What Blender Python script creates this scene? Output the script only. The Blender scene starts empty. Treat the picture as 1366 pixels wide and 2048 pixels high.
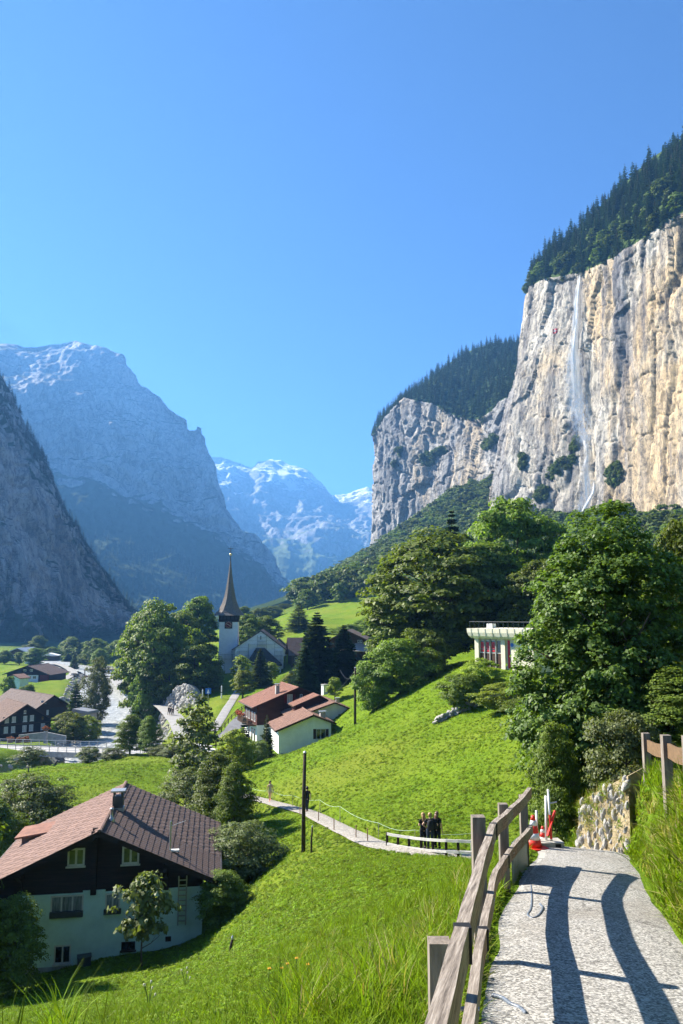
import bpy, bmesh, math, random
import numpy as np
from mathutils import Vector, Matrix, Euler
R = math.radians
random.seed(7); rng = np.random.default_rng(7)
scene = bpy.context.scene
C = scene.collection

# ------------------------------------------------------------------ camera, sky, sun, exposure
F_PX, PITCH = 1540.0, math.atan(206/1540)
cam_d = bpy.data.cameras.new('camera'); cam = bpy.data.objects.new('camera', cam_d); C.objects.link(cam)
cam_d.sensor_fit = 'VERTICAL'; cam_d.sensor_height = 36.0; cam_d.lens = 36.0*F_PX/2048
cam_d.clip_start = 0.1; cam_d.clip_end = 40000
cam.location = (0, 0, 0); cam.rotation_euler = (R(90)+PITCH, 0, 0)
scene.camera = cam

SUN_AZ, SUN_EL = R(-63), R(36)          # azimuth from straight ahead (+Y), negative = left
sun_dir = Vector((math.sin(SUN_AZ)*math.cos(SUN_EL), math.cos(SUN_AZ)*math.cos(SUN_EL), math.sin(SUN_EL)))
world = bpy.data.worlds.new('World'); scene.world = world; world.use_nodes = True
wn = world.node_tree; bg = wn.nodes['Background']
sky = wn.nodes.new('ShaderNodeTexSky'); sky.sky_type = 'NISHITA'; sky.sun_disc = False
sky.sun_elevation = SUN_EL; sky.sun_rotation = SUN_AZ
sky.altitude = 800; sky.air_density = 0.68; sky.dust_density = 0.0; sky.ozone_density = 10.0
wn.links.new(sky.outputs[0], bg.inputs[0]); bg.inputs[1].default_value = 0.056
sun_d = bpy.data.lights.new('sun', 'SUN'); sun = bpy.data.objects.new('sun', sun_d); C.objects.link(sun)
sun_d.energy = 5.0; sun_d.angle = R(0.5); sun_d.color = (1.0, 0.93, 0.82)
sun.rotation_euler = (-sun_dir).to_track_quat('-Z', 'Y').to_euler()
scene.view_settings.view_transform = 'Standard'; scene.view_settings.look = 'None'
scene.view_settings.gamma = 1.0; scene.view_settings.use_curve_mapping = False
scene.view_settings.exposure = 1.97
cy = scene.cycles
cy.max_bounces = 5; cy.diffuse_bounces = 2; cy.glossy_bounces = 2; cy.transmission_bounces = 3
cy.volume_bounces = 0; cy.transparent_max_bounces = 12
cy.caustics_reflective = False; cy.caustics_refractive = False
cy.use_adaptive_sampling = True; cy.adaptive_threshold = 0.02
cy.use_denoising = True
try:
    cy.denoiser = 'OPENIMAGEDENOISE'; cy.denoising_input_passes = 'RGB_ALBEDO_NORMAL'
except Exception: pass

# ------------------------------------------------------------------ helpers
CP, SP = math.cos(PITCH), math.sin(PITCH)
def ray(px, py):
    cx, cyy = (px-683)/F_PX, (1024-py)/F_PX
    return Vector((cx, CP-cyy*SP, SP+cyy*CP))
def at(px, py, Y):
    d = ray(px, py); return d*(Y/d.y)
def to_px(x, y, z):
    d = y*CP+z*SP; return 683+F_PX*x/d, 1024-F_PX*(z*CP-y*SP)/d

def _hash(ix, iy, iz, seed):
    h = (ix.astype(np.int64)*73856093) ^ (iy.astype(np.int64)*19349663) ^ (iz.astype(np.int64)*83492791) ^ (seed*2654435761)
    h = (h & 0xffffffff).astype(np.uint64)
    h = ((h ^ (h >> np.uint64(15)))*np.uint64(0x2c1b3c6d)) & np.uint64(0xffffffff)
    h = ((h ^ (h >> np.uint64(12)))*np.uint64(0x297a2d39)) & np.uint64(0xffffffff)
    h = h ^ (h >> np.uint64(15))
    return h.astype(np.float64)/2147483647.5-1.0
def vnoise(x, y, z, seed=0):
    x, y, z = np.broadcast_arrays(np.asarray(x, float), np.asarray(y, float), np.asarray(z, float))
    ix, iy, iz = np.floor(x), np.floor(y), np.floor(z)
    fx, fy, fz = x-ix, y-iy, z-iz
    fx, fy, fz = fx*fx*(3-2*fx), fy*fy*(3-2*fy), fz*fz*(3-2*fz)
    def c(a, b, d): return _hash(ix+a, iy+b, iz+d, seed)
    x00 = c(0,0,0)*(1-fx)+c(1,0,0)*fx; x10 = c(0,1,0)*(1-fx)+c(1,1,0)*fx
    x01 = c(0,0,1)*(1-fx)+c(1,0,1)*fx; x11 = c(0,1,1)*(1-fx)+c(1,1,1)*fx
    return (x00*(1-fy)+x10*fy)*(1-fz)+(x01*(1-fy)+x11*fy)*fz
def fbm(x, y, z=0., octv=4, seed=0, gain=.5):
    s = 0.; a = 1.; t = 0.
    for k in range(octv):
        s = s+a*vnoise(np.asarray(x)*2**k, np.asarray(y)*2**k, np.asarray(z)*2**k, seed+k*17); t += a; a *= gain
    return s/t
def ridged(x, y, z=0., octv=4, seed=0, gain=.55):
    s = 0.; a = 1.; t = 0.
    for k in range(octv):
        s = s+a*(1-2*np.abs(vnoise(np.asarray(x)*2**k, np.asarray(y)*2**k, np.asarray(z)*2**k, seed+k*31))); t += a; a *= gain
    return s/t
def sstep(a, b, x):
    t = np.clip((np.asarray(x, float)-a)/(b-a), 0, 1); return t*t*(3-2*t)

def mesh_np(name, verts, faces, mat=None, smooth=False, attrs=None, mat_idx=None):
    """verts (n,3), faces (m,k) numpy -> mesh"""
    me = bpy.data.meshes.new(name)
    verts = np.asarray(verts, np.float32); faces = np.asarray(faces, np.int32)
    k = faces.shape[1]; m = len(faces)
    me.vertices.add(len(verts)); me.vertices.foreach_set('co', verts.ravel())
    me.loops.add(m*k); me.loops.foreach_set('vertex_index', faces.ravel())
    me.polygons.add(m); me.polygons.foreach_set('loop_start', np.arange(0, m*k, k, dtype=np.int32))
    if smooth: me.polygons.foreach_set('use_smooth', np.ones(m, bool))
    if mat_idx is not None: me.polygons.foreach_set('material_index', np.asarray(mat_idx, np.int32))
    me.update(calc_edges=True)
    if attrs:
        for an, av in attrs.items():
            at_ = me.attributes.new(an, 'FLOAT', 'POINT'); at_.data.foreach_set('value', np.asarray(av, np.float32).ravel())
    for mm in (mat if isinstance(mat, (list, tuple)) else [mat]):
        if mm is not None: me.materials.append(mm)
    return me
def grid_faces(nu, nv):
    i, j = np.meshgrid(np.arange(nu-1), np.arange(nv-1), indexing='ij'); a = (i*nv+j).ravel()
    return np.stack([a, a+nv, a+nv+1, a+1], 1)
def link(name, me, parent=None, loc=None, rot=None, scale=None):
    o = bpy.data.objects.new(name, me); C.objects.link(o)
    if parent is not None: o.parent = parent
    if loc is not None: o.location = loc
    if rot is not None: o.rotation_euler = rot
    if scale is not None: o.scale = scale
    return o
def tag(o, label=None, cat=None, group=None, kind=None):
    if label: o['label'] = label
    if cat: o['category'] = cat
    if group: o['group'] = group
    if kind: o['kind'] = kind
    return o
def thing(name, label, cat, loc=(0,0,0), rz=0., group=None):
    o = link(name, None, None, loc, (0,0,rz)); o.empty_display_size = 0.2
    return tag(o, label, cat, group)
def copy_tree(o, parent=None):
    c = o.copy(); C.objects.link(c); c.parent = parent
    for ch in o.children: copy_tree(ch, c)
    return c

class MB:
    """collects shapes into one mesh"""
    def __init__(s): s.v = []; s.f = []
    def add(s, vs, fs):
        n = len(s.v); s.v += [tuple(v) for v in vs]; s.f += [tuple(i+n for i in f) for f in fs]; return s
    def box(s, lo, hi, M=None):
        x0,y0,z0 = lo; x1,y1,z1 = hi
        vs = [Vector(p) for p in ((x0,y0,z0),(x1,y0,z0),(x1,y1,z0),(x0,y1,z0),(x0,y0,z1),(x1,y0,z1),(x1,y1,z1),(x0,y1,z1))]
        if M is not None: vs = [M@v for v in vs]
        return s.add(vs, [(0,3,2,1),(4,5,6,7),(0,1,5,4),(1,2,6,5),(2,3,7,6),(3,0,4,7)])
    def bar(s, a, b, w, h, up=(0,0,1)):
        """square bar from a to b, w sideways, h along up"""
        a, b = Vector(a), Vector(b); d = (b-a); L = d.length; d.normalize()
        side = d.cross(Vector(up));
        if side.length < 1e-5: side = d.cross(Vector((1,0,0)))
        side.normalize(); u = side.cross(d)
        M = Matrix.Translation(a) @ Matrix((( *side, ),( *d, ),( *u, ))).transposed().to_4x4()
        return s.box((-w/2,0,-h/2),(w/2,L,h/2), M)
    def tube(s, pts, rad, n=8, cap=True):
        pts = [Vector(p) for p in pts]
        rr = rad if isinstance(rad, (list, tuple)) else [rad]*len(pts)
        vs = []; fs = []
        prev = None
        for i, p in enumerate(pts):
            d = (pts[min(i+1,len(pts)-1)]-pts[max(i-1,0)]).normalized()
            if prev is None: a = d.orthogonal().normalized()
            else:
                a = prev-d*prev.dot(d)
                a = a.normalized() if a.length > 1e-6 else d.orthogonal().normalized()
            prev = a; b = d.cross(a)
            for k in range(n):
                t = 2*math.pi*k/n; vs.append(p+(a*math.cos(t)+b*math.sin(t))*rr[i])
        for i in range(len(pts)-1):
            for k in range(n):
                k2 = (k+1)%n; fs.append((i*n+k, i*n+k2, (i+1)*n+k2, (i+1)*n+k))
        if cap: fs.append(tuple(range(n))[::-1]); fs.append(tuple((len(pts)-1)*n+k for k in range(n)))
        return s.add(vs, fs)
    def lathe(s, prof, n=12, center=(0,0,0), phase=0.):
        c = Vector(center); vs = []; fs = []
        for (r, z) in prof:
            for k in range(n):
                t = 2*math.pi*k/n+phase; vs.append(c+Vector((r*math.cos(t), r*math.sin(t), z)))
        for i in range(len(prof)-1):
            for k in range(n):
                k2 = (k+1)%n; fs.append((i*n+k, i*n+k2, (i+1)*n+k2, (i+1)*n+k))
        fs.append(tuple(range(n))[::-1]); fs.append(tuple((len(prof)-1)*n+k for k in range(n)))
        return s.add(vs, fs)
    def prism(s, poly, y0, y1):
        """poly in local x,z extruded along y"""
        n = len(poly)
        vs = [(x,y0,z) for x,z in poly]+[(x,y1,z) for x,z in poly]
        fs = [tuple(range(n)), tuple(range(2*n-1, n-1, -1))]
        for i in range(n):
            j = (i+1)%n; fs.append((j, i, i+n, j+n))
        return s.add(vs, fs)
    def ball(s, c, r, n=8, m=6, sq=(1,1,1)):
        prof = [(max(1e-3, math.sin(math.pi*i/m))*r, -math.cos(math.pi*i/m)*r) for i in range(m+1)]
        k = len(s.v); s.lathe(prof, n)
        for i in range(k, len(s.v)):
            v = s.v[i]; s.v[i] = (v[0]*sq[0]+c[0], v[1]*sq[1]+c[1], v[2]*sq[2]+c[2])
        return s
    def mesh(s, name, mat, smooth=False):
        me = bpy.data.meshes.new(name); me.from_pydata(s.v, [], s.f)
        bm = bmesh.new(); bm.from_mesh(me); bmesh.ops.recalc_face_normals(bm, faces=bm.faces); bm.to_mesh(me); bm.free()
        if smooth: me.polygons.foreach_set('use_smooth', [True]*len(me.polygons))
        if mat is not None: me.materials.append(mat)
        me.update(); return me
    def build(s, name, mat, parent=None, smooth=False, loc=None, rot=None):
        return link(name, s.mesh(name, mat, smooth), parent, loc, rot)

# ------------------------------------------------------------------ materials
def new_mat(name):
    m = bpy.data.materials.new(name); m.use_nodes = True
    nt = m.node_tree; return m, nt, nt.nodes['Principled BSDF']
def nd(nt, typ, **kw):
    n = nt.nodes.new(typ)
    for k, v in kw.items(): setattr(n, k, v)
    return n
def noise_node(nt, scale, detail=4, rough=.6, vec=None, dist=0.):
    n = nd(nt, 'ShaderNodeTexNoise'); n.inputs['Scale'].default_value = scale
    n.inputs['Detail'].default_value = detail; n.inputs['Roughness'].default_value = rough; n.inputs['Distortion'].default_value = dist
    if vec is not None: nt.links.new(vec, n.inputs['Vector'])
    return n
def coords(nt, kind='Object', scale=(1,1,1), rot=(0,0,0)):
    tc = nd(nt, 'ShaderNodeTexCoord'); mp = nd(nt, 'ShaderNodeMapping')
    mp.inputs['Scale'].default_value = scale; mp.inputs['Rotation'].default_value = rot
    nt.links.new(tc.outputs[kind], mp.inputs['Vector']); return mp.outputs[0]
def ramp(nt, fac, stops, interp='LINEAR'):
    r = nd(nt, 'ShaderNodeValToRGB'); r.color_ramp.interpolation = interp
    el = r.color_ramp.elements
    while len(el) < len(stops): el.new(0.5)
    for e, (p, c) in zip(el, stops):
        e.position = p; e.color = (*c, 1) if len(c) == 3 else c
    if fac is not None: nt.links.new(fac, r.inputs[0])
    return r.outputs[0]
def mixc(nt, fac, a, b, mode='MIX'):
    m = nd(nt, 'ShaderNodeMix', data_type='RGBA', blend_type=mode)
    for sock, val in ((m.inputs[0], fac), (m.inputs[6], a), (m.inputs[7], b)):
        if isinstance(val, (int, float)): sock.default_value = val
        elif isinstance(val, tuple): sock.default_value = (*val, 1)
        else: nt.links.new(val, sock)
    return m.outputs[2]
def mth(nt, op, a, b=None, c=None, clamp=False):
    m = nd(nt, 'ShaderNodeMath', operation=op); m.use_clamp = clamp
    for s_, val in zip(m.inputs, (a, b, c)):
        if val is None: continue
        if isinstance(val, (int, float)): s_.default_value = val
        else: nt.links.new(val, s_)
    return m.outputs[0]
def bump(nt, bsdf, height, strength=.5, dist=.05):
    b = nd(nt, 'ShaderNodeBump'); b.inputs['Strength'].default_value = strength; b.inputs['Distance'].default_value = dist
    nt.links.new(height, b.inputs['Height']); nt.links.new(b.outputs[0], bsdf.inputs['Normal'])
def mat(name, col, col2=None, scale=3., rough=.8, spec=.25, metal=0., stretch=(1,1,1), bmp=0., bdist=.02, detail=4, lo=.35, hi=.65):
    m, nt, b = new_mat(name)
    v = coords(nt, 'Object', stretch)
    if col2 is None: col2 = tuple(c*.72 for c in col)
    n = noise_node(nt, scale, detail, .65, v)
    nt.links.new(ramp(nt, n.outputs[0], [(lo, col2), (hi, col)]), b.inputs['Base Color'])
    b.inputs['Roughness'].default_value = rough; b.inputs['Specular IOR Level'].default_value = spec; b.inputs['Metallic'].default_value = metal
    if bmp:
        n2 = noise_node(nt, scale*4, 3, .6, v); bump(nt, b, n2.outputs[0], bmp, bdist)
    return m
# ------------------------------------------------------------------ the lie of the land
# height control points: (px, py, distance ahead) read off the photograph, or ('w', x, y, z)
GP = [
 (600,2052,5.5),(300,2078,7.5),(0,2085,10),(850,2048,4.3),(800,1900,9),(600,1900,12),(450,1958,16),(300,2028,13.5),(100,2048,14),(300,2008,20),(300,1988,26),(300,1962,33),(100,2034,20),(100,2018,26),(100,1996,33),(450,1936,21),(450,1910,28),(450,1880,34),(200,1980,33),
 (-150,2080,16),(530,1815,30),(700,1755,25),(860,1765,20),(910,1725,33),(620,1720,42),(500,1785,42),(470,1690,55),(420,1850,42),(560,1745,42),
 (60,1945,40),(230,1912,40),(400,1872,40),(-120,1980,40),(250,1800,50),(60,1800,50),(420,1765,52),
 (850,1704,39),(760,1691,42),(690,1661,48),(620,1626,58),(540,1604,69),(490,1591,76),(960,1712,38.5),
 (1000,1692,41),(1110,1650,43),(1040,1560,50),(900,1600,50),(800,1600,55),(700,1570,64),(600,1547,76),(510,1548,82),
 (640,1482,90),(760,1420,95),(870,1352,98),(900,1432,75),(1000,1405,75),(950,1342,88),(1030,1335,88),(1100,1420,62),(1180,1420,55),
 (1110,1722,24),(1110,1705,32),(1200,1690,24),(1180,1730,15.5),(1090,1740,17),(1000,1750,18),(1250,1640,18),
 (1290,1583,14),(1330,1620,11),(1366,1605,8.5),(1240,1560,13.2),(1420,1700,6),(1366,1530,18),(1366,1480,26),(1300,1560,22),
 (200,1552,85),(0,1572,80),(330,1520,104),(150,1533,104),(0,1548,100),(100,1605,74),(60,1705,60),(-150,1600,75),(440,1602,74),(400,1552,95),(430,1518,108),
 (560,1507,105),(660,1478,105),(480,1502,105),(700,1425,108),(720,1400,120),(600,1440,122),(430,1492,124),(480,1442,140),(520,1396,175),
 (455,1346,226),(570,1346,222),(560,1362,200),(430,1392,185),(380,1400,190),(350,1440,165),(290,1392,225),(240,1371,270),(370,1478,138),(300,1500,132),
 (150,1492,150),(0,1492,152),(60,1482,175),(100,1420,215),(0,1395,260),(-150,1480,160),(-200,1400,250),
 (60,1368,300),(100,1332,400),(0,1345,360),(150,1330,420),(250,1330,440),(-200,1345,360),(300,1310,520),(0,1290,700),(200,1285,800),(-300,1290,700),(350,1270,900),(450,1255,900),
 (560,1252,330),(500,1290,280),(640,1232,400),(700,1222,400),(600,1204,550),(560,1228,480),(500,1240,600),(520,1228,900),(640,1188,780),(735,1118,1150),(700,1146,950),(830,1062,1000),(920,996,900),
 (985,1012,790),(1000,1110,520),(900,1185,400),(820,1252,280),(1100,1065,620),(1300,1065,490),(1366,1065,440),(1200,1205,250),(1050,1285,150),
 (860,1300,150),(750,1380,128),(740,1330,160),(690,1312,190),(620,1320,215),(1300,1250,160),(1366,1300,110),(1250,1400,70),
 (580,1190,1500),(500,1215,2000),(300,1235,2500),(560,1200,3000),(680,1160,2400),
 ('w',30,0,8),('w',-30,0,-13),('w',0,-8,-1.0),('w',12,-8,3),('w',-12,-8,-5),('w',-60,10,-24),('w',8,2,.6),('w',-4,0,-2.9),('w',60,40,18),('w',-110,60,-27),
]
_P = []
for g in GP:
    p = g[1:] if g[0] == 'w' else tuple(at(*g)); _P.append(p)
_P = np.array(_P, float)
YO = 10.0
def _uv(x, y):
    y = np.maximum(np.asarray(y, float), -6.0); return np.stack([np.clip(x/(y+YO), -6, 6), np.log(y+YO)*.6], -1)
def _phi(r2): return np.where(r2 > 1e-12, .5*r2*np.log(np.maximum(r2, 1e-12)), 0.)
_A = _uv(_P[:,0], _P[:,1]); _n = len(_A); _w = _P[:,2]/(np.maximum(_P[:,1], -6)+YO)
_K = _phi(((_A[:,None]-_A[None])**2).sum(-1))+np.eye(_n)*2e-4
_Q = np.c_[np.ones(_n), _A]
_S = np.linalg.solve(np.block([[_K, _Q],[_Q.T, np.zeros((3,3))]]), np.r_[_w, 0,0,0])
def ground_base(x, y):
    x = np.asarray(x, float); y = np.asarray(y, float); sh = x.shape; x = x.ravel(); y = y.ravel()
    out = np.empty(len(x))
    for i in range(0, len(x), 20000):
        uv = _uv(x[i:i+20000], y[i:i+20000])
        k = _phi(((uv[:,None]-_A[None])**2).sum(-1))
        out[i:i+20000] = k@_S[:_n]+_S[_n]+uv@_S[_n+1:]
    yy = np.maximum(y, -6)
    return (out*(yy+YO)).reshape(sh)
# --- polylines the land is shaped around
def poly_dist(x, y, P):
    """distance to polyline, and the interpolated third value there, and signed side (+ = left of travel)"""
    best = np.full(x.shape, 1e9); zz = np.zeros(x.shape); sd = np.zeros(x.shape)
    for a, b in zip(P[:-1], P[1:]):
        ax, ay, az = a[:3]; bx, by, bz = b[:3]; dx, dy = bx-ax, by-ay; L2 = dx*dx+dy*dy
        t = np.clip(((x-ax)*dx+(y-ay)*dy)/L2, 0, 1)
        qx, qy = ax+t*dx, ay+t*dy; d = np.hypot(x-qx, y-qy)
        s = (dx*(y-ay)-dy*(x-ax))
        m = d < best; best = np.where(m, d, best); zz = np.where(m, az+t*(bz-az), zz); sd = np.where(m, np.sign(s), sd)
    return best, zz, sd
def fence_x(Y):
    P = [(-8,-1.9),(0,-.23),(2.3,.259),(5.02,.836),(8.04,1.52),(10.2,2.16),(12.2,2.87),(14.7,3.62),(18,4.7)]
    for (a, p), (b, q) in zip(P[:-1], P[1:]):
        if Y <= b or b == 18:
            return p+(q-p)*(Y-a)/(b-a)
def path_z(Y): return -1.75-.163*Y if Y < 14.4 else -1.75-.163*14.4-.36*(Y-14.4)
WALK = []                                # centre line of the paved walk, x, y, z, half-width
for Y in [-8,-4,-1,1,2.5,4,5.5,7,8.5,10,11.2,12.2,13.2,14.2,15.2,16.5,18]:
    hw = .95 if Y < 8.5 else .95-.027*(min(Y, 14.7)-8.5)
    WALK.append((fence_x(Y)-.06+hw+(.15*max(0, Y-14.6)), Y, path_z(Y), hw))
TRAIL = [tuple(at(*p)) for p in [(1010,1716,38),(960,1712,38.6),(850,1704,39.2),(760,1690,42.2),(690,1661,48.2),(620,1626,58),(580,1615,63.5),(540,1604,69),(490,1591,76),(455,1580,84),(430,1555,95)]]
RIVER_Z = -28.0
RIVER = [(-160,40,-28.6),(-105,72,-28.5),(-62,104,-28.4),(-46,128,-28.3),(-45,150,-28.2),(-50,176,-28),(-62,216,-28),(-77,254,-27.9),(-93,308,-27.8),(-114,375,-27.6),(-150,430,-27.4),(-210,520,-27)]
RIVER_W = 8.5
STREET = [(-75,158,-26.0),(-52,151,-25.4),(-36,141,-24.3),(-28,137,-22.6),(-22.5,136.5,-22.2),(-18.5,141,-19.9),(-18.0,150,-19.3),(-16.5,163,-19.0),(-16.2,178,-18.6),(-14,195,-17.8),(-9,212,-17.2),(2,222,-16.8)]
BANKWALK = [tuple(at(*p)) for p in [(372,1476,138),(362,1452,152),(350,1436,166),(325,1412,192),(290,1391,225),(258,1378,256),(238,1368,285),(225,1352,350)]]
BANKWALK = [(p[0],p[1],p[2]) for p in BANKWALK]
LANE = [tuple(at(*p)) for p in [(60,1366,312),(110,1364,318),(140,1352,350),(146,1344,375),(128,1332,410),(105,1326,440)]]
FOOTWAY = [tuple(at(*p)) for p in [(425,1462,142),(440,1440,152),(455,1415,166),(468,1395,180),(478,1378,195)]]
def ground_z(x, y):
    x = np.asarray(x, float); y = np.asarray(y, float)
    z = ground_base(x, y)
    n1 = fbm(x*.09, y*.09, 0, 3, 5); amp = np.clip(y*.006, .04, 1.2)
    z = z+n1*amp*sstep(8, 40, y)+fbm(x*.6, y*.6, 0, 2, 9)*.06*sstep(3, 10, y)
    d, zz, _ = poly_dist(x, y, STREET); k = sstep(2.6, 7.5, d); z = np.where(d < 8, (zz-.05)*(1-k)+z*k, z)
    d, zz, _ = poly_dist(x, y, BANKWALK); k = sstep(2.6, 6, d); z = np.where(d < 7, (zz-.05)*(1-k)+z*k, z)
    d, zz, _ = poly_dist(x, y, FOOTWAY); k = sstep(1.2, 3.5, d); z = np.where(d < 4, (zz-.05)*(1-k)+z*k, z)
    d, zz, _ = poly_dist(x, y, LANE); k = sstep(3, 9, d); z = np.where(d < 9, (zz-.06)*(1-k)+z*k, z)
    d, zz, _ = poly_dist(x, y, TRAIL); k = sstep(.75, 1.7, d); z = np.where(d < 2, (zz-.06)*(1-k)+z*k, z)
    # river bed with banks
    d, zz, _ = poly_dist(x, y, RIVER); k = sstep(RIVER_W-1.5, RIVER_W+6.5, d)
    bed = zz-1.4
    z = np.where(d < RIVER_W+7, np.minimum(z, bed*(1-k)+z*k), z)
    # the paved walk is cut into the slope
    Wp = [(a[0], a[1], a[2]) for a in WALK]
    d, zz, sd = poly_dist(x, y, Wp)
    hw = np.where(y < 8.5, .95, np.maximum(.78, .95-.027*(y-8.5)))
    left = sd > 0
    k = np.where(left, sstep(hw+.02, hw+1.1, d), sstep(hw+.02, hw+.38, d))
    near = (d < 2.4) & (y < 17)
    z = np.where(near, (zz-.035)*(1-k)+z*k, z)
    return z
def gz(x, y): return float(ground_z(np.array([x]), np.array([y]))[0])

# ------------------------------------------------------------------ ground materials
def ground_material():
    m, nt, b = new_mat('meadow_ground')
    v = coords(nt, 'Object')
    n1 = noise_node(nt, .35, 5, .6, v); n2 = noise_node(nt, 2.6, 4, .65, v); n3 = noise_node(nt, .05, 3, .5, v)
    c1 = ramp(nt, n2.outputs[0], [(.3,(.045,.088,.005)),(.5,(.10,.17,.008)),(.72,(.165,.245,.016))])
    c2 = ramp(nt, n1.outputs[0], [(.35,(.075,.14,.007)),(.65,(.165,.235,.018))])
    c = mixc(nt, .5, c1, c2)
    c = mixc(nt, mth(nt, 'MULTIPLY', ramp(nt, n3.outputs[0], [(.45,(0,0,0)),(.65,(1,1,1))]), .5), c, (.20,.21,.03))
    at_f = nd(nt, 'ShaderNodeAttribute', attribute_name='forest'); at_s = nd(nt, 'ShaderNodeAttribute', attribute_name='stone')
    c = mixc(nt, at_f.outputs['Fac'], c, ramp(nt, n2.outputs[0], [(.35,(.012,.028,.008)),(.7,(.035,.06,.016))]))
    st = ramp(nt, noise_node(nt, 1.2, 5, .7, v).outputs[0], [(.35,(.12,.11,.10)),(.6,(.36,.34,.31))])
    c = mixc(nt, at_s.outputs['Fac'], c, st)
    nt.links.new(c, b.inputs['Base Color']); b.inputs['Roughness'].default_value = .95; b.inputs['Specular IOR Level'].default_value = .05
    bump(nt, b, noise_node(nt, 3.5, 5, .7, v).outputs[0], .8, .35)
    return m
def build_ground():
    nr, nc = 470, 400
    t = np.linspace(0, 1, nr); Y = 5.0*(9000/5.0)**t-11.0
    s = np.linspace(-1, 1, nc); u = .62*s+2.6*s**5
    YY, UU = np.meshgrid(Y, u, indexing='ij'); XX = UU*(YY+13)
    ZZ = ground_z(XX, YY)
    far = sstep(1500, 3000, YY); ZZ = ZZ*(1-far)+np.minimum(ZZ, -20)*far
    ZZ = np.maximum(ZZ, -45); ZZ = np.minimum(ZZ, 260)
    # forest floor: the slope below the cliffs, and the foot of the left mountains
    pxs = 683+F_PX*XX/(YY+.01); 
    fo = sstep(300, 460, YY)*sstep(-.10, .02, XX/np.maximum(YY, 1)-(.02-0.00012*YY))
    meadow = np.exp(-(((XX+18)/40)**2+((YY-350)/110)**2))+np.exp(-(((XX-4)/30)**2+((YY-400)/55)**2))
    fo = np.clip(fo-1.6*meadow, 0, 1)
    fo = np.maximum(fo, sstep(560, 800, YY)*sstep(.15, .25, -XX/np.maximum(YY,1)))
    fo = np.maximum(fo, sstep(900, 1200, YY))
    d, _, _ = poly_dist(XX, YY, RIVER); stn = 1-sstep(RIVER_W+.5, RIVER_W+4.5, d+1.5*fbm(XX*.2, YY*.2, 0, 2, 3))
    me = mesh_np('ground', np.stack([XX, YY, ZZ], -1).reshape(-1,3), grid_faces(nr, nc)[:, ::-1], ground_material(), True, {'forest': fo, 'stone': stn})
    tag(link('ground', me), 'green alpine meadow slope and valley floor', kind='structure')
build_ground()

def ribbon(name, pts, hw, mat_, lift=.02, sub=6, kind='structure', label=None, thick=0.0, drape=False):
    """a strip along a polyline; pts (x,y,z[,halfwidth])"""
    P = [];
    n = len(pts)
    def cr(a, b, c, d, t): return .5*((2*b)+(-a+c)*t+(2*a-5*b+4*c-d)*t*t+(-a+3*b-3*c+d)*t**3)
    for i in range(n-1):
        q = [np.array(pts[max(0, min(n-1, j))], float) for j in (i-1, i, i+1, i+2)]
        for k in range(sub): P.append(cr(*q, k/sub))
    P.append(np.array(pts[-1], float)); P = np.array(P)
    d = np.gradient(P[:,:2], axis=0); d /= np.linalg.norm(d, axis=1)[:,None]; nrm = np.stack([-d[:,1], d[:,0]], 1)
    w = P[:,3] if P.shape[1] > 3 else np.full(len(P), hw)
    m = 7; rows = []
    for j in range(m):
        s = 1-2*j/(m-1); e = w*s+ (0.12*hw*fbm(P[:,0]*.7, P[:,1]*.7, j*3.1, 2, 8) if j in (0, m-1) else 0)
        xy = P[:,:2]+nrm*e[:,None]
        z = P[:,2]+lift-(.05 if j in (0, m-1) else 0)
        if drape: z = np.maximum(z, ground_z(xy[:,0], xy[:,1])+lift)
        rows.append(np.c_[xy, z])
    V = np.stack(rows, 1).reshape(-1,3)
    o = link(name, mesh_np(name, V, grid_faces(len(P), m)[:, ::-1], mat_, True)); tag(o, label, kind=kind); return o

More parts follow.
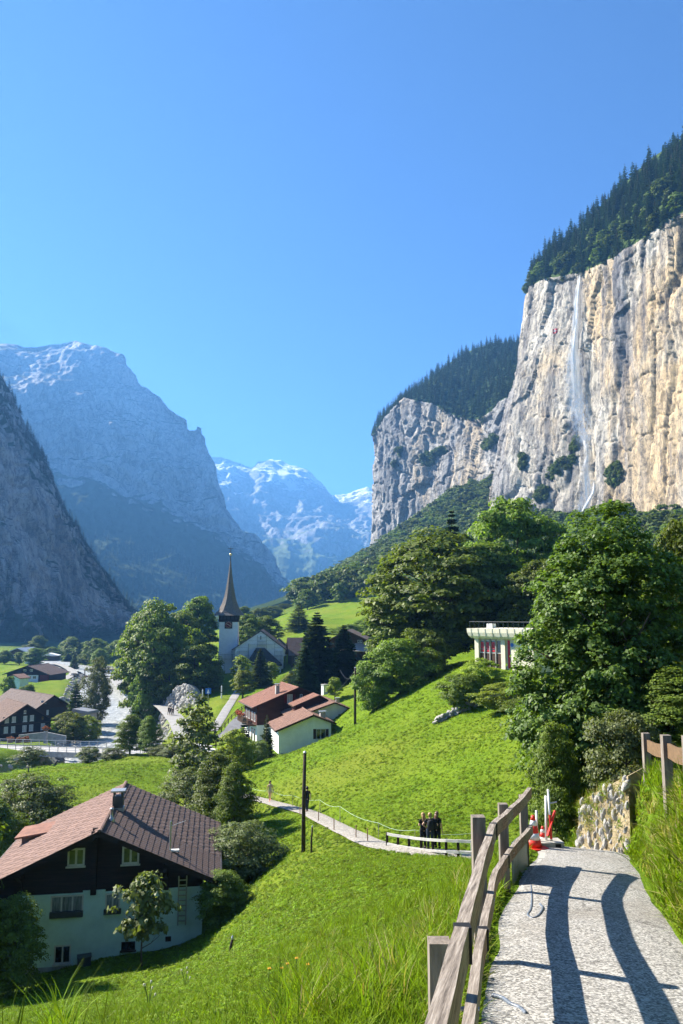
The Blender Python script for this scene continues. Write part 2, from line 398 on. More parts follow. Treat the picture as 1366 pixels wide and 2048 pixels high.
# gravelly asphalt of the walk
def gravel_mat(name, dark, light, scale, bdist=.006, crack=False):
    m, nt, b = new_mat(name); v = coords(nt, 'Object')
    vo = nd(nt, 'ShaderNodeTexVoronoi'); vo.inputs['Scale'].default_value = scale; nt.links.new(v, vo.inputs['Vector'])
    n = noise_node(nt, 1.1, 5, .65, v); n3 = noise_node(nt, scale*.9, 3, .7, v)
    sep = nd(nt, 'ShaderNodeSeparateColor'); nt.links.new(vo.outputs['Color'], sep.inputs[0])
    k = mth(nt, 'ADD', mth(nt, 'MULTIPLY', sep.outputs[0], .55), mth(nt, 'MULTIPLY', n3.outputs[0], .5))
    c = ramp(nt, k, [(.25, dark), (.62, tuple(.5*(a+b_) for a, b_ in zip(dark, light))), (.85, light)])
    c = mixc(nt, .45, c, ramp(nt, n.outputs[0], [(.3, tuple(x*.65 for x in light)), (.7, tuple(min(1, x*1.2) for x in light))]), 'MULTIPLY')
    c = mixc(nt, .55, c, ramp(nt, k, [(.3, dark), (.8, light)]))
    if crack:
        c = mixc(nt, mth(nt, 'MULTIPLY', ramp(nt, noise_node(nt, .55, 5, .7, v, .5).outputs[0], [(.47,(0,0,0)),(.62,(1,1,1))]), .45), c, (.17,.15,.12))
        nw = noise_node(nt, 2.2, 5, .7, v); wv = nd(nt, 'ShaderNodeVectorMath', operation='MULTIPLY_ADD'); nt.links.new(nw.outputs['Color'], wv.inputs[0]); wv.inputs[1].default_value = (.5,.5,.5); nt.links.new(v, wv.inputs[2])
        ve = nd(nt, 'ShaderNodeTexVoronoi', feature='DISTANCE_TO_EDGE'); ve.inputs['Scale'].default_value = .55; nt.links.new(wv.outputs[0], ve.inputs['Vector'])
        c = mixc(nt, ramp(nt, ve.outputs['Distance'], [(0,(.8,.8,.8)),(.008,(0,0,0))]), c, (.06,.055,.05))
    nt.links.new(c, b.inputs['Base Color']); b.inputs['Roughness'].default_value = .9; b.inputs['Specular IOR Level'].default_value = .2
    bump(nt, b, k, .9, bdist); return m
M_WALK = gravel_mat('worn_asphalt', (.13,.125,.115), (.54,.52,.475), 62, crack=True)
M_TRAIL = gravel_mat('gravel', (.20,.185,.16), (.44,.41,.36), 14)
M_ROAD = mat('road_asphalt', (.17,.17,.175), (.12,.12,.125), 1.2, .9)
M_LANE = mat('pale_road', (.30,.29,.275), (.23,.225,.21), .8, .9)
ribbon('paved_path', WALK, .8, M_WALK, .0, 8, label='grey gravelly asphalt path descending past the wooden fence')
ribbon('hillside_path', TRAIL, .72, M_TRAIL, .05, 6, label='pale gravel path crossing the green meadow slope', drape=True)
ribbon('road', STREET, 2.3, M_ROAD, .05, 5, label='grey asphalt road curving up to the church')
ribbon('riverside_path', BANKWALK, 1.9, M_LANE, .06, 5, label='pale riverside walking path beside the white river', drape=True)
ribbon('farm_lane', LANE, 1.9, M_LANE, .12, 5, label='pale lane curving through the far green field', drape=True)
ribbon('footway', FOOTWAY, .9, M_LANE, .06, 5, label='narrow stepped footway rising beside the church road', drape=True)

# ------------------------------------------------------------------ the river
def river_mat():
    m, nt, b = new_mat('glacial_river'); v = coords(nt, 'Object', (1,.35,1), (0,0,R(-14)))
    n = noise_node(nt, .9, 6, .7, v, .8)
    c = ramp(nt, n.outputs[0], [(.36,(.22,.235,.225)),(.52,(.40,.41,.39)),(.68,(.66,.66,.64))])
    nt.links.new(c, b.inputs['Base Color']); b.inputs['Roughness'].default_value = .35; b.inputs['Specular IOR Level'].default_value = .4
    bump(nt, b, n.outputs[0], .9, .6); return m
ribbon('river', RIVER, RIVER_W, river_mat(), 0., 10, label='pale grey glacial river with white water')

# ------------------------------------------------------------------ cliffs and mountains
def rock_mat(name, stops, scale, streak, veg=(.03,.055,.015), veg_lo=.55, veg_hi=.72, bscale=1., bdist=1.5, ochre=None, snow=None, streak_amt=.5, dark=(.10,.10,.105), grey=None, vegz=None):
    m, nt, b = new_mat(name)
    v = coords(nt, 'Object', (1,1,1)); vs = coords(nt, 'Object', (1,1,streak))
    n1 = noise_node(nt, scale, 6, .65, v, .3)
    c = ramp(nt, n1.outputs[0], stops)
    if ochre:
        n2 = noise_node(nt, scale*.45, 5, .6, coords(nt, 'Object', (1,1,.55)), .6)
        ao = nd(nt, 'ShaderNodeAttribute', attribute_name='warm')
        c = mixc(nt, ramp(nt, mth(nt, 'ADD', n2.outputs[0], ao.outputs['Fac']), [(.50,(0,0,0)),(.60,(1,1,1))]), c, mixc(nt, n1.outputs[0], ochre[0], ochre[1]))
    if grey:
        n4 = noise_node(nt, scale*.8, 5, .6, coords(nt, 'Object', (1,1,.14)), .3)
        c = mixc(nt, mth(nt, 'MULTIPLY', ramp(nt, n4.outputs[0], [(.49,(0,0,0)),(.57,(1,1,1))]), .9), c, grey)
    n3 = noise_node(nt, scale*2.2, 6, .65, vs, .4)
    c = mixc(nt, mth(nt, 'MULTIPLY', ramp(nt, n3.outputs[0], [(.50,(0,0,0)),(.66,(1,1,1))]), streak_amt), c, dark)
    n6 = noise_node(nt, scale*6, 5, .6, coords(nt, 'Object', (1,1,streak*.45)), .25)
    c = mixc(nt, mth(nt, 'MULTIPLY', ramp(nt, n6.outputs[0], [(.54,(0,0,0)),(.64,(1,1,1))]), streak_amt*.75), c, tuple(x*1.15 for x in dark))
    # fine cracks
    n5 = noise_node(nt, scale*9, 5, .7, coords(nt, 'Object', (1,1,.5)), .5)
    c = mixc(nt, .75, c, ramp(nt, n5.outputs[0], [(.38,(.25,.245,.25)),(.49,(.9,.9,.9)),(.7,(1.15,1.13,1.08))]), 'MULTIPLY')
    # fracture lines
    for (vsc, zst, wd, amt) in ((4.5, .45, .05, .6), (11, .6, .07, .45)):
        nw = noise_node(nt, scale*vsc*.9, 4, .7, v); wv = nd(nt, 'ShaderNodeVectorMath', operation='MULTIPLY_ADD')
        nt.links.new(nw.outputs['Color'], wv.inputs[0]); wv.inputs[1].default_value = (1.6/(scale*vsc),)*3; nt.links.new(coords(nt, 'Object', (1,1,zst), (0,R(24),0)), wv.inputs[2])
        vo = nd(nt, 'ShaderNodeTexVoronoi', feature='DISTANCE_TO_EDGE'); vo.inputs['Scale'].default_value = scale*vsc; nt.links.new(wv.outputs[0], vo.inputs['Vector'])
        k_ = mth(nt, 'MULTIPLY', ramp(nt, vo.outputs['Distance'], [(0,(1,1,1)),(wd,(0,0,0))]), amt)
        c = mixc(nt, k_, c, tuple(x*.6 for x in dark))
    geo = nd(nt, 'ShaderNodeNewGeometry'); sx = nd(nt, 'ShaderNodeSeparateXYZ'); nt.links.new(geo.outputs['Normal'], sx.inputs[0])
    av = nd(nt, 'ShaderNodeAttribute', attribute_name='veg')
    k = mth(nt, 'ADD', mth(nt, 'ADD', sx.outputs['Z'], mth(nt, 'MULTIPLY', mth(nt, 'SUBTRACT', n1.outputs[0], .5), .5)), av.outputs['Fac'])
    k = ramp(nt, k, [(veg_lo,(0,0,0)),(veg_hi,(1,1,1))])
    vg = mixc(nt, noise_node(nt, scale*6, 4, .6, v).outputs[0], tuple(x*.55 for x in veg), tuple(x*1.5 for x in veg))
    c = mixc(nt, k, c, vg)
    if snow:
        asn = nd(nt, 'ShaderNodeAttribute', attribute_name='snow')
        ks = mth(nt, 'ADD', mth(nt, 'MULTIPLY', noise_node(nt, scale*2.2, 6, .68, coords(nt,'Object',(1,1,.8),(0,R(35),0)), .5).outputs[0], 1.0), asn.outputs['Fac'])
        ks = mth(nt, 'ADD', ks, mth(nt, 'MULTIPLY', sx.outputs['Z'], .35))
        c = mixc(nt, ramp(nt, ks, [(.98,(0,0,0)),(1.06,(1,1,1))]), c, snow)
    nt.links.new(c, b.inputs['Base Color']); b.inputs['Roughness'].default_value = .95; b.inputs['Specular IOR Level'].default_value = .08
    nb = noise_node(nt, bscale, 7, .72, vs)
    nbb = mth(nt, 'ADD', nb.outputs[0], mth(nt, 'MULTIPLY', n5.outputs[0], .6))
    bump(nt, b, nbb, 1., bdist); return m

def massif(name, cols, nu, nf, nc, mat_, disp, label, seed=1, bulge=0., capdisp=4., vegf=None, snowf=None, prof=None, back=(0, 300, -400), up=.55, smooth=False, warmf=None):
    """cols: (base, top, ridge), each (px,py,Y), left to right. Face rows base->top, cap rows top->ridge, then a back."""
    K = len(cols); B = np.array([[tuple(at(*p)) for p in c] for c in cols])       # K,3,3
    a = np.array([0.]+list(np.cumsum([np.linalg.norm(B[i+1,1]-B[i,1])+.3*np.linalg.norm(B[i+1,0]-B[i,0]) for i in range(K-1)])))
    uu = np.linspace(0, a[-1], nu)
    def col(j): return np.stack([np.interp(uu, a, B[:,j,k]) for k in range(3)], -1)
    b0, t0, r0 = col(0), col(1), col(2)
    rows = []
    tf = np.linspace(-.08, 1, nf)
    for t in tf:
        tt = t if prof is None else prof(t)
        p = b0+(t0-b0)*np.array([tt, tt, 1])*1.0 if False else np.concatenate([b0[:, :2]+(t0-b0)[:, :2]*tt, (b0[:,2]+(t0-b0)[:,2]*t)[:,None]], 1)
        rows.append(p)
    for t in np.linspace(0, 1, nc)[1:]: rows.append(t0+(r0-t0)*np.array([t, t, t**.9]))
    for t in (.25, 1.): rows.append(r0+np.array(back)*t)
    V = np.stack(rows, 1)                                                          # nu, n, 3
    n = V.shape[1]
    du = np.gradient(V, axis=0); dv = np.gradient(V, axis=1); N = np.cross(du, dv); N /= np.linalg.norm(N, axis=-1)[...,None]+1e-9
    Nh = N.copy(); Nh[...,2] *= up; 
    ti = np.concatenate([tf, np.linspace(1, 2, nc)[1:], [2.2, 3.]])[None].repeat(nu, 0)
    x, y, z = V[...,0], V[...,1], V[...,2]
    D = disp(x, y, z, ti)
    fade = np.clip(np.where(ti > 1, 1-(ti-1)*.6, 1), .25, 1)
    D = D*np.where(ti > 1.02, capdisp, 1.)*fade
    D[:, -1] *= 0
    V = V+Nh*D[...,None]
    veg = np.zeros(V.shape[:2]) if vegf is None else vegf(V[...,0], V[...,1], V[...,2], ti)
    at_ = {'veg': veg, 'warm': np.zeros(veg.shape) if warmf is None else warmf(V[...,0], V[...,1], V[...,2], ti)}
    if snowf is not None: at_['snow'] = snowf(V[...,0], V[...,1], V[...,2], ti)
    me = mesh_np(name, V.reshape(-1,3), grid_faces(nu, n), mat_, smooth, at_)
    # faces must look towards the camera side
    o = link(name, me); tag(o, label, kind='structure')
    return o, V, ti, N

def cells(x, y, z, seed=0):
    """random value of the nearest cell and distance to the next cell's border"""
    ix, iy, iz = np.floor(x), np.floor(y), np.floor(z)
    f1 = np.full(x.shape, 9.); f2 = np.full(x.shape, 9.); val = np.zeros(x.shape)
    for a in (-1,0,1):
        for b in (-1,0,1):
            for c in (-1,0,1):
                jx, jy, jz = ix+a, iy+b, iz+c
                px_ = jx+.5+.5*_hash(jx, jy, jz, seed); py_ = jy+.5+.5*_hash(jx, jy, jz, seed+1); pz_ = jz+.5+.5*_hash(jx, jy, jz, seed+2)
                d = (x-px_)**2+(y-py_)**2+(z-pz_)**2; v = _hash(jx, jy, jz, seed+3)
                m = d < f1; f2 = np.where(m, f1, np.minimum(f2, d)); val = np.where(m, v, val); f1 = np.where(m, d, f1)
    return val, np.sqrt(f2)-np.sqrt(f1)
def cracks(x, y, z, w, seed): return -np.exp(-(fbm(x, y, z, 3, seed)/w)**2)
# right: the near cliff with the waterfall
def disp_near(x, y, z, t):
    wx, wz = 5*fbm(x*.05, y*.05, z*.05, 2, 1), 6*fbm(x*.05, y*.05, z*.05, 2, 2)
    c1, e1 = cells((x+wx)*.026, (y+wx)*.026, (z+wz+x*.3)*.007, 3); c2, e2 = cells((x+wx)*.08, (y+wx)*.08, (z+wz-x*.5)*.022, 9); c3, _ = cells(x*.24, y*.24, (z+x*.6)*.09, 15)
    d = 11*fbm(x*.011, y*.011, z*.003, 3, 3)+2.8*c1+.7*c2+.4*c3+3.2*cracks(x*.022, y*.022, z*.005, .03, 44)+1.5*cracks((x+z*.7)*.05, y*.05, z*.016, .035, 54)+.6*ridged((x+z*.2)*.10, y*.10, z*.02, 5, 70, .8)+.9*fbm(x*.3, y*.3, z*.12, 3, 71, .8)
    d = d-9*np.clip(vnoise(x*.03, y*.03, z*.02, 91)-.55, 0, 1)
    return d-2
NEAR = [((1000,1120,820),(1100,560,880),(1110,520,900)),
        ((975,1040,700),(1058,592,742),(1064,590,760)), ((985,1040,682),(1064,574,705),(1066,540,745)), ((1030,1080,660),(1085,560,672),(1098,505,730)),
        ((1100,1090,630),(1120,556,640),(1140,472,712)), ((1170,1080,590),(1168,548,606),(1185,428,690)), ((1250,1080,540),(1225,522,560),(1250,365,660)),
        ((1330,1080,490),(1275,492,522),(1300,318,640)), ((1420,1080,450),(1330,452,488),(1366,275,610)), ((1560,1080,400),(1420,405,450),(1450,215,580)), ((1900,1100,330),(1750,240,380),(1800,30,520))]
M_NEAR = rock_mat('limestone_cliff', [(.30,(.22,.21,.19)),(.46,(.38,.35,.295)),(.66,(.50,.47,.41))], .022, .10, (.045,.075,.018), .78, .92, .30, 1.1,
    ochre=((.42,.305,.165),(.48,.395,.27)), grey=(.235,.235,.24), streak_amt=.8, dark=(.09,.09,.10))
def veg_near(x, y, z, t):
    v = np.where(t > 1.005, .9, 0.)
    return v-.06+.42*np.clip(fbm(x*.02, y*.02, z*.02, 3, 99)-.05, 0, 1)*sstep(.35, .05, t)
near_cliff, NV, NT, NN = massif('waterfall_cliff', NEAR, 460, 330, 30, M_NEAR, disp_near, 'sheer cream and ochre limestone cliff beside the waterfall', 3, vegf=veg_near, capdisp=.25, back=(150,250,-60), warmf=lambda x, y, z, t: .075*sstep(.26, .42, x/y)*sstep(1.0,.8,t)+.0+.05*np.exp(-((x/y-.27)/.02)**2))

# right: the farther cliff
def disp_far(x, y, z, t):
    w = 8*fbm(x*.03, y*.03, z*.03, 2, 1)
    c1, e1 = cells((x+w)*.018, (y+w)*.018, (z+w+x*.4)*.007, 23); c2, e2 = cells((x+w)*.05, (y+w)*.05, (z+w-x*.6)*.022, 29); c3, _ = cells(x*.14, y*.14, (z+x*.7)*.07, 35)
    d = 18*fbm(x*.008, y*.008, z*.003, 3, 13)+4.5*c1+1.5*c2+.8*c3+5*cracks(x*.016, y*.016, z*.006, .04, 64)+4*cracks((x+z*.8)*.03, y*.03, z*.014, .05, 74)+1.8*ridged((x+z*.5)*.06, y*.06, z*.03, 5, 41, .8)+1.4*fbm(x*.2, y*.2, z*.12, 3, 42, .8)
    return d-2
FAR = [((800,1120,1420),(790,900,1420),(800,880,1440)), ((742,1110,1200),(741,872,1190),(743,868,1205)), ((748,1100,1165),(752,858,1165),(758,838,1210)), ((790,1080,1110),(815,803,1110),(822,792,1230)),
       ((840,1050,1060),(865,808,1060),(880,738,1260)), ((900,1000,1000),(915,838,1010),(930,705,1290)), ((950,1000,930),(955,842,965),(985,686,1300)), ((1000,1040,860),(1005,806,920),(1045,684,1310)), ((1080,1100,800),(1080,770,860),(1120,690,1320)), ((1200,1100,780),(1200,760,830),(1240,690,1330))]
M_FAR = rock_mat('grey_limestone', [(.30,(.20,.20,.205)),(.5,(.37,.36,.345)),(.7,(.53,.515,.48))], .02, .35, (.035,.06,.018), .80, .95, .10, 2.5,
    ochre=((.40,.32,.21),(.43,.37,.28)), grey=(.25,.255,.265), streak_amt=.6, dark=(.13,.135,.14))
def veg_far(x, y, z, t):
    return np.where(t > 1.005, .9, -.12)+.5*np.clip(fbm(x*.012, y*.012, z*.016, 3, 9)-.18, 0, 1)*(t < 1)
far_cliff, FV, FT, FN = massif('far_cliff', FAR, 420, 230, 40, M_FAR, disp_far, 'grey limestone cliff capped by dark conifer forest', 5, vegf=veg_far, capdisp=.4, back=(100,300,-100))

# left: the near mountain wall, in shade
def disp_left(x, y, z, t):
    w = 12*fbm(x*.02, y*.02, z*.02, 2, 1)
    c1, e1 = cells((x+w)*.012, (y+w)*.012, (z+w)*.006, 43); c2, e2 = cells((x+w)*.035, (y+w)*.035, (z+w)*.018, 49)
    d = 34*fbm(x*.005, y*.005, z*.0015, 3, 113)+12*c1+6*c2+9*cracks(x*.012, y*.012, z*.004, .07, 84)+5*ridged(x*.05, y*.05, z*.03, 3, 141)
    return d-6
LEFT = [((-500,1300,760),(-420,560,900),(-400,300,1300)), ((-250,1290,860),(-200,700,1000),(-190,480,1350)), ((-60,1285,950),(-30,850,1060),(-20,705,1330)), ((10,1282,1000),(20,880,1120),(12,764,1330)),
        ((60,1280,1050),(60,960,1180),(48,842,1340)), ((110,1278,1100),(100,1010,1230),(78,893,1350)), ((150,1276,1150),(135,1080,1270),(132,1010,1360)), ((190,1272,1200),(170,1160,1300),(170,1088,1370)),
        ((230,1268,1250),(205,1200,1330),(215,1150,1390)), ((270,1264,1320),(245,1225,1380),(262,1215,1420)), ((330,1260,1420),(310,1245,1450),(325,1245,1480))]
M_LEFT = rock_mat('shaded_limestone', [(.30,(.24,.24,.245)),(.5,(.44,.43,.415)),(.7,(.60,.58,.55))], .012, .14, (.025,.045,.014), .60, .76, .05, 4., ochre=((.42,.36,.30),(.40,.37,.33)), streak_amt=.6, dark=(.12,.125,.135))
def veg_left(x, y, z, t):
    return np.where(t > 1.05, .22, -.10)+.9*sstep(.30, .02, t+.18*fbm(x*.006, y*.006, z*.004, 4, 5))+.5*np.clip(fbm(x*.006-z*.006, y*.005, z*.006, 4, 91)-.12, 0, 1)
left_wall, LV, LT, LN = massif('left_mountain_wall', LEFT, 260, 170, 50, M_LEFT, disp_left, 'shaded grey rock wall of the left valley side', 7, vegf=veg_left, capdisp=.7, back=(-300,300,-200))

# left: the big mountain behind it
def disp_big(x, y, z, t):
    d = 110*ridged(x*.0016, y*.0016, z*.0012, 3, 213)+48*ridged(x*.005, y*.005, z*.003, 4, 227)+20*ridged(x*.016, y*.016, z*.010, 3, 241)+7*fbm(x*.05, y*.05, z*.04, 3, 272)
    return (d-60)*np.clip(.25+t*1.2, 0, 1)
BIG = [((-400,1275,1750),(-350,900,2600),(-330,640,3300)), ((-150,1270,1800),(-120,920,2700),(-120,690,3350)), ((0,1268,1850),(0,930,2750),(-4,688,3400)), ((90,1262,1900),(60,930,2800),(60,690,3400)), ((170,1258,1950),(130,940,2850),(118,686,3380)), ((220,1254,2000),(170,945,2850),(152,681,3360)),
       ((270,1250,2050),(215,960,2850),(180,694,3320)), ((320,1246,2100),(260,980,2850),(242,708,3280)), ((360,1243,2150),(300,990,2850),(258,745,3240)), ((400,1240,2180),(340,1010,2840),(290,776,3200)), ((430,1237,2220),(370,1030,2830),(335,812,3160)),
       ((460,1233,2260),(400,1050,2820),(374,833,3120)), ((480,1230,2300),(415,1060,2810),(384,857,3110)), ((495,1228,2320),(425,1066,2800),(401,850,3100)), ((510,1226,2340),(435,1075,2790),(412,886,3060)), ((525,1224,2360),(445,1085,2780),(428,940,3000)), ((540,1221,2400),(458,1100,2780),(450,1004,2960)), ((555,1217,2440),(475,1110,2780),(470,1062,2920)),
       ((568,1214,2480),(500,1130,2780),(496,1078,2900)), ((578,1210,2520),(525,1150,2780),(522,1113,2880)), ((586,1208,2560),(552,1180,2780),(553,1163,2860)), ((595,1206,2600),(580,1205,2780),(582,1203,2850)), ((620,1206,2640),(610,1210,2780),(610,1212,2850))]
M_BIG = rock_mat('high_grey_rock', [(.30,(.28,.275,.27)),(.5,(.42,.40,.385)),(.7,(.54,.515,.49))], .004, .5, (.03,.05,.016), .62, .82, .02, 12., streak_amt=.4, dark=(.17,.17,.175))
def veg_big(x, y, z, t):
    return 1.2*sstep(1.02, .62, t+.22*fbm(x*.0022, y*.0022, z*.002, 4, 4))-.12
big_mtn, BV, BT, BN = massif('big_mountain', BIG, 300, 110, 130, M_BIG, disp_big, 'broad hazy blue grey mountain left of the church spire', 9, vegf=veg_big, capdisp=1.6, back=(-200,900,-500), up=.7)

# the snowy range closing the valley
def disp_snow(x, y, z, t):
    d = 300*ridged(x*.0007, y*.0007, z*.0006, 3, 313)+130*ridged(x*.0022, y*.0022, z*.0016, 4, 327)+55*ridged(x*.007, y*.007, z*.005, 3, 341)+20*fbm(x*.02, y*.02, z*.015, 3, 372)
    return (d-170)*np.clip(.3+.7*t, 0, .95)
SNOW = [((300,1215,4200),(300,1060,5500),(330,900,7200)), ((420,1212,4300),(400,1050,5600),(422,909,7200)), ((470,1210,4300),(440,1050,5600),(446,912,7200)), ((500,1208,4300),(470,1050,5600),(472,920,7180)), ((530,1206,4300),(500,1060,5600),(504,932,7150)), ((550,1205,4300),(520,1060,5600),(514,921,7120)), ((570,1204,4300),(545,1060,5600),(543,919,7100)),
        ((590,1204,4300),(580,1070,5600),(584,938,7050)), ((610,1204,4300),(610,1075,5600),(612,948,7000)), ((630,1204,4300),(645,1080,5600),(652,988,6950)), ((650,1204,4400),(670,1085,5700),(668,991,7300)), ((670,1204,4500),(700,1085,5800),(702,986,7400)), ((700,1204,4500),(725,1085,5800),(722,983,7400)), ((740,1204,4500),(755,1085,5800),(756,980,7400)), ((800,1204,4500),(830,1085,5800),(840,960,7400))]
M_SNOW = rock_mat('snowy_rock', [(.30,(.20,.20,.21)),(.5,(.33,.33,.34)),(.7,(.46,.46,.46))], .0016, .6, (.10,.13,.05), .80, 1.0, .007, 30., streak_amt=.35, dark=(.18,.18,.19), snow=(.66,.69,.74))
def snow_amt(x, y, z, t): return sstep(500, 1350, z)*.29-.05+.06*(y > 7200)
def veg_snow(x, y, z, t): return .45*sstep(700, 250, z)-.05
snow_range, SV, ST, SN = massif('snowy_range', SNOW, 240, 70, 130, M_SNOW, disp_snow, 'distant blue mountain range with snow patches and glaciers', 11, vegf=veg_snow, snowf=snow_amt, capdisp=1., back=(0,900,-700), up=.8)
# ------------------------------------------------------------------ vegetation: prototypes
def leaf_mat(name, dark, light, trans=.35, gloss=.25, hue=.0):
    m, nt, b = new_mat(name)
    a = nd(nt, 'ShaderNodeAttribute', attribute_name='v'); oi = nd(nt, 'ShaderNodeObjectInfo')
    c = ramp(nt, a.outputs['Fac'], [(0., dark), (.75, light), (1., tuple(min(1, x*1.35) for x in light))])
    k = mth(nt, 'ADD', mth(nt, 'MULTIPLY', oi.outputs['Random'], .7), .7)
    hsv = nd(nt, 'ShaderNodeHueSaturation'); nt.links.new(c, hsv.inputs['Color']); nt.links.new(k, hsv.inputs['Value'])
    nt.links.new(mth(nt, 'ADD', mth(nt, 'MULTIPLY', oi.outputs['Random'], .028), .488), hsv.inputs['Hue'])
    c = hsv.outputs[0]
    nt.links.new(c, b.inputs['Base Color']); b.inputs['Roughness'].default_value = .55; b.inputs['Specular IOR Level'].default_value = gloss
    tr = nd(nt, 'ShaderNodeBsdfTranslucent')
    tc = mixc(nt, 1., c, (1.25,1.3,.45), 'MULTIPLY'); nt.links.new(tc, tr.inputs['Color'])
    mx = nd(nt, 'ShaderNodeMixShader'); mx.inputs[0].default_value = trans
    nt.links.new(b.outputs[0], mx.inputs[1]); nt.links.new(tr.outputs[0], mx.inputs[2])
    nt.links.new(mx.outputs[0], nt.nodes['Material Output'].inputs[0]); return m
M_LEAF = leaf_mat('maple_leaf', (.050,.086,.013), (.150,.205,.030), .42, .25)
M_LEAF_NEAR = leaf_mat('near_maple_leaf', (.040,.075,.013), (.130,.190,.032), .38, .3)
M_LEAF_YEL = leaf_mat('yellow_green_leaf', (.08,.12,.012), (.22,.26,.03), .40, .25)
M_LEAF_GREY = leaf_mat('willow_leaf', (.05,.075,.025), (.15,.18,.06), .35, .3)
M_LEAF_FOR = leaf_mat('forest_leaf', (.035,.062,.014), (.11,.15,.03), .30, .15)
M_NEEDLE = leaf_mat('spruce_needle', (.014,.030,.012), (.045,.072,.022), .12, .2)
M_NEEDLE_L = leaf_mat('larch_needle', (.035,.055,.012), (.085,.115,.022), .25, .15)
M_NEEDLE_B = leaf_mat('blue_spruce_needle', (.018,.040,.028), (.05,.085,.065), .12, .2)
M_BARK = mat('bark', (.12,.09,.065), (.05,.04,.03), 6, .95, .1, stretch=(1,1,.25), bmp=.6)
M_BARK_PALE = mat('pale_bark', (.38,.35,.30), (.20,.18,.15), 6, .9, .1, stretch=(1,1,2))

def leaves_mesh(name, pos, nrm, size, mat_, r, elong=1.25, vv=None, fold=False):
    """one diamond-shaped leaf face per point"""
    n = len(pos); nrm = nrm/(np.linalg.norm(nrm, axis=1)[:,None]+1e-9)
    rv = r.normal(size=(n,3)); a = np.cross(nrm, rv); a /= np.linalg.norm(a, axis=1)[:,None]+1e-9; b = np.cross(nrm, a)
    s = (size*(.65+.7*r.random(n)))[:,None] if np.isscalar(size) else (size*(.65+.7*r.random(n)))[:,None]
    V = np.stack([pos-a*s*.5*elong, pos-b*s*.42-a*s*.08+nrm*s*.10, pos+a*s*.5*elong-nrm*s*.12, pos+b*s*.42-a*s*.08+nrm*s*.10], 1).reshape(-1,3)
    f = np.arange(4*n).reshape(n,4)
    if vv is None: vv = r.random(n)
    return mesh_np(name, V, f, mat_, False, {'v': np.repeat(vv, 4)})

def crown_points(r, H, Rr, z0, nclump, per, clump_r, top_bias=.0, shape='round', hollow=.55):
    """leaf positions & normals for a broadleaf crown"""
    P, N, Vv = [], [], []
    zc = (H+z0)/2; hz = (H-z0)/2
    k = 0
    while k < nclump:
        d = r.normal(size=3); d /= np.linalg.norm(d); rad = hollow+(1-hollow)*r.random()**.6
        t = d[2]*rad                                         # -1..1 vertical
        if shape == 'round': w = 1.
        elif shape == 'egg': w = 1.12-.35*t if t > -.2 else 1.18+.6*(t+.2)
        elif shape == 'tall': w = .95-.3*t
        w *= (1+.22*math.sin(3*math.atan2(d[1], d[0])+k%7*.03+H))*(.82+.36*r.random())
        c = np.array([d[0]*rad*Rr*w, d[1]*rad*Rr*w, zc+t*hz])
        cr = clump_r*(.6+.8*r.random())
        m = int(per*(.6+.8*r.random()))
        q = r.normal(size=(m,3)); q /= np.linalg.norm(q, axis=1)[:,None]
        q[:,2] = np.abs(q[:,2])*.9-.25                       # domed clumps
        rr_ = cr*(.45+.6*r.random((m,1)))
        p = c+q*rr_*np.array([1,1,.72])
        nn = q*.55+np.array([0,0,.75])+np.array([d[0],d[1],d[2]*.5])*.35+r.normal(size=(m,3))*.38
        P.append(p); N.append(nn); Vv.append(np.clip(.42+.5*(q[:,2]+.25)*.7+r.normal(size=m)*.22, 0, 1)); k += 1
    return np.concatenate(P), np.concatenate(N), np.concatenate(Vv)

def limb_mesh(name, r, H, Rr, z0, rad, mat_, nl=8):
    mb = MB()
    pts = [(0,0,-.03*H)]; x = y = 0
    for i in range(1, 7): x += r.normal()*.012*H; y += r.normal()*.012*H; pts.append((x, y, H*.82*i/6))
    mb.tube(pts, [rad*(1.25 if i == 0 else 1-.135*i) for i in range(7)], 8)
    for k in range(nl):
        a = 2*math.pi*k/nl+r.normal()*.3; h0 = z0*.7+(H*.55-z0*.7)*r.random(); i0 = min(5, int(h0/(H*.82)*6)); b = Vector(pts[i0+1])*.5+Vector(pts[i0])*.5
        L = Rr*(.65+.3*r.random()); b.z = h0
        e = b+Vector((math.cos(a)*L, math.sin(a)*L, L*(.35+.6*r.random()))); mmid = b*.5+e*.5+Vector((0,0,-.06*L))
        mb.tube([b, mmid, e], [rad*.42, rad*.28, rad*.08], 5)
        for q in range(2):
            a2 = a+(q-.5)*1.3; e2 = mmid+Vector((math.cos(a2)*L*.5, math.sin(a2)*L*.5, L*.3)); mb.tube([mmid, e2], [rad*.2, rad*.06], 4)
    return mb.mesh(name, mat_, True)

PROTO = {}
def broadleaf(key, seed, H=10., Rr=3.8, z0=2., nclump=150, per=70, leaf=.34, clump=.95, mat_=None, bark=None, shape='egg', rad=.28, hollow=.55, elong=1.25):
    r = np.random.default_rng(seed); mat_ = mat_ or M_LEAF
    p, n, v = crown_points(r, H, Rr, z0, nclump, per, clump, shape=shape, hollow=hollow)
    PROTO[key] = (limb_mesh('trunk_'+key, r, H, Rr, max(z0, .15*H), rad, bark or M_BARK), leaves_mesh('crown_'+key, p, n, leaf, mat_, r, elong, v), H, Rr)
broadleaf('maple', 11, 10, 3.9, 1.2, 200, 165, .235, 1.0)
broadleaf('maple2', 12, 10, 3.5, 1.0, 180, 160, .235, .95, shape='tall')
broadleaf('maple3', 13, 10, 4.4, .8, 200, 165, .24, 1.05, shape='round')
broadleaf('young', 14, 10, 3.2, 1.5, 95, 110, .30, 1.0, shape='tall', mat_=M_LEAF_YEL)
broadleaf('bush', 15, 10, 6.0, .0, 160, 140, .34, 1.5, shape='round', mat_=M_LEAF, rad=.2)
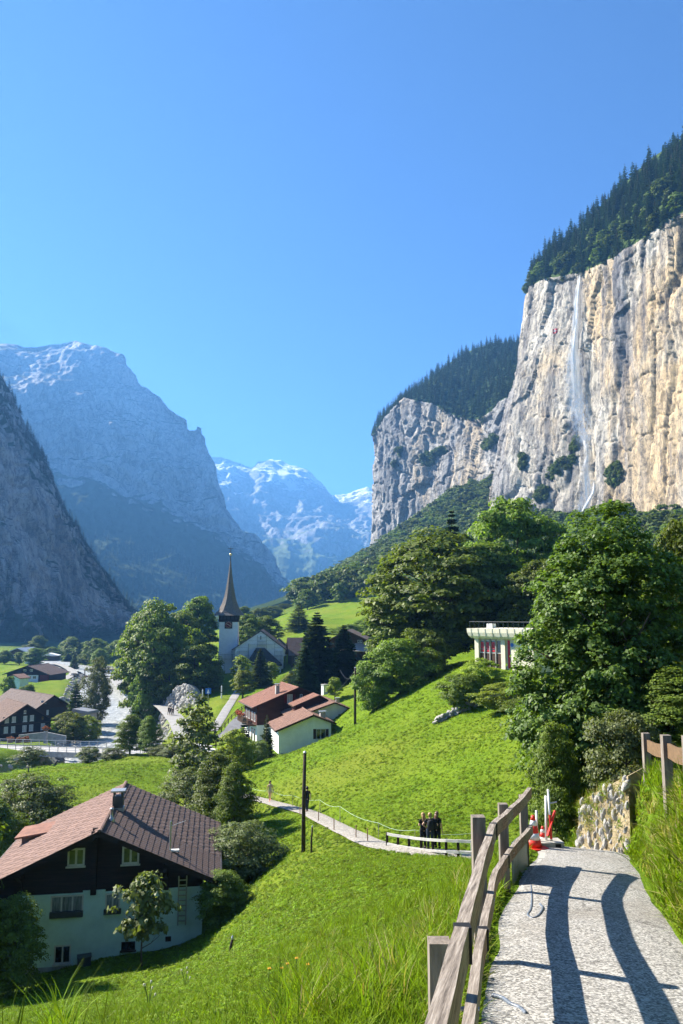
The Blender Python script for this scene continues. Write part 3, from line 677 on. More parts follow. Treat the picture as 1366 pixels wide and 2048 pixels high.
broadleaf('bush_yel', 16, 10, 6.0, .0, 160, 140, .34, 1.5, shape='round', mat_=M_LEAF_YEL, rad=.2)
broadleaf('bush_grey', 17, 10, 5.6, .0, 160, 130, .30, 1.5, shape='round', mat_=M_LEAF_GREY, rad=.2)
broadleaf('airy', 18, 10, 2.3, 2.2, 85, 48, .26, .8, shape='tall', mat_=M_LEAF_GREY, bark=M_BARK_PALE, rad=.10, hollow=.35)
broadleaf('sapling', 19, 10, 3.9, 2.4, 80, 26, .62, 1.3, shape='round', mat_=M_LEAF_GREY, rad=.16, hollow=.35)
broadleaf('fine', 20, 10, 3.6, .4, 280, 110, .19, .95, shape='tall', mat_=M_LEAF, rad=.2, hollow=.35)
broadleaf('fine_grey', 21, 10, 4.6, .4, 250, 110, .20, 1.2, shape='round', mat_=M_LEAF_GREY, rad=.2, hollow=.45)
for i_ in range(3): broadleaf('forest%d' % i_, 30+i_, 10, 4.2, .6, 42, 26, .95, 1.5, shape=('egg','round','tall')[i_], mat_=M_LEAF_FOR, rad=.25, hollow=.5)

def conifer(key, seed, H=10., Rr=2.0, tiers=22, br=9, twigs=9, mat_=None, z0=.6, droop=.35, upper=1.0, jag=.3, trunk=.16, bark=None, tw=.17):
    r = np.random.default_rng(seed); mat_ = mat_ or M_NEEDLE
    V, F, A = [], [], []
    def quad(a, b, c, d, v):
        n = len(V); V.extend([a,b,c,d]); F.append((n,n+1,n+2,n+3)); A.extend([v]*4)
    for t in range(tiers):
        f = (t+.5*r.random())/tiers; z = z0+(H-z0)*f
        L0 = Rr*((1-f)**.85)*(1+.0*f)+.06
        for k in range(br):
            a = 2*math.pi*(k+.5*(t%2)+.5*r.random())/br; L = L0*(1-jag+2*jag*r.random()); dr = droop*(.6+.8*r.random())
            d = np.array([math.cos(a), math.sin(a), 0]); s = np.array([-d[1], d[0], 0])
            def pt(q): return np.array([0,0,z])+d*L*q+np.array([0,0,-dr*L*q+.38*dr*L*q*q*1.3])
            v = r.random()*.8
            if twigs <= 1:
                w = L*.42; quad(pt(.02), pt(.55)+s*w*.5-np.array([0,0,.05*L]), pt(1.), pt(.55)-s*w*.5-np.array([0,0,.05*L]), v)
            else:
                for j in range(twigs):
                    q = .12+.88*(j+.5)/twigs; c = pt(q); wl = L*tw*2.1*(1.15-q)*(0.7+.6*r.random())+.05*L
                    for sg in (-1, 1):
                        e = c+s*sg*wl+d*wl*.55+np.array([0,0,-.28*wl*(.5+r.random())]); hw = .055*Rr*(.7+.6*r.random())
                        quad(c-d*hw, e-d*hw*.3+np.array([0,0,-hw*.6]), e+d*hw*.6, c+d*hw+np.array([0,0,hw*.4]), min(1, v+.25*r.random()*q))
    V = np.array(V); 
    crown = mesh_np('crown_'+key, V, np.array(F), mat_, False, {'v': np.array(A)})
    mb = MB().tube([(0,0,-.3),(0,0,H*.5),(0,0,H*.98)], [trunk, trunk*.6, .02], 7)
    PROTO[key] = (mb.mesh('trunk_'+key, bark or M_BARK, True), crown, H, Rr)
conifer('spruce', 41, 10, 2.1, 38, 13, 8, tw=.22, droop=.45)
conifer('spruce2', 42, 10, 2.6, 36, 13, 8, jag=.4, droop=.35, tw=.24)
conifer('larch', 43, 10, 1.8, 36, 11, 7, mat_=M_NEEDLE_L, jag=.5, droop=.25, tw=.24)
conifer('blue_spruce', 44, 10, 3.2, 20, 11, 8, mat_=M_NEEDLE_B, droop=.15, z0=.2)
conifer('column', 45, 10, 1.9, 26, 9, 6, mat_=M_NEEDLE_L, droop=-.35, z0=.1, jag=.4)
for i_ in range(3): conifer('far_con%d' % i_, 50+i_, 10, 1.75+.25*i_, 14, 8, 1, jag=.4, droop=.45, z0=.2, trunk=.12)

def joined(key):
    """trunk and crown in one mesh, for trees too far away to show their parts"""
    t, c, H, Rr = PROTO[key]; bm = bmesh.new(); bm.from_mesh(t); nt_ = len(bm.faces); bm.from_mesh(c)
    bm.faces.ensure_lookup_table()
    for i, f in enumerate(bm.faces): f.material_index = 0 if i < nt_ else 1
    me = bpy.data.meshes.new('tree_'+key); bm.to_mesh(me); bm.free()
    me.materials.append(t.materials[0]); me.materials.append(c.materials[0]); return me
JOIN = {k: joined(k) for k in ['far_con0','far_con1','far_con2','forest0','forest1','forest2']}

def tree(key, name, label, cat, loc, h, w=None, group=None, rz=None):
    """w = crown width in metres"""
    t, c, H, Rr = PROTO[key]
    o = thing(name, label, cat, loc, random.random()*6.28 if rz is None else rz, group)
    sz = h/H; sx = sz if w is None else w/(2.05*Rr)
    o.scale = (sx, sx, sz)
    link('trunk', t, o); link('crown', c, o); return o
def tree_px(key, name, label, px, py_top, Y, w_px, cat='tree', group=None, base_py=None, rz=None):
    """stand a tree on the ground at distance Y with its tip at (px, py_top)"""
    top = at(px, py_top, Y); b = gz(top.x, Y)
    if base_py is not None: b = at(px, base_py, Y).z
    return tree(key, name, label, cat, (top.x, Y, b-.05), max(.3, top.z-b), w_px*Y/F_PX*1.02, group, rz)

# ------------------------------------------------------------------ scatter "stuff" by geometry nodes
def scatter(name, label, pts, scl, meshes, rng_, tilt=.25, zsc=None, kind='stuff', normal=None):
    """instances of small meshes on points; each mesh gets its own modifier-free object group"""
    n = len(pts); pick = rng_.integers(0, len(meshes), n)
    root = None
    for k, me_src in enumerate(meshes):
        m = pick == k
        if not m.any(): continue
        P = pts[m]; me = bpy.data.meshes.new(name+'_points'); me.vertices.add(len(P)); me.vertices.foreach_set('co', P.astype(np.float32).ravel())
        def attr(nm, typ, val):
            a = me.attributes.new(nm, typ, 'POINT'); a.data.foreach_set('value' if typ == 'FLOAT' else 'vector', np.asarray(val, np.float32).ravel())
        s = scl[m]; zs = s if zsc is None else zsc[m]
        attr('sc', 'FLOAT_VECTOR', np.stack([s, s, zs], 1))
        rot = np.stack([rng_.normal(size=len(P))*tilt, rng_.normal(size=len(P))*tilt, rng_.random(len(P))*6.283], 1); attr('ro', 'FLOAT_VECTOR', rot)
        src = bpy.data.objects.new(name+'_source', me_src)
        ng = bpy.data.node_groups.new(name+'_nodes', 'GeometryNodeTree')
        ng.interface.new_socket('Geometry', in_out='INPUT', socket_type='NodeSocketGeometry'); ng.interface.new_socket('Geometry', in_out='OUTPUT', socket_type='NodeSocketGeometry')
        gi = ng.nodes.new('NodeGroupInput'); go = ng.nodes.new('NodeGroupOutput'); iop = ng.nodes.new('GeometryNodeInstanceOnPoints')
        oi = ng.nodes.new('GeometryNodeObjectInfo'); oi.inputs[0].default_value = src
        a1 = ng.nodes.new('GeometryNodeInputNamedAttribute'); a1.data_type = 'FLOAT_VECTOR'; a1.inputs[0].default_value = 'sc'
        a2 = ng.nodes.new('GeometryNodeInputNamedAttribute'); a2.data_type = 'FLOAT_VECTOR'; a2.inputs[0].default_value = 'ro'
        ng.links.new(gi.outputs[0], iop.inputs['Points']); ng.links.new(oi.outputs['Geometry'], iop.inputs['Instance'])
        ng.links.new(a2.outputs[0], iop.inputs['Rotation']); ng.links.new(a1.outputs[0], iop.inputs['Scale']); ng.links.new(iop.outputs[0], go.inputs[0])
        o = link(name, me)
        if root is None: root = o; tag(o, label, kind=kind)
        else: o.parent = root
        md = o.modifiers.new('scatter', 'NODES'); md.node_group = ng
    return root
# ------------------------------------------------------------------ forests on the cliffs and slopes
def cap_points(V, ti, n, r, t0, t1, u0, u1):
    nu, nv = V.shape[:2]; out = []
    ok = np.where((ti[0] >= t0) & (ti[0] <= t1))[0]; j0, j1 = ok[0], ok[-1]
    u = (u0+(u1-u0)*r.random(n))*(nu-1.001); v = j0+(j1-j0)*r.random(n)
    i, j = u.astype(int), np.minimum(v.astype(int), nv-2); fu, fv = (u-i)[:,None], (v-j)[:,None]
    return (V[i,j]*(1-fu)*(1-fv)+V[i+1,j]*fu*(1-fv)+V[i,j+1]*(1-fu)*fv+V[i+1,j+1]*fu*fv)
def visible_px(P, x0=-30, x1=1400, y0=0, y1=2100):
    px, py = to_px(P[:,0], P[:,1], P[:,2]); return (px > x0) & (px < x1) & (py > y0) & (py < y1)
def spread(P, dmin):
    keep = []; cell = {}
    for i, p in enumerate(P):
        k = (int(p[0]//dmin), int(p[1]//dmin), int(p[2]//dmin)); ok = True
        for a in (-1,0,1):
            for b in (-1,0,1):
                for c in (-1,0,1):
                    for j in cell.get((k[0]+a,k[1]+b,k[2]+c), ()):
                        if np.sum((P[j]-p)**2) < dmin*dmin: ok = False
        if ok: keep.append(i); cell.setdefault(k, []).append(i)
    return P[keep]
rf = np.random.default_rng(77)
def individuals(name, label, cat, group, P, hs, keys, wf=1.):
    for p, h in zip(P, hs):
        k = keys[int(rf.integers(0, len(keys)))]; s = h/10
        o = link(name, JOIN[k], None, (p[0], p[1], p[2]-.4), (0,0,rf.random()*6.28), (s*wf*(.85+.3*rf.random()), s*wf*(.85+.3*rf.random()), s))
        tag(o, label, cat, group)
# conifers on top of the near cliff
P = cap_points(NV, NT, 3600, rf, 1.0, 1.93, .08, .86); P = P[visible_px(P)]; P = spread(P, 6.4)
hs = 10+14*rf.random(len(P))**1.3
order = np.argsort(P[:,1]); P, hs = P[order], hs[order]
individuals('conifer_tree', 'dark conifer on the wooded rim above the waterfall', 'tree', 'conifers along the top of the waterfall cliff', P[:190], hs[:190], ['far_con0','far_con1','far_con2'], 1.25)
extra = [P[190:]]; extra_h = [hs[190:]]
Pb = cap_points(NV, NT, 120, rf, 1.0, 1.35, .1, .8); Pb = spread(Pb[visible_px(Pb)], 11)
individuals('broadleaf_tree', 'small yellow green tree at the rim of the waterfall cliff', 'tree', 'light green trees on the cliff rim', Pb[:30], 9+7*rf.random(30), ['forest0','forest2'])
# conifers on top of the far cliff: the nearest 110 singly, the rest as a wood
P = cap_points(FV, FT, 9000, rf, 1.0, 1.98, .06, .93); P = P[visible_px(P)]; P = spread(P, 8.)
order = np.argsort(P[:,1]); P = P[order]; hs = 12+12*rf.random(len(P))**1.3
individuals('conifer_tree', 'dark conifer on the far grey cliff, above its rock edge', 'tree', 'conifers along the rim of the far cliff', P[:100], hs[:100], ['far_con0','far_con1','far_con2'], 1.2)
extra.append(P[100:]); extra_h.append(hs[100:])
Pe = np.concatenate(extra); He = np.concatenate(extra_h)
scatter('conifer_wood', 'dense dark conifer wood covering the cliff tops', Pe, He/10*1.2, [JOIN['far_con0'],JOIN['far_con1'],JOIN['far_con2']], rf, .02, He/10)
# ledge bushes on the two right cliffs
def ledge(V, ti, boxes, n, size, name, label):
    nu, nv = V.shape[:2]; Q = V[:, ti[0] < 1].reshape(-1,3); px, py = to_px(Q[:,0], Q[:,1], Q[:,2]); out = []
    for (cx, cy_, rx, ry, ang) in boxes:
        ca, sa = math.cos(ang), math.sin(ang); dx, dy = px-cx, py-cy_
        m = ((dx*ca+dy*sa)/rx)**2+((-dx*sa+dy*ca)/ry)**2 < 1; I = np.where(m)[0]
        if len(I): out.append(Q[rf.choice(I, min(n, len(I)), replace=False)])
    P = np.concatenate(out); s = size*(.5+.9*rf.random(len(P)))
    scatter(name, label, P+np.array([0,0,-size*1.0]), s/4, [JOIN['forest0'],JOIN['forest1']], rf, .1)
ledge(FV, FT, [(983,885,18,10,-.7),(855,920,14,12,.6),(880,905,16,6,-.2),(800,905,5,8,0),(790,930,6,5,0)], 55, 3.2, 'ledge_bushes', 'green bushes on ledges of the far grey cliff')
ledge(NV, NT, [(1125,935,34,12,-.65),(1085,990,16,10,-.7),(1230,950,18,22,.2),(1150,890,14,8,-1.0),(1045,925,6,14,0)], 60, 2.1, 'ledge_scrub', 'green scrub on ledges beside the foot of the waterfall')
# broadleaf wood on the slope under the cliffs
def slope_pts(n):
    X = []; 
    Yv = 330+(1180-330)*rf.random(n)**1.2; pxv = 560+(1420-560)*rf.random(n); x = (pxv-683)/F_PX*Yv
    z = ground_z(x, Yv); return np.stack([x, Yv, z], 1)
P = slope_pts(9000); px, py = to_px(P[:,0], P[:,1], P[:,2])
me1 = np.exp(-(((P[:,0]+18)/36)**2+((P[:,1]-350)/100)**2))+np.exp(-(((P[:,0]-4)/30)**2+((P[:,1]-395)/45)**2))
lim = 1195-(px-600)*1.02                                    # lower-left edge of the wood
keep = (me1 < .45) & ((px > 740) | (P[:,1] > 420)) & (px > 585+rf.random(len(px))*30) & (py < 1290)
P = spread(P[keep], 10.5); order = np.argsort(P[:,1]); P = P[order]; hs = (11+8*rf.random(len(P)))
sel = P[:,1] < 620
Pn, Hn = P[sel], hs[sel]; pxn, _ = to_px(Pn[:,0], Pn[:,1], Pn[:,2]); vis = pxn < 1010
big = np.where(vis)[0][:190]; rest = np.ones(len(P), bool); idx = np.where(sel)[0][big]; rest[idx] = False
individuals('broadleaf_tree', 'green broadleaf tree in the wood under the cliffs', 'tree', 'broadleaf trees in the wood below the cliffs', P[idx], hs[idx], ['forest0','forest1','forest2'], 1.1)
scatter('broadleaf_wood', 'dense green broadleaf wood climbing to the foot of the cliffs', P[rest], hs[rest]/10*1.15, [JOIN['forest0'],JOIN['forest1'],JOIN['forest2']], rf, .03, hs[rest]/10)
# dark woods on the left mountain sides
P1 = cap_points(LV, LT, 5200, rf, 0., .32, .22, .98); P2 = cap_points(LV, LT, 900, rf, 1.25, 1.98, .2, .98); P3 = cap_points(BV, BT, 2500, rf, 0., .55, .3, .97)
P = np.concatenate([P1, P2]); P = P[visible_px(P)]; P = P[fbm(P[:,0]*.01, P[:,1]*.01, P[:,2]*.012, 3, 6) > -.12]
P = spread(P, 10.); hs = 14+9*rf.random(len(P))
P3 = P3[visible_px(P3)]; P3 = spread(P3, 18); h3 = 20+8*rf.random(len(P3))
scatter('mountain_wood', 'dark shaded conifer woods on the left mountain sides', np.concatenate([P, P3]), np.concatenate([hs, h3])/10*1.3, [JOIN['far_con0'],JOIN['far_con1'],JOIN['far_con2']], rf, .02, np.concatenate([hs, h3])/10)

# ------------------------------------------------------------------ trees one can point at
G1 = None
# near right: the big maple and its neighbours
def near_maple():
    r = np.random.default_rng(101)
    H, Rr = 10.4, 3.75
    P, N, A = [], [], []
    def cloud(c, rad, n, zs=.8):
        k = max(4, int(n/55))
        q = r.normal(size=(k,3)); q /= np.linalg.norm(q, axis=1)[:,None]; cc = np.array(c)+q*np.array([rad,rad,rad*zs])*(.55+.45*r.random((k,1))**.5)
        for i in range(k):
            m = 80; w = r.normal(size=(m,3)); w /= np.linalg.norm(w, axis=1)[:,None]; w[:,2] = np.abs(w[:,2])*.8-.25
            cr = .42*(.6+.8*r.random())
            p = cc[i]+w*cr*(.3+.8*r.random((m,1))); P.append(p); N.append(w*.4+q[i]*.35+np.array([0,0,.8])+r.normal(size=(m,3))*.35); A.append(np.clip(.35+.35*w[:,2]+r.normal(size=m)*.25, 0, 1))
    blobs = [((0,0,6.6),2.9,15000,.9),((-.9,-.6,4.6),2.9,13000,.8),((.9,-.5,4.2),3.0,12000,.8),((0,0,8.6),1.6,5000,1.),((-1.6,-.4,2.6),2.3,9000,.75),((1.7,-.8,2.4),2.5,9000,.75),((-.2,-1.4,3.2),2.2,8000,.8),((-1.2,-.4,6.6),1.6,4500,1.),((1.3,.2,7.4),1.5,4000,1.),((-1.0,-.8,1.2),1.5,4000,.7)]
    for c, rad, n, zs in blobs: cloud(c, rad, n, zs)
    P, N, A = np.concatenate(P), np.concatenate(N), np.concatenate(A)
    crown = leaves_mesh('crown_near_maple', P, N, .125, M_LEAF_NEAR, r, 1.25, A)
    trunk = limb_mesh('trunk_near_maple', r, 9.8, 3.2, 1.2, .22, M_BARK, 14)
    PROTO['near_maple'] = (trunk, crown, H, Rr)
near_maple()
def stand(key, name, label, px, Y, py_top, w_px, cat='tree', group=None, rz=None, base_py=None):
    return tree_px(key, name, label, px, py_top, Y, w_px, cat, group, base_py, rz)
stand('near_maple', 'maple_tree', 'large leafy maple filling the right edge above the paved path', 1205, 24, 990, 400, rz=0)
stand('fine', 'tree', 'dark tree behind the large maple at the right edge', 1345, 30, 1040, 170)
stand('fine', 'shrub', 'leafy shrub at the foot of the large maple by the stone bank', 1105, 21.5, 1440, 110, 'shrub')
stand('bush_grey', 'shrub', 'arching pale leaved shrub under the maple behind the brown fence', 1250, 19, 1415, 150, 'shrub')
stand('fine', 'shrub', 'dark shrub in deep shade behind the brown fence', 1360, 21, 1330, 170, 'shrub')
# centre right: the maples above the meadow
stand('maple', 'maple_tree', 'broad dark maple left of the red shuttered pavilion', 880, 112, 1062, 250)
stand('maple3', 'maple_tree', 'tallest round maple behind the pavilion below the cliff', 1025, 122, 996, 200)
stand('maple2', 'maple_tree', 'maple with drooping crown directly behind the pavilion', 965, 116, 1085, 190)
stand('maple2', 'maple_tree', 'maple at the left edge of the dark grove, lower crown', 800, 116, 1150, 130)
stand('maple3', 'maple_tree', 'shaded maple between the pavilion and the large near maple', 1080, 104, 1120, 150)
stand('spruce', 'spruce_tree', 'lone spruce tip rising behind the dark maple grove', 903, 140, 1018, 95)
stand('larch', 'larch_tree', 'olive larch at the left of the maple grove', 772, 150, 1152, 62)
stand('bush', 'shrub', 'rounded shrub at the top edge of the meadow left of the pavilion', 800, 100, 1275, 130, 'shrub')
stand('bush', 'shrub', 'leafy shrub beside the tall wooden pole above the white house', 745, 100, 1318, 80, 'shrub')
stand('bush', 'shrub', 'dark shrub filling the shade between the grove and the meadow crest', 850, 103, 1255, 110, 'shrub')
stand('bush_yel', 'shrub', 'bright shrub below the pavilion windows', 960, 80, 1318, 80, 'shrub')
stand('bush', 'shrub', 'spreading shrub on the meadow below the pavilion', 925, 76, 1345, 92, 'shrub')
stand('bush_yel', 'shrub', 'low hedge under the right end of the pavilion', 1010, 70, 1365, 100, 'shrub')
stand('bush', 'shrub', 'bush between the low meadow wall and the large maple', 1065, 62, 1395, 110, 'shrub')
# village: left of the church
for (px, pyt, Y, w, key, lb) in [
  (318,1203,205,130,'maple','tallest light green tree of the clump left of the church'), (283,1238,215,80,'maple2','leftmost tree of the clump by the riverside path'),
  (400,1192,232,76,'maple2','tall dark tree just left of the church tower'), (362,1222,222,85,'maple','middle tree of the clump left of the church tower'),
  (392,1290,195,96,'maple3','low spreading tree above the white stone embankment'), (340,1290,198,90,'maple3','lower rounded tree above the riverside path'),
  (372,1238,214,60,'larch','slender conifer inside the clump left of the church'), (300,1330,200,70,'bush','dark bush at the foot of the clump by the path'),
  (428,1325,205,40,'maple2','small tree in front of the church tower base')]:
    stand(key, 'tree', lb, px, Y, pyt, w)
# around the church
stand('larch', 'conifer_tree', 'thin brownish conifer in front of the church porch', 521, 196, 1296, 44)
stand('young', 'tree', 'small yellow tree beside the church footway', 486, 178, 1338, 42)
stand('young', 'tree', 'light green young tree left of the church porch', 484, 205, 1308, 34)
stand('young', 'tree', 'small yellow green tree right of the porch conifer', 543, 200, 1322, 30)
stand('bush_yel', 'shrub', 'bright green round bush behind the red chalet roof', 583, 170, 1345, 34, 'shrub')
stand('maple3', 'tree', 'brownish green tree behind the church nave, left', 497, 262, 1228, 62)
stand('maple', 'tree', 'green tree behind the church nave apex', 532, 268, 1232, 55)
stand('maple2', 'tree', 'bluish tree right behind the church spire', 488, 420, 1212, 36)
stand('larch', 'tree', 'tall narrow larch standing on the bright hill meadow', 598, 300, 1204, 44)
stand('larch', 'tree', 'shorter larch right of the tall one on the hill meadow', 617, 215, 1252, 50)
for (px, pyt, Y, w) in [(520,1216,430,40),(545,1212,470,44),(570,1207,520,36)]:
    stand('maple3', 'tree', 'rounded tree on the ridge of the bright hill meadow', px, Y, pyt, w, group='trees along the hill meadow ridge')
stand('spruce2', 'spruce_tree', 'tall dark spruce right of the church', 634, 152, 1222, 100)
stand('spruce2', 'spruce_tree', 'broad dark spruce in front of the church lawn, left of the tall one', 612, 146, 1290, 62)
stand('spruce2', 'spruce_tree', 'dark spruce left of the large brown chalet', 688, 150, 1248, 74)
stand('young', 'tree', 'small pale sapling below the brown chalet', 670, 130, 1352, 28)
for (px, pyt, Y, w, lb) in [(700,1248,235,60,'grey green tree behind the brown chalet, left'),(735,1235,245,56,'grey green tree behind the brown chalet, right')]:
    stand('maple', 'tree', lb, px, Y, pyt, w)
stand('blue_spruce', 'conifer_tree', 'small blue green conical spruce beside the chalet balcony', 489, 112, 1428, 30)
stand('column', 'conifer_tree', 'olive column shaped conifer at the corner of the white house', 534, 100, 1428, 34)
stand('bush_yel', 'shrub', 'yellow green shrub in front of the white house', 468, 88, 1462, 78, 'shrub')
stand('bush_grey', 'shrub', 'olive shrub beside the white house steps', 515, 95, 1480, 46, 'shrub')
# middle left: birch, dark tree group by the big house
stand('airy', 'birch_tree', 'slender pale birch behind the big house roof', 395, 66, 1378, 95)
stand('fine', 'tree', 'tall green tree right of the birch', 440, 58, 1505, 110)
stand('fine_grey', 'tree', 'olive apple tree left of the birch', 375, 62, 1535, 120)
stand('fine', 'tree', 'dark leafy tree beside the hillside path', 470, 55, 1525, 75)
stand('fine_grey', 'shrub', 'wide grey green shrub at the right eave of the big house', 480, 47, 1640, 150, 'shrub')
stand('fine', 'shrub', 'dark shrub against the right corner of the big house', 445, 40, 1740, 95, 'shrub')
stand('sapling', 'tree', 'small pale tree in front of the big house wall', 290, 37, 1742, 96)
stand('fine', 'shrub', 'dark shrub in shade at the left corner of the big house', 30, 35.5, 1790, 120, 'shrub')
stand('maple2', 'tree', 'dark tree at the left frame edge shading the big house', -105, 36, 1570, 215)
stand('fine_grey', 'shrub', 'grey green bush behind the left roof slope of the big house', 60, 62, 1548, 150, 'shrub')
stand('fine', 'shrub', 'dark bush at the left edge behind the big house', -5, 56, 1600, 120, 'shrub')
# river and left village
stand('fine_grey', 'tree', 'tree with a bare lower trunk on the river bank', 196, 205, 1312, 56)
stand('larch', 'conifer_tree', 'light green larch beside the brown restaurant', 153, 195, 1360, 40)
stand('bush_yel', 'shrub', 'yellow green hedge between the restaurant and the river', 140, 178, 1425, 66, 'shrub')
stand('bush_yel', 'shrub', 'yellow green bush at the river edge', 178, 180, 1432, 44, 'shrub')
stand('fine', 'tree', 'dark green tree in front of the bridge, left of the pair', 262, 122, 1428, 56)
stand('fine', 'tree', 'dark green tree in front of the bridge, right of the pair', 300, 120, 1432, 48)
for (px, pyt, Y, w) in [(180,1492,112,40),(225,1495,112,44),(325,1490,112,50),(355,1488,108,54),(400,1500,106,50)]:
    stand('bush_grey', 'shrub', 'low bush along the top edge of the lower meadow', px, Y, pyt, w, 'shrub', 'bushes along the lower meadow edge')
stand('airy', 'shrub', 'spiky leafless looking shrub below the bridge at the left', 60, 100, 1490, 60, 'shrub')
rv = np.random.default_rng(5)
for k in range(34):
    px = 60+rv.random()*200; Y = 395+rv.random()*170; 
    con = rv.random() < .3
    stand('larch' if con else ('maple','maple2','maple3')[k % 3], 'tree', 'tree in the valley wood beyond the green field', px, Y, 1312-rv.random()*34-(Y-395)*.06, (14 if con else 30)+rv.random()*14, group='trees of the valley wood')
for (px, pyt, Y, w) in [(18,1352,255,26),(48,1372,250,22),(58,1368,252,22)]:
    stand('bush', 'shrub', 'bush behind the barn roof beside the pale lane', px, Y, pyt, w, 'shrub', 'bushes behind the barn')
for (px, pyt, Y, w) in [(10,1300,420,26),(40,1304,420,24),(-10,1310,430,30)]:
    stand('maple3', 'tree', 'tree around the far farmhouse', px, Y, pyt, w, group='trees around the far farmhouse')
# ------------------------------------------------------------------ building kit
M_PLASTER = mat('white_plaster', (.80,.81,.78), (.68,.70,.66), 1.1, .9, .15, bmp=.15, lo=.3, hi=.6)
M_PLASTER_MINT = mat('weathered_mint_plaster', (.56,.73,.64), (.45,.60,.52), .9, .92, .12, bmp=.2, lo=.3, hi=.55)
M_TIMBER = mat('dark_timber', (.035,.022,.016), (.015,.010,.008), 3, .85, .2, stretch=(.2,.2,3.), bmp=.4)
M_TIMBER_RED = mat('red_brown_timber', (.085,.030,.022), (.045,.018,.014), 3, .85, .2, stretch=(.2,.2,3.), bmp=.3)
M_TIMBER_BR = mat('brown_timber', (.085,.050,.032), (.045,.027,.018), 3, .85, .2, stretch=(.2,.2,2.5), bmp=.3)
M_TILE = mat('terracotta_tile', (.27,.135,.095), (.17,.085,.06), 2.2, .85, .2, detail=6)
M_TILE_BR = mat('brown_tile', (.26,.15,.105), (.15,.085,.065), 2.2, .85, .2, detail=6)
M_TILE_DK = mat('dark_weathered_shade_tile', (.14,.095,.078), (.075,.052,.046), 2.5, .8, .25, detail=6)  # dark roofs; also painted shade on the big chalet's right slope
M_TILE_PINK = mat('lit_pink_tile', (.235,.148,.118), (.16,.10,.08), 1.4, .85, .2, detail=6)  # lighter tile copy, sunlit tone put into the big chalet's left slope
M_SLATE = mat('dark_slate', (.035,.033,.034), (.022,.021,.022), 3, .6, .4)
M_SHINGLE = mat('grey_wood_shingle', (.20,.175,.15), (.10,.085,.075), 2.4, .85, .2, stretch=(1,1,3.5), bmp=.7, bdist=.08, detail=6)
M_FRAME = mat('window_frame', (.62,.60,.52), (.52,.50,.43), 4, .6)
M_WHITE = mat('white_paint', (.74,.74,.72), (.64,.64,.62), 3, .6)
M_DARKMETAL = mat('dark_metal', (.05,.055,.06), (.035,.04,.045), 4, .5, .5)
M_STEEL = mat('galvanised_steel', (.42,.43,.44), (.34,.35,.36), 5, .45, .5, .7)
M_COPPER = mat('gutter_metal', (.10,.075,.06), (.06,.05,.04), 4, .5, .5, .4)
M_CONC = mat('concrete', (.40,.39,.37), (.28,.275,.26), 1.6, .9, .2, bmp=.2)
M_CREAM = mat('cream_render', (.72,.68,.52), (.60,.56,.42), 1.5, .85)
M_REDSH = mat('red_shutter', (.55,.015,.025), (.45,.012,.02), 4, .5, .4)
M_REDDK = mat('dark_red_shutter', (.16,.015,.018), (.11,.012,.014), 4, .6)
M_BRSH = mat('brown_shutter', (.05,.028,.018), (.035,.02,.014), 5, .7)
M_GREENSH = mat('green_shutter', (.020,.040,.026), (.014,.028,.018), 5, .7)
M_CURTAIN = mat('net_curtain', (.58,.58,.55), (.36,.36,.35), 9, .9, stretch=(3,3,.4))
M_CURT_DK = mat('dim_curtain', (.30,.31,.29), (.10,.11,.10), 5, .8, stretch=(4,4,.4))
M_PAINTED_REFL = mat('painted_green_reflection', (.16,.19,.06), (.05,.07,.03), 3, .2, .6)  # greenish reflection painted into the pane's base colour
M_CHURCH = mat('church_whitewash', (.90,.90,.88), (.80,.81,.79), 1.0, .9, .15)
def glass_mat():
    m, nt, b = new_mat('window_glass'); b.inputs['Base Color'].default_value = (.012,.015,.018,1); b.inputs['Roughness'].default_value = .06
    b.inputs['Specular IOR Level'].default_value = .8; return m
M_GLASS = glass_mat()

class Frame:
    """a building's own axes: x along its front, y into it, z up; origin at the middle of the front's base"""
    def __init__(s, o, yaw): s.o = Vector(o); s.yaw = yaw; s.M = Matrix.Translation(s.o) @ Matrix.Rotation(yaw, 4, 'Z'); s.I = s.M.inverted()
    def hit(s, px, py, y=0.):
        a = s.I @ Vector((0,0,0)); d = (s.I.to_3x3() @ ray(px, py)); t = (y-a.y)/d.y; p = a+d*t; return p.x, p.z
    def hitx(s, px, py, x):
        a = s.I @ Vector((0,0,0)); d = (s.I.to_3x3() @ ray(px, py)); t = (x-a.x)/d.x; p = a+d*t; return p.y, p.z
def frame_at(px, py, Y, yaw): return Frame(at(px, py, Y), yaw)

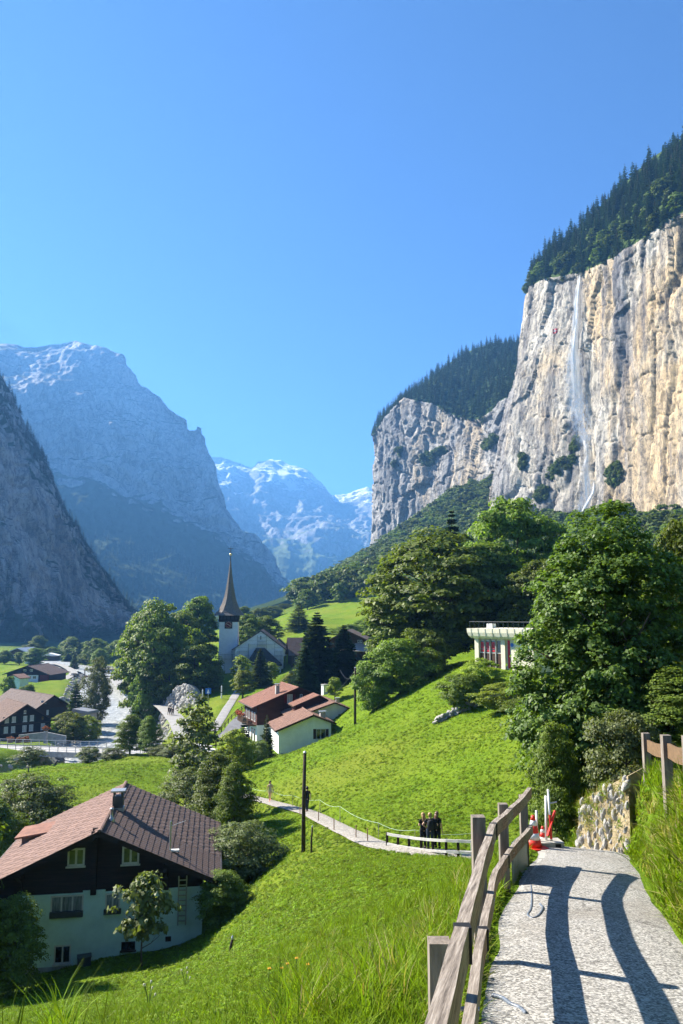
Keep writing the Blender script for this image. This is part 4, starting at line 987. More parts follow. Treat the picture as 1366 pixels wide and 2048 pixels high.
def window(parent, x0, z0, x1, z1, y=0., nx=2, nz=1, fw=.06, frame=M_FRAME, glass=M_GLASS, sill=True, proud=.03, face='front', xx=0., mun=True):
    """framed window with separate panes, on the front (y const) or a side (x const)"""
    def T(u, v, w):                                          # u along wall, v outward, w up
        if face == 'front': return (u, y-v, w)
        return (xx+v*(1 if face == 'right' else -1), u, w)
    def bx(mb, u0, u1, v0, v1, w0, w1):
        a, b = T(u0, v0, w0), T(u1, v1, w1); mb.box(tuple(map(min, a, b)), tuple(map(max, a, b)))
    mb = MB()
    bx(mb, x0, x1, .002, proud, z0, z0+fw); bx(mb, x0, x1, .002, proud, z1-fw, z1)
    bx(mb, x0, x0+fw, .002, proud, z0+fw, z1-fw); bx(mb, x1-fw, x1, .002, proud, z0+fw, z1-fw)
    for i in range(1, nx):
        c = x0+(x1-x0)*i/nx; bx(mb, c-fw*.55, c+fw*.55, .002, proud, z0+fw, z1-fw)
    w = mb.build('window', frame, parent)
    for i in range(nx):
        a = x0+(x1-x0)*i/nx; b = x0+(x1-x0)*(i+1)/nx; pb = MB(); bx(pb, a+fw*.5, b-fw*.5, .001, .012, z0+fw*.9, z1-fw*.9); pb.build('pane', glass, w)
    if sill:
        sb = MB(); bx(sb, x0-.06, x1+.06, .001, .10, z0-.07, z0-.002); sb.build('sill', frame, w)
    return w
def shutter(parent, x0, z0, x1, z1, m, y=0., n=5):
    mb = MB().box((x0, y-.045, z0), (x1, y-.004, z1))
    for k in range(n):
        a = z0+(z1-z0)*(k+.15)/n; mb.box((x0+.04, y-.062, a), (x1-.04, y-.044, a+(z1-z0)/n*.7))
    return mb.build('shutter', m, parent)

def tile_sheet(mb, p0, u, L, s, SL, tw=.32, tl=.36, th=.035, skip=None, rnd=None):
    """courses of overlapping tiles on a roof slope: p0 eave corner, u along the eave, s up the slope"""
    p0, u, s = Vector(p0), Vector(u).normalized(), Vector(s).normalized(); n = u.cross(s).normalized()
    if n.z < 0: n = -n
    nx, ns = max(1, int(round(L/tw))), max(1, int(round(SL/tl))); tw, tl = L/nx, SL/ns
    for j in range(ns):
        for i in range(nx):
            if skip and skip(i, j, nx, ns): continue
            o = p0+u*(i*tw)+s*(j*tl)
            e = th*(1+.35*((i*7+j*13) % 5-2)/2)
            a, b = o+n*e+u*.012, o+u*(tw-.012)+n*e; m_ = o+u*tw*.5+n*(e+th*.55)
            c, d = o+u*(tw-.012)+s*(tl*1.02)+n*.004, o+u*.012+s*(tl*1.02)+n*.004; mm = o+u*tw*.5+s*(tl*1.02)+n*(.004+th*.55)
            a0, b0 = o+u*.012-n*.01, o+u*(tw-.012)-n*.01
            mb.add([a, m_, b, c, mm, d, a0, b0], [(0,1,4,5),(1,2,3,4),(6,7,2,1,0),(0,5,6),(2,7,3)])
    return mb

def gable_house(fr, w, d, h, rise, name, label, cat='house', roofm=None, wallm=None, over=.7, front_over=.9, apex=None, tw=.32, tl=.36, gablem=None, gable_z=None, soffit=None, left_drop=0., right_drop=0., th=.14, group=None, ridge_m=None):
    """wall + two tiled slopes + bargeboards + ridge. apex: x of the ridge. Returns the thing, and the roof height function"""
    t = thing(name, label, cat, fr.o, fr.yaw, group)
    ax = 0. if apex is None else apex
    hw = w/2; 
    zl, zr = h-left_drop, h-right_drop; za = max(zl, zr)+rise if apex is None else h+rise
    poly = [(-hw,-1.5),(hw,-1.5),(hw,zr),(ax,za),(-hw,zl)]
    if gable_z is None:
        MB().prism(poly, 0, d).build('wall', wallm, t)
    else:
        MB().prism([(-hw,-1.5),(hw,-1.5),(hw,gable_z),(-hw,gable_z)], 0, d).build('wall', wallm, t)
        MB().prism([(-hw+.0,gable_z+.003),(hw,gable_z+.003),(hw,zr),(ax,za),(-hw,zl)], .03, d-.03).build('gable_wall', gablem, t)
    sl = []
    for sgn, ze in ((-1, zl), (1, zr)):
        ex = sgn*(hw); slope = (za-ze)/abs(ex-ax); x_out = ex+sgn*over; z_out = ze-slope*over
        base = Vector((x_out, -front_over, z_out+th)); top = Vector((ax, -front_over, za+th)); s = top-base; SL = s.length
        L = d+2*front_over
        mb = MB()
        nrm = Vector((-s.z, 0, s.x))*(1 if sgn < 0 else -1); nrm.normalize()
        if nrm.z < 0: nrm = -nrm
        p = [base-nrm*.02, base+Vector((0,L,0))-nrm*.02, top+Vector((0,L,0))-nrm*.02, top-nrm*.02]
        mb.add([*p, *[q-nrm*th*.9 for q in p]], [(0,1,2,3),(7,6,5,4),(0,4,5,1),(1,5,6,2),(2,6,7,3),(3,7,4,0)])
        o = mb.build('roof', soffit or M_TIMBER, t)
        tile_sheet(MB(), base, (0,1,0), L, s, SL, tw, tl).build('tiles', roofm, o)['kind'] = 'stuff'
        b2 = MB().bar(base-Vector((0,.03,.06)), top-Vector((0,.03,.06)), .06, .24, up=nrm); b2.build('bargeboard', soffit or M_TIMBER, t)
        g = MB().tube([base+Vector((sgn*.06,.05,-.06)), base+Vector((sgn*.06,L-.05,-.06))], .07, 8); g.build('gutter', M_COPPER, t)
        sl.append((base, s, SL, L, nrm))
    rb = MB(); n_r = max(2, int((d+2*front_over)/.42))
    for k in range(n_r):
        y0 = -front_over+(d+2*front_over)*k/n_r; y1 = -front_over+(d+2*front_over)*(k+1)/n_r
        rb.tube([(ax, y0, za+th+.0), (ax, y1+.05, za+th+.02)], [.125, .10], 8)
    rb.build('ridge_tiles', ridge_m or roofm, t)
    return t, sl, za
def chimney(t, x, y, z0, z1, w=.55, m=None, cap=True):
    o = MB().box((x-w/2,y-w/2,z0),(x+w/2,y+w/2,z1)).build('chimney', m or M_CONC, t)
    if cap:
        for sx in (-1,1):
            for sy in (-1,1): MB().box((x+sx*w*.38-.04,y+sy*w*.38-.04,z1),(x+sx*w*.38+.04,y+sy*w*.38+.04,z1+.22)).build('cap_leg', m or M_CONC, o)
        MB().box((x-w*.68,y-w*.68,z1+.222),(x+w*.68,y+w*.68,z1+.30)).build('cap', M_STEEL, o)
    return o

# ------------------------------------------------------------------ the big house at the lower left
def big_house():
    yaw = R(9.2); f = Frame(at(215, 1915, 40.), yaw)
    xl, _ = f.hit(-16, 1850); xr, _ = f.hit(404, 1820); _, zap = f.hit(195, 1650); _, zb = f.hit(195, 1788)
    f = Frame(f.M @ Vector(((xl+xr)/2, 0, 0)), yaw); xl, _ = f.hit(-16, 1850); xr, _ = f.hit(404, 1820)
    w = xr-xl; ax, _ = f.hit(195, 1800); _, zap = f.hit(196, 1652); _, zgl = f.hit(120, 1788)
    over = .85
    xe, ze = f.hit(424, 1760, -1.1)
    slope = (zap-ze)/(xe-ax); h = zap-slope*(w/2-ax*0)
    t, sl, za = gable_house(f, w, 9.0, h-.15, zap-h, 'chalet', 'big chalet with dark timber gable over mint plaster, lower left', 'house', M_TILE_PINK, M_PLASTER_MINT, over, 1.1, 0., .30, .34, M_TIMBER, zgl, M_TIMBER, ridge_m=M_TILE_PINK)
    # right slope: shade put into a darker tile copy, the nearest laid one by one
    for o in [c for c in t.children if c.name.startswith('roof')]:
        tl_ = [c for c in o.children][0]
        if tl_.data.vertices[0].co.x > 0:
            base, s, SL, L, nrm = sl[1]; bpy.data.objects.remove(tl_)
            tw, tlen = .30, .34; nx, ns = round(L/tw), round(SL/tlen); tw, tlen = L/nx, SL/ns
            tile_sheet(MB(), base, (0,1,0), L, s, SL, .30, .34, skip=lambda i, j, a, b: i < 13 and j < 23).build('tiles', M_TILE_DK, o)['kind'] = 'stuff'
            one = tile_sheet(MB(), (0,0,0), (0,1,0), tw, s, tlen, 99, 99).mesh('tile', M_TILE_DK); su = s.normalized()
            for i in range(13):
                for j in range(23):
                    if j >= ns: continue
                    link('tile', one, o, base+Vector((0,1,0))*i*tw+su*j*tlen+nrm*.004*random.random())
    def wpx(x0, y0, x1, y1, **k):
        a, z1 = f.hit(x0, y0, k.get('y', 0)); b, z0 = f.hit(x1, y1, k.get('y', 0)); return window(t, a, z0, b, z1, **k)
    wpx(136, 1697, 169, 1731, nx=2, y=.03, fw=.09, glass=M_PAINTED_REFL); wpx(245, 1693, 278, 1727, nx=2, y=.03, fw=.09, glass=M_PAINTED_REFL)
    w3 = wpx(102, 1792, 166, 1824, nx=3, fw=.07, sill=False, glass=M_CURT_DK); w4 = wpx(211, 1787, 240, 1818, nx=2, fw=.07, sill=False, glass=M_CURT_DK)
    wpx(109, 1891, 141, 1926, nx=2, fw=.07); wpx(243, 1884, 270, 1899, nx=2, fw=.05, frame=M_BRSH)
    mint_box = []
    for (x0, x1, y0, y1) in [(100,166,1824,1832),(208,242,1818,1826)]:
        a, z1 = f.hit(x0, y0); b, z0 = f.hit(x1, y1); MB().box((a,-.14,z0),(b,-.002,z1)).build('flower_box', M_DARKMETAL, t)
    a, z1 = f.hit(331, 1873); b, z0 = f.hit(342, 1882); MB().box((a,-.04,z0),(b,-.002,z1)).build('vent', M_BRSH, t)
    # timber posts of the gable and the plaster step
    for (px, p0, p1) in [(192,1655,1788),(42,1738,1788),(333,1728,1778)]:
        xa, z1 = f.hit(px, p0); _, z0 = f.hit(px, p1); MB().box((xa-.13,-.16,z0),(xa+.13,.02,z1)).build('gable_post', M_TIMBER, t)
        MB().bar((xa,-.1,z1-.5),(xa,-.95,z1-.02),.16,.18).build('bracket', M_TIMBER, t)
    for (x0, x1, py) in [(166,211,1783)]:
        a, z1 = f.hit(x0, py); b, _ = f.hit(x1, py); MB().box((a,-.02,zgl-.3),(b,.025,zgl+.10)).build('plaster_step', M_PLASTER_MINT, t)
    # chimney, vent pipe, aerial
    def on_roof(px, py, sgn):
        base, s, SL, L, nrm = sl[1 if sgn > 0 else 0]; a = f.I @ Vector((0,0,0)); d = f.I.to_3x3() @ ray(px, py); k = (base-a).dot(nrm)/d.dot(nrm); return a+d*k
    p = on_roof(236, 1618, 1); c = chimney(t, p.x, p.y, p.z-.6, p.z+.72, .55, M_DARKMETAL)
    MB().box((p.x-.32,p.y-.32,p.z-.6),(p.x+.32,p.y+.32,p.z+.12)).build('flashing', M_STEEL, c)
    p = on_roof(223, 1642, 1); MB().lathe([(.20,-.1),(.14,.12),(.07,.2),(.07,.55),(.11,.56),(.11,.62),(.02,.66)], 10, p).build('vent_pipe', M_STEEL, t, True)
    p = on_roof(340, 1702, 1); ae = MB().tube([p-Vector((0,0,.2)), p+Vector((0,0,1.45))], .045, 8).build('aerial', M_STEEL, t)
    MB().tube([p+Vector((0,0,1.2)), p+Vector((.75,-.05,1.45))], .018, 6).build('aerial_arm', M_STEEL, ae); MB().box(p-Vector((-.05,.12,.02)), p+Vector((.45,.12,.06))).build('flashing', M_WHITE, ae)
    # dormer on the lit slope
    p = on_roof(45, 1690, -1); q = on_roof(120, 1660, -1)
    dm = MB()
    y0, y1 = p.y+.2, p.y+2.2; x0 = p.x-.1; zt = p.z+.38; xin = x0+1.1
    dm.box((x0,y0,p.z-.6),(xin,y1,zt-.02)); dmo = dm.build('dormer', M_TILE_PINK, t)
    MB().add([(x0-.35,y0-.2,zt),(x0-.35,y1+.2,zt),(xin+.5,y1+.2,zt+.28),(xin+.5,y0-.2,zt+.28),(x0-.35,y0-.2,zt-.1),(x0-.35,y1+.2,zt-.1),(xin+.5,y1+.2,zt+.18),(xin+.5,y0-.2,zt+.18)],
             [(0,1,2,3),(7,6,5,4),(0,4,5,1),(1,5,6,2),(2,6,7,3),(3,7,4,0)]).build('dormer_roof', M_TILE, dmo)
    a, _ = f.hit(35, 1850); MB().box((-w/2-.02,-.09,-1.5),(a,-.003,zgl+.02)).build('timber_lean_to', M_TIMBER, t)
    # downpipe and plinth
    MB().box((-w/2-.03,-.05,-1.4),(w/2+.03,-.002,-.25)).build('plinth', M_CONC, t)
    # ladder hanging on the wall: a thing of its own
    xa, z1 = f.hit(366, 1750); _, z0 = f.hit(372, 1848); lo = f.M @ Vector((xa, -.12, z0))
    ld = thing('ladder', 'grey wooden ladder hung upright on the mint plaster wall', 'ladder', lo, yaw); hh = z1-z0
    for sx in (-.19, .19): MB().box((sx-.03,-.03,0),(sx+.03,.03,hh)).build('rail', M_STEEL, ld)
    for k in range(9): MB().box((-.16,-.02,.2+k*(hh-.4)/8-.025),(.16,.02,.2+k*(hh-.4)/8+.025)).build('rung', M_STEEL, ld)
    xa, z1 = f.hit(173, 1910); 
    g = f.M @ Vector((xa, -.7, 0)); g.z = gz(g.x, g.y)
    cr = thing('crate', 'dark box standing on the grass against the mint wall', 'box', g, yaw+.2)
    MB().box((-.3,-.2,0),(.3,.2,.45)).build('body', M_DARKMETAL, cr); MB().box((-.33,-.23,.452),(.33,.23,.49)).build('lid', M_DARKMETAL, cr)
    return f
HOUSE = big_house()

# ------------------------------------------------------------------ white house and red chalet below the meadow
def village_houses():
    yaw = R(13); f = Frame(at(610, 1510, 105), yaw)
    xl, _ = f.hit(557, 1500); xr, _ = f.hit(662, 1480); f = Frame(f.M @ Vector(((xl+xr)/2,0,0)), yaw); xl, _ = f.hit(557,1500); xr, _ = f.hit(662,1480); w = xr-xl
    ax, za = f.hit(625, 1431); _, zl = f.hit(557, 1458); _, zr = f.hit(662, 1443); zl -= .1; zr = za-(za-zl)/(ax+w/2)*(w/2-ax)
    t, sl, z_ = gable_house(f, w, 7, zl, za-zl, 'house', 'white plastered house with stepped brown tile roofs below the meadow', 'house', M_TILE_BR, M_PLASTER, .55, .7, ax, .36, .36, soffit=M_TIMBER_BR, left_drop=0, right_drop=zl-zr)
    a, z1 = f.hit(632, 1458); b, z0 = f.hit(651, 1478); window(t, a, z0, b, z1, nx=2, fw=.07, frame=M_FRAME)
    for (x0, x1) in ((626.5,632),(651,657)):
        a, z1 = f.hit(x0, 1458); b, z0 = f.hit(x1, 1478); shutter(t, a, z0, b, z1, M_BRSH)
    p = f.hit(645, 1428, 1.2); chimney(t, p[0], 1.2, p[1]-1.2, p[1]+.1, .7, M_CONC)
    # the taller wing behind
    g = Frame(at(668, 1470, 112.5), yaw); ax2, za2 = g.hit(668, 1406); xr2, zr2 = g.hit(694, 1416); xl2, zl2 = g.hit(585, 1436)
    mb = MB().prism([(xl2,-3),(xr2,-3),(xr2,zr2),(ax2,za2),(xl2,zl2)], 0, 9); loc = f.I @ g.o
    w2 = mb.build('wing', M_PLASTER, t, loc=loc)
    for (x0, z0, x1, z1) in ((ax2, za2, xl2-.6, zl2-.25), (ax2, za2, xr2+.6, zr2-.25)):
        base, top = Vector((x1,-.6,z1+.16)), Vector((x0,-.6,z0+.16)); s = top-base; L = 10.2
        n = Vector((-s.z,0,s.x)).normalized(); n = n if n.z > 0 else -n
        q = [base-n*.02, base+Vector((0,L,0))-n*.02, top+Vector((0,L,0))-n*.02, top-n*.02]
        r_ = MB().add([*q, *[v-n*.14 for v in q]], [(0,1,2,3),(7,6,5,4),(0,4,5,1),(1,5,6,2),(2,6,7,3),(3,7,4,0)]).build('wing_roof', M_TIMBER_BR, t, loc=loc)
        tile_sheet(MB(), base, (0,1,0), L, s, s.length, .36, .36).build('tiles', M_TILE_BR, r_)['kind'] = 'stuff'
    for (x0, x1) in ((676,688),(690,697)):
        a, z1 = g.hit(x0, 1428); b, z0 = g.hit(x1, 1450); wi = window(t, a, z0, b, z1, nx=2, fw=.06); wi.location = loc
    p = g.hit(675, 1412, 3); ch = chimney(t, p[0]+loc.x, 3+loc.y, p[1]-.8+loc.z, p[1]+.9+loc.z, .5, M_STEEL)
    # red chalet
    yaw = R(20); f = Frame(at(560, 1480, 119), yaw)
    xl, _ = f.hit(514, 1440); xr, _ = f.hit(640, 1440); f = Frame(f.M @ Vector(((xl+xr)/2,0,0)), yaw); xl, _ = f.hit(514,1440); w = -2*xl
    ax, za = f.hit(594, 1376); _, zl = f.hit(514, 1411); zr = za-(za-zl)/(ax+w/2)*(w/2-ax)
    t, sl, z_ = gable_house(f, w, 8, zl, za-zl, 'chalet', 'dark red timber chalet with orange tile roof beside the road', 'house', M_TILE, M_PLASTER, .9, .9, ax, .36, .36, M_TIMBER_RED, zl-2.9, M_TIMBER_RED, right_drop=zl-zr)
    a, z1 = f.hit(574.5, 1389); b, z0 = f.hit(585, 1406); window(t, a, z0, b, z1, nx=2, fw=.08, frame=M_WHITE, glass=M_CURTAIN, y=.03)
    for (x0, x1) in ((568.5,574),(585.5,591)):
        a, z1 = f.hit(x0, 1389); b, z0 = f.hit(x1, 1406); shutter(t, a, z0, b, z1, M_REDDK, .03)
    a, z1 = f.hit(600, 1388.5); b, z0 = f.hit(605, 1395); window(t, a, z0, b, z1, nx=1, fw=.08, frame=M_WHITE, y=.03)
    pz = sl[0]; c = pz[0]+pz[1]*.62+Vector((0,2.4,0)); chimney(t, c.x, c.y, c.z-.5, c.z+1.2, .55, M_CONC)
    # left side: balcony, windows
    x = -w/2
    bal = MB().box((x-1.3,.2,zl-3.0),(x-.01,7.6,zl-2.85)).build('balcony', M_TIMBER_BR, t)
    for k in range(22): MB().box((x-1.34,.3+k*.33,zl-2.84),(x-1.28,.5+k*.33,zl-2.0)).build('baluster', M_TIMBER_BR, bal)
    MB().box((x-1.38,.2,zl-1.98),(x-1.24,7.6,zl-1.9)).build('handrail', M_TIMBER_BR, bal)
    for (y0) in (1.0, 2.6, 4.6, 6.2): window(t, y0, zl-2.5, y0+.9, zl-1.2, nx=2, fw=.07, frame=M_WHITE, face='left', xx=x, sill=False)
    for (y0) in (1.0, 2.6, 4.6): window(t, y0, zl-5.4, y0+.9, zl-3.6, nx=1, fw=.1, frame=M_TIMBER_BR, face='left', xx=x, sill=False)
    fr_ = np.random.default_rng(3)
    fl = MB()
    for k in range(60):
        fl.ball((x-1.32+fr_.normal()*.12, 3.2+fr_.random()*4.3, zl-1.75+fr_.normal()*.16), .11+.06*fr_.random(), 5, 4)
    m_fl = mat('red_geranium', (.50,.03,.02), (.10,.10,.015), 9, .8)
    o = fl.build('flower_box', m_fl, None); o.location = f.o; o.rotation_euler = (0,0,yaw); tag(o, 'red geraniums hanging on the balcony of the red chalet', 'flowers')
    # small lit roof between the two
    h = Frame(at(630, 1450, 115), R(16)); ax3, za3 = h.hit(637, 1391); xl3, zl3 = h.hit(592, 1411); xr3, zr3 = h.hit(650, 1399)
    o = thing('annex', 'low annex with lit orange roof strip between chalet and white house', 'house', h.o, R(16))
    MB().prism([(xl3,-3),(xr3,-3),(xr3,zr3-.1),(ax3,za3-.1),(xl3,zl3-.1)], 0, 3).build('wall', M_TIMBER_RED, o)
    for (x1, z1) in ((xl3-.5, zl3-.15), (xr3+.4, zr3-.15)):
        base, top = Vector((x1,-.6,z1+.1)), Vector((ax3,-.6,za3+.1)); s = top-base
        r_ = MB().add([base, base+Vector((0,3.8,0)), top+Vector((0,3.8,0)), top, base-Vector((0,0,.15)), base+Vector((0,3.8,-.15)), top+Vector((0,3.8,-.15)), top-Vector((0,0,.15))], [(0,1,2,3),(7,6,5,4),(0,4,5,1),(1,5,6,2),(2,6,7,3),(3,7,4,0)]).build('roof', M_TIMBER_BR, o)
        tile_sheet(MB(), base+Vector((0,0,.02)), (0,1,0), 3.8, s, s.length, .36, .36).build('tiles', M_TILE, r_)['kind'] = 'stuff'
village_houses()

# ------------------------------------------------------------------ the church
def church():
    Y = 230; yaw = R(4); f = Frame(at(456, 1347, Y), yaw)
    t = thing('church', 'white village church with shingled spire, clock and gabled nave', 'church', f.o, yaw)
    xl, _ = f.hit(437.5, 1300); xr, _ = f.hit(475, 1300); _, zt = f.hit(456, 1244); _, zb = f.hit(456, 1229); ws = (xr-xl)/2; xc = (xl+xr)/2; _, ztip = f.hit(463, 1118); _, zeave = f.hit(456, 1231)
    MB().box((xc-ws,0,-3),(xc+ws,2*ws,zt)).build('tower', M_CHURCH, t)
    bel = MB().box((xc-ws-.12,-.12,zt+.003),(xc+ws+.12,2*ws+.12,zt+.75)); 
    for sx in range(6):
        for sy in range(6):
            if sx in (0,5) or sy in (0,5):
                x = xc-ws+2*ws*sx/5; y = 2*ws*sy/5; bel.box((x-.16,y-.16,zt+.75),(x+.16,y+.16,zb+.4))
    bel.box((xc-ws-.1,-.1,zb+.4),(xc+ws+.1,2*ws+.1,zb+.55)); bo = bel.build('belfry', M_TIMBER, t)
    for k in range(5):
        x = xc-ws+2*ws*(k+.5)/5; b = MB()
        b.add([(x-.3,-.02,zb+.4),(x+.3,-.02,zb+.4),(x+.14,-.02,zb-.25),(x-.14,-.02,zb-.25),(x-.3,.1,zb+.4),(x+.3,.1,zb+.4),(x+.14,.1,zb-.25),(x-.14,.1,zb-.25)], [(0,1,2,3),(7,6,5,4),(0,4,5,1),(1,5,6,2),(2,6,7,3),(3,7,4,0)]); b.build('louvre', M_TIMBER_BR, bo)
    MB().box((xc-ws+.3,.3,zt),(xc+ws-.3,2*ws-.3,zb+.4)).build('bell_chamber', M_SLATE, bo)
    # spire: square flared skirt running into an octagon
    H = ztip-zeave; prof = [(0,1.66),(.04,1.42),(.10,1.13),(.20,.85),(.32,.62),(.46,.45),(.62,.30),(.78,.18),(.92,.085),(1.0,.035)]
    vs, fs = [], []
    for i, (tt, rr) in enumerate(prof):
        k = min(1, tt/.30); rad = ws*rr
        for q in range(8):
            a = 2*math.pi*q/8+math.pi/8; c8 = Vector((math.cos(a), math.sin(a)))/math.cos(math.pi/8)
            sq = Vector((max(-1, min(1, c8.x*1.0)), max(-1, min(1, c8.y*1.0))))
            s4 = Vector((math.copysign(1, c8.x), math.copysign(1, c8.y))); s4 = s4*1.0
            if abs(c8.x) > abs(c8.y): s4 = Vector((math.copysign(1, c8.x), math.copysign(.55, c8.y)))
            else: s4 = Vector((math.copysign(.55, c8.x), math.copysign(1, c8.y)))
            e = s4*(1-k)+c8*k; vs.append((xc+e.x*rad, ws+e.y*rad, zeave+tt*H))
    n = len(prof)
    for i in range(n-1):
        for q in range(8): fs.append((i*8+q, i*8+(q+1)%8, (i+1)*8+(q+1)%8, (i+1)*8+q))
    fs.append(tuple(range(8))[::-1]); fs.append(tuple((n-1)*8+q for q in range(8)))
    sp = MB().add(vs, fs).build('spire', M_SHINGLE, t)
    _, zc = f.hit(463, 1091); x = xc
    MB().tube([(x,ws,ztip-.6),(x,ws,zc)], [.16,.06], 8).build('finial', M_DARKMETAL, sp)
    _, z1 = f.hit(463, 1107.5); MB().ball((x,ws,z1), .40, 12, 8).build('finial_ball', mat('gold_ball', (.75,.62,.35), (.6,.48,.25), 3, .3, .5, .8), sp, True)
    _, z1 = f.hit(463, 1095.5); MB().box((x-.85,ws-.06,z1-.07),(x+.85,ws+.06,z1+.07)).build('cross_arm', M_DARKMETAL, sp)
    # clock
    cx, cz = f.hit(457, 1249.5); m_face = mat('clock_red', (.20,.015,.012), (.14,.012,.01), 5, .6); m_gold = mat('clock_gold', (.72,.62,.40), (.6,.5,.3), 5, .5)
    ck = MB().box((cx-1.12,-.14,cz-1.12),(cx+1.12,-.002,cz+1.12)).build('clock', M_SLATE, t)
    MB().lathe([(1.0,0),(1.0,.04)], 28).build('dial', m_face, ck, loc=(cx,-.145,cz), rot=(R(90),0,0))
    for k in range(12):
        a = math.pi*k/6; d = Vector((math.sin(a),0,math.cos(a))); MB().bar(Vector((cx,-.20,cz))+d*.66, Vector((cx,-.20,cz))+d*.95, .10, .03, up=(0,1,0)).build('hour_mark', m_gold, ck)
    for (a, L, w_) in ((R(118), .85, .10), (R(-60), .60, .13)):
        d = Vector((math.sin(a),0,math.cos(a))); MB().bar(Vector((cx,-.235,cz))-d*.15, Vector((cx,-.235,cz))+d*L, w_, .03, up=(0,1,0)).build('clock_hand', m_gold, ck)
    # nave
    y0 = -4.; a0, ze = f.hit(470, 1297, y0); a1, _ = f.hit(567, 1297, y0); xa, za = f.hit(521.5, 1263, y0)
    MB().prism([(a0,-3),(a1,-3),(a1,ze),(xa,za),(a0,ze)], y0, y0+24).build('nave', M_CHURCH, t)
    for s_, e in ((-1, a0), (1, a1)):
        top = Vector((xa, y0-.35, za+.12)); d = Vector((e-xa, 0, ze-za)); base = top+d*1.12
        n_ = Vector((-d.z,0,d.x)).normalized(); n_ = n_ if n_.z > 0 else -n_
        q = [base, base+Vector((0,25,0)), top+Vector((0,25,0)), top]
        r_ = MB().add([*[v+n_*.12 for v in q], *[v-n_*.06 for v in q]], [(0,1,2,3),(7,6,5,4),(0,4,5,1),(1,5,6,2),(2,6,7,3),(3,7,4,0)]).build('nave_roof', M_TILE_DK, t)
        tile_sheet(MB(), base+n_*.13, (0,1,0), 25, top-base, (top-base).length, .5, .5).build('tiles', M_TILE_DK, r_)['kind'] = 'stuff'
        MB().tube([base+Vector((0,.3,-.3)), Vector((e, y0-.1, -1))+Vector((s_*.05,0,0))], .08, 6).build('downpipe', M_DARKMETAL, t)
    a, z1 = f.hit(520.8, 1271.5, y0); b, z0 = f.hit(522.4, 1279, y0); MB().box((a,y0-.05,z0),(b,y0-.002,z1)).build('slit_window', M_SLATE, t)
    # porch: hipped dark roof on posts
    yp = y0-3.2; b0, zb0 = f.hit(491, 1330, yp); b1, _ = f.hit(564, 1330, yp); c0, zc0 = f.hit(512, 1296, y0-1.3); c1, _ = f.hit(529, 1296, y0-1.3)
    MB().add([(b0,yp,zb0),(b1,yp,zb0),(b1,y0-.003,zb0),(b0,y0-.003,zb0),(c0,y0-1.3,zc0),(c1,y0-1.3,zc0),(c1,y0-.003,zc0),(c0,y0-.003,zc0),(b0,yp,zb0-.25),(b1,yp,zb0-.25),(b1,y0-.003,zb0-.25),(b0,y0-.003,zb0-.25)],
             [(0,1,5,4),(1,2,6,5),(2,3,7,6),(3,0,4,7),(4,5,6,7),(8,9,1,0),(9,10,2,1),(11,8,0,3),(11,10,9,8)]).build('porch_roof', M_SLATE, t)
    for x in (b0+.5, b0+(b1-b0)*.35, b0+(b1-b0)*.65, b1-.5): MB().box((x-.18,yp+.3,-2.5),(x+.18,yp+.66,zb0-.252)).build('porch_post', M_WHITE, t)
    MB().box((b0+.8,yp+1.2,-2.5),(b1-3.5,yp+1.45,zb0-.26)).build('porch_wall', M_PLASTER, t)
    # scaffolding on the front: its own thing
    sc = thing('scaffold', 'thin grey scaffolding against the white church gable', 'scaffold', f.o, yaw)
    ys = y0-.75
    cols_ = [(479,1303),(496.5,1288),(497.5,1286),(515,1271),(533,1271),(549.5,1286),(562,1302)]
    for (px, pt) in cols_:
        x, z1 = f.hit(px, pt, ys); MB().tube([(x,ys,-1.5),(x,ys,z1)], .05, 6).build('pole', M_STEEL, sc)
    for (p0, p1, py) in [(515,533,1283),(515,533,1274),(496,552,1288.5),(473,496,1302),(549,566,1302),(473,496,1311),(549,566,1311),(549,566,1320),(515,533,1290)]:
        a, z = f.hit(p0, py, ys); b, _ = f.hit(p1, py, ys); MB().box((a,ys-.35,z-.05),(b,ys+.3,z)).build('plank', M_CONC, sc); MB().tube([(a,ys-.05,z+1.),(b,ys-.05,z+1.)], .03, 6).build('guard_rail', M_STEEL, sc)
    # scaffold at the tower foot
    sc2 = thing('scaffold', 'grey scaffolding around the foot of the church tower', 'scaffold', f.o, yaw)
    for px in (437, 450, 463, 473):
        x, z1 = f.hit(px, 1308, -.9); MB().tube([(x,-.9,-1.5),(x,-.9,z1)], .05, 6).build('pole', M_STEEL, sc2)
    for py in (1309, 1318):
        a, z = f.hit(436, py, -.9); b, _ = f.hit(474, py, -.9); MB().box((a,-1.2,z-.05),(b,-.5,z)).build('plank', M_CONC, sc2)
    # low dark roof beside the nave, right
    rt = Frame(at(545, 1290, 246), R(4)); o = thing('parish_house', 'dark tiled roof just right of the church nave', 'house', rt.o, R(4))
    a, z1 = rt.hit(553, 1276); b, z0 = rt.hit(573, 1293); MB().prism([(a,-12),(b,-12),(b,z0),((a+b)/2-1,z1-.2),(a,z0)], 0, 8).build('wall', M_PLASTER, o)
    MB().prism([(a-.6,z0-.4),((a+b)/2-1,z1),(b+.8,z0-.4),(b+.8,z0-.7),((a+b)/2-1,z1-.3),(a-.6,z0-.7)], -.6, 8.6).build('roof', M_TILE_DK, o)
church()

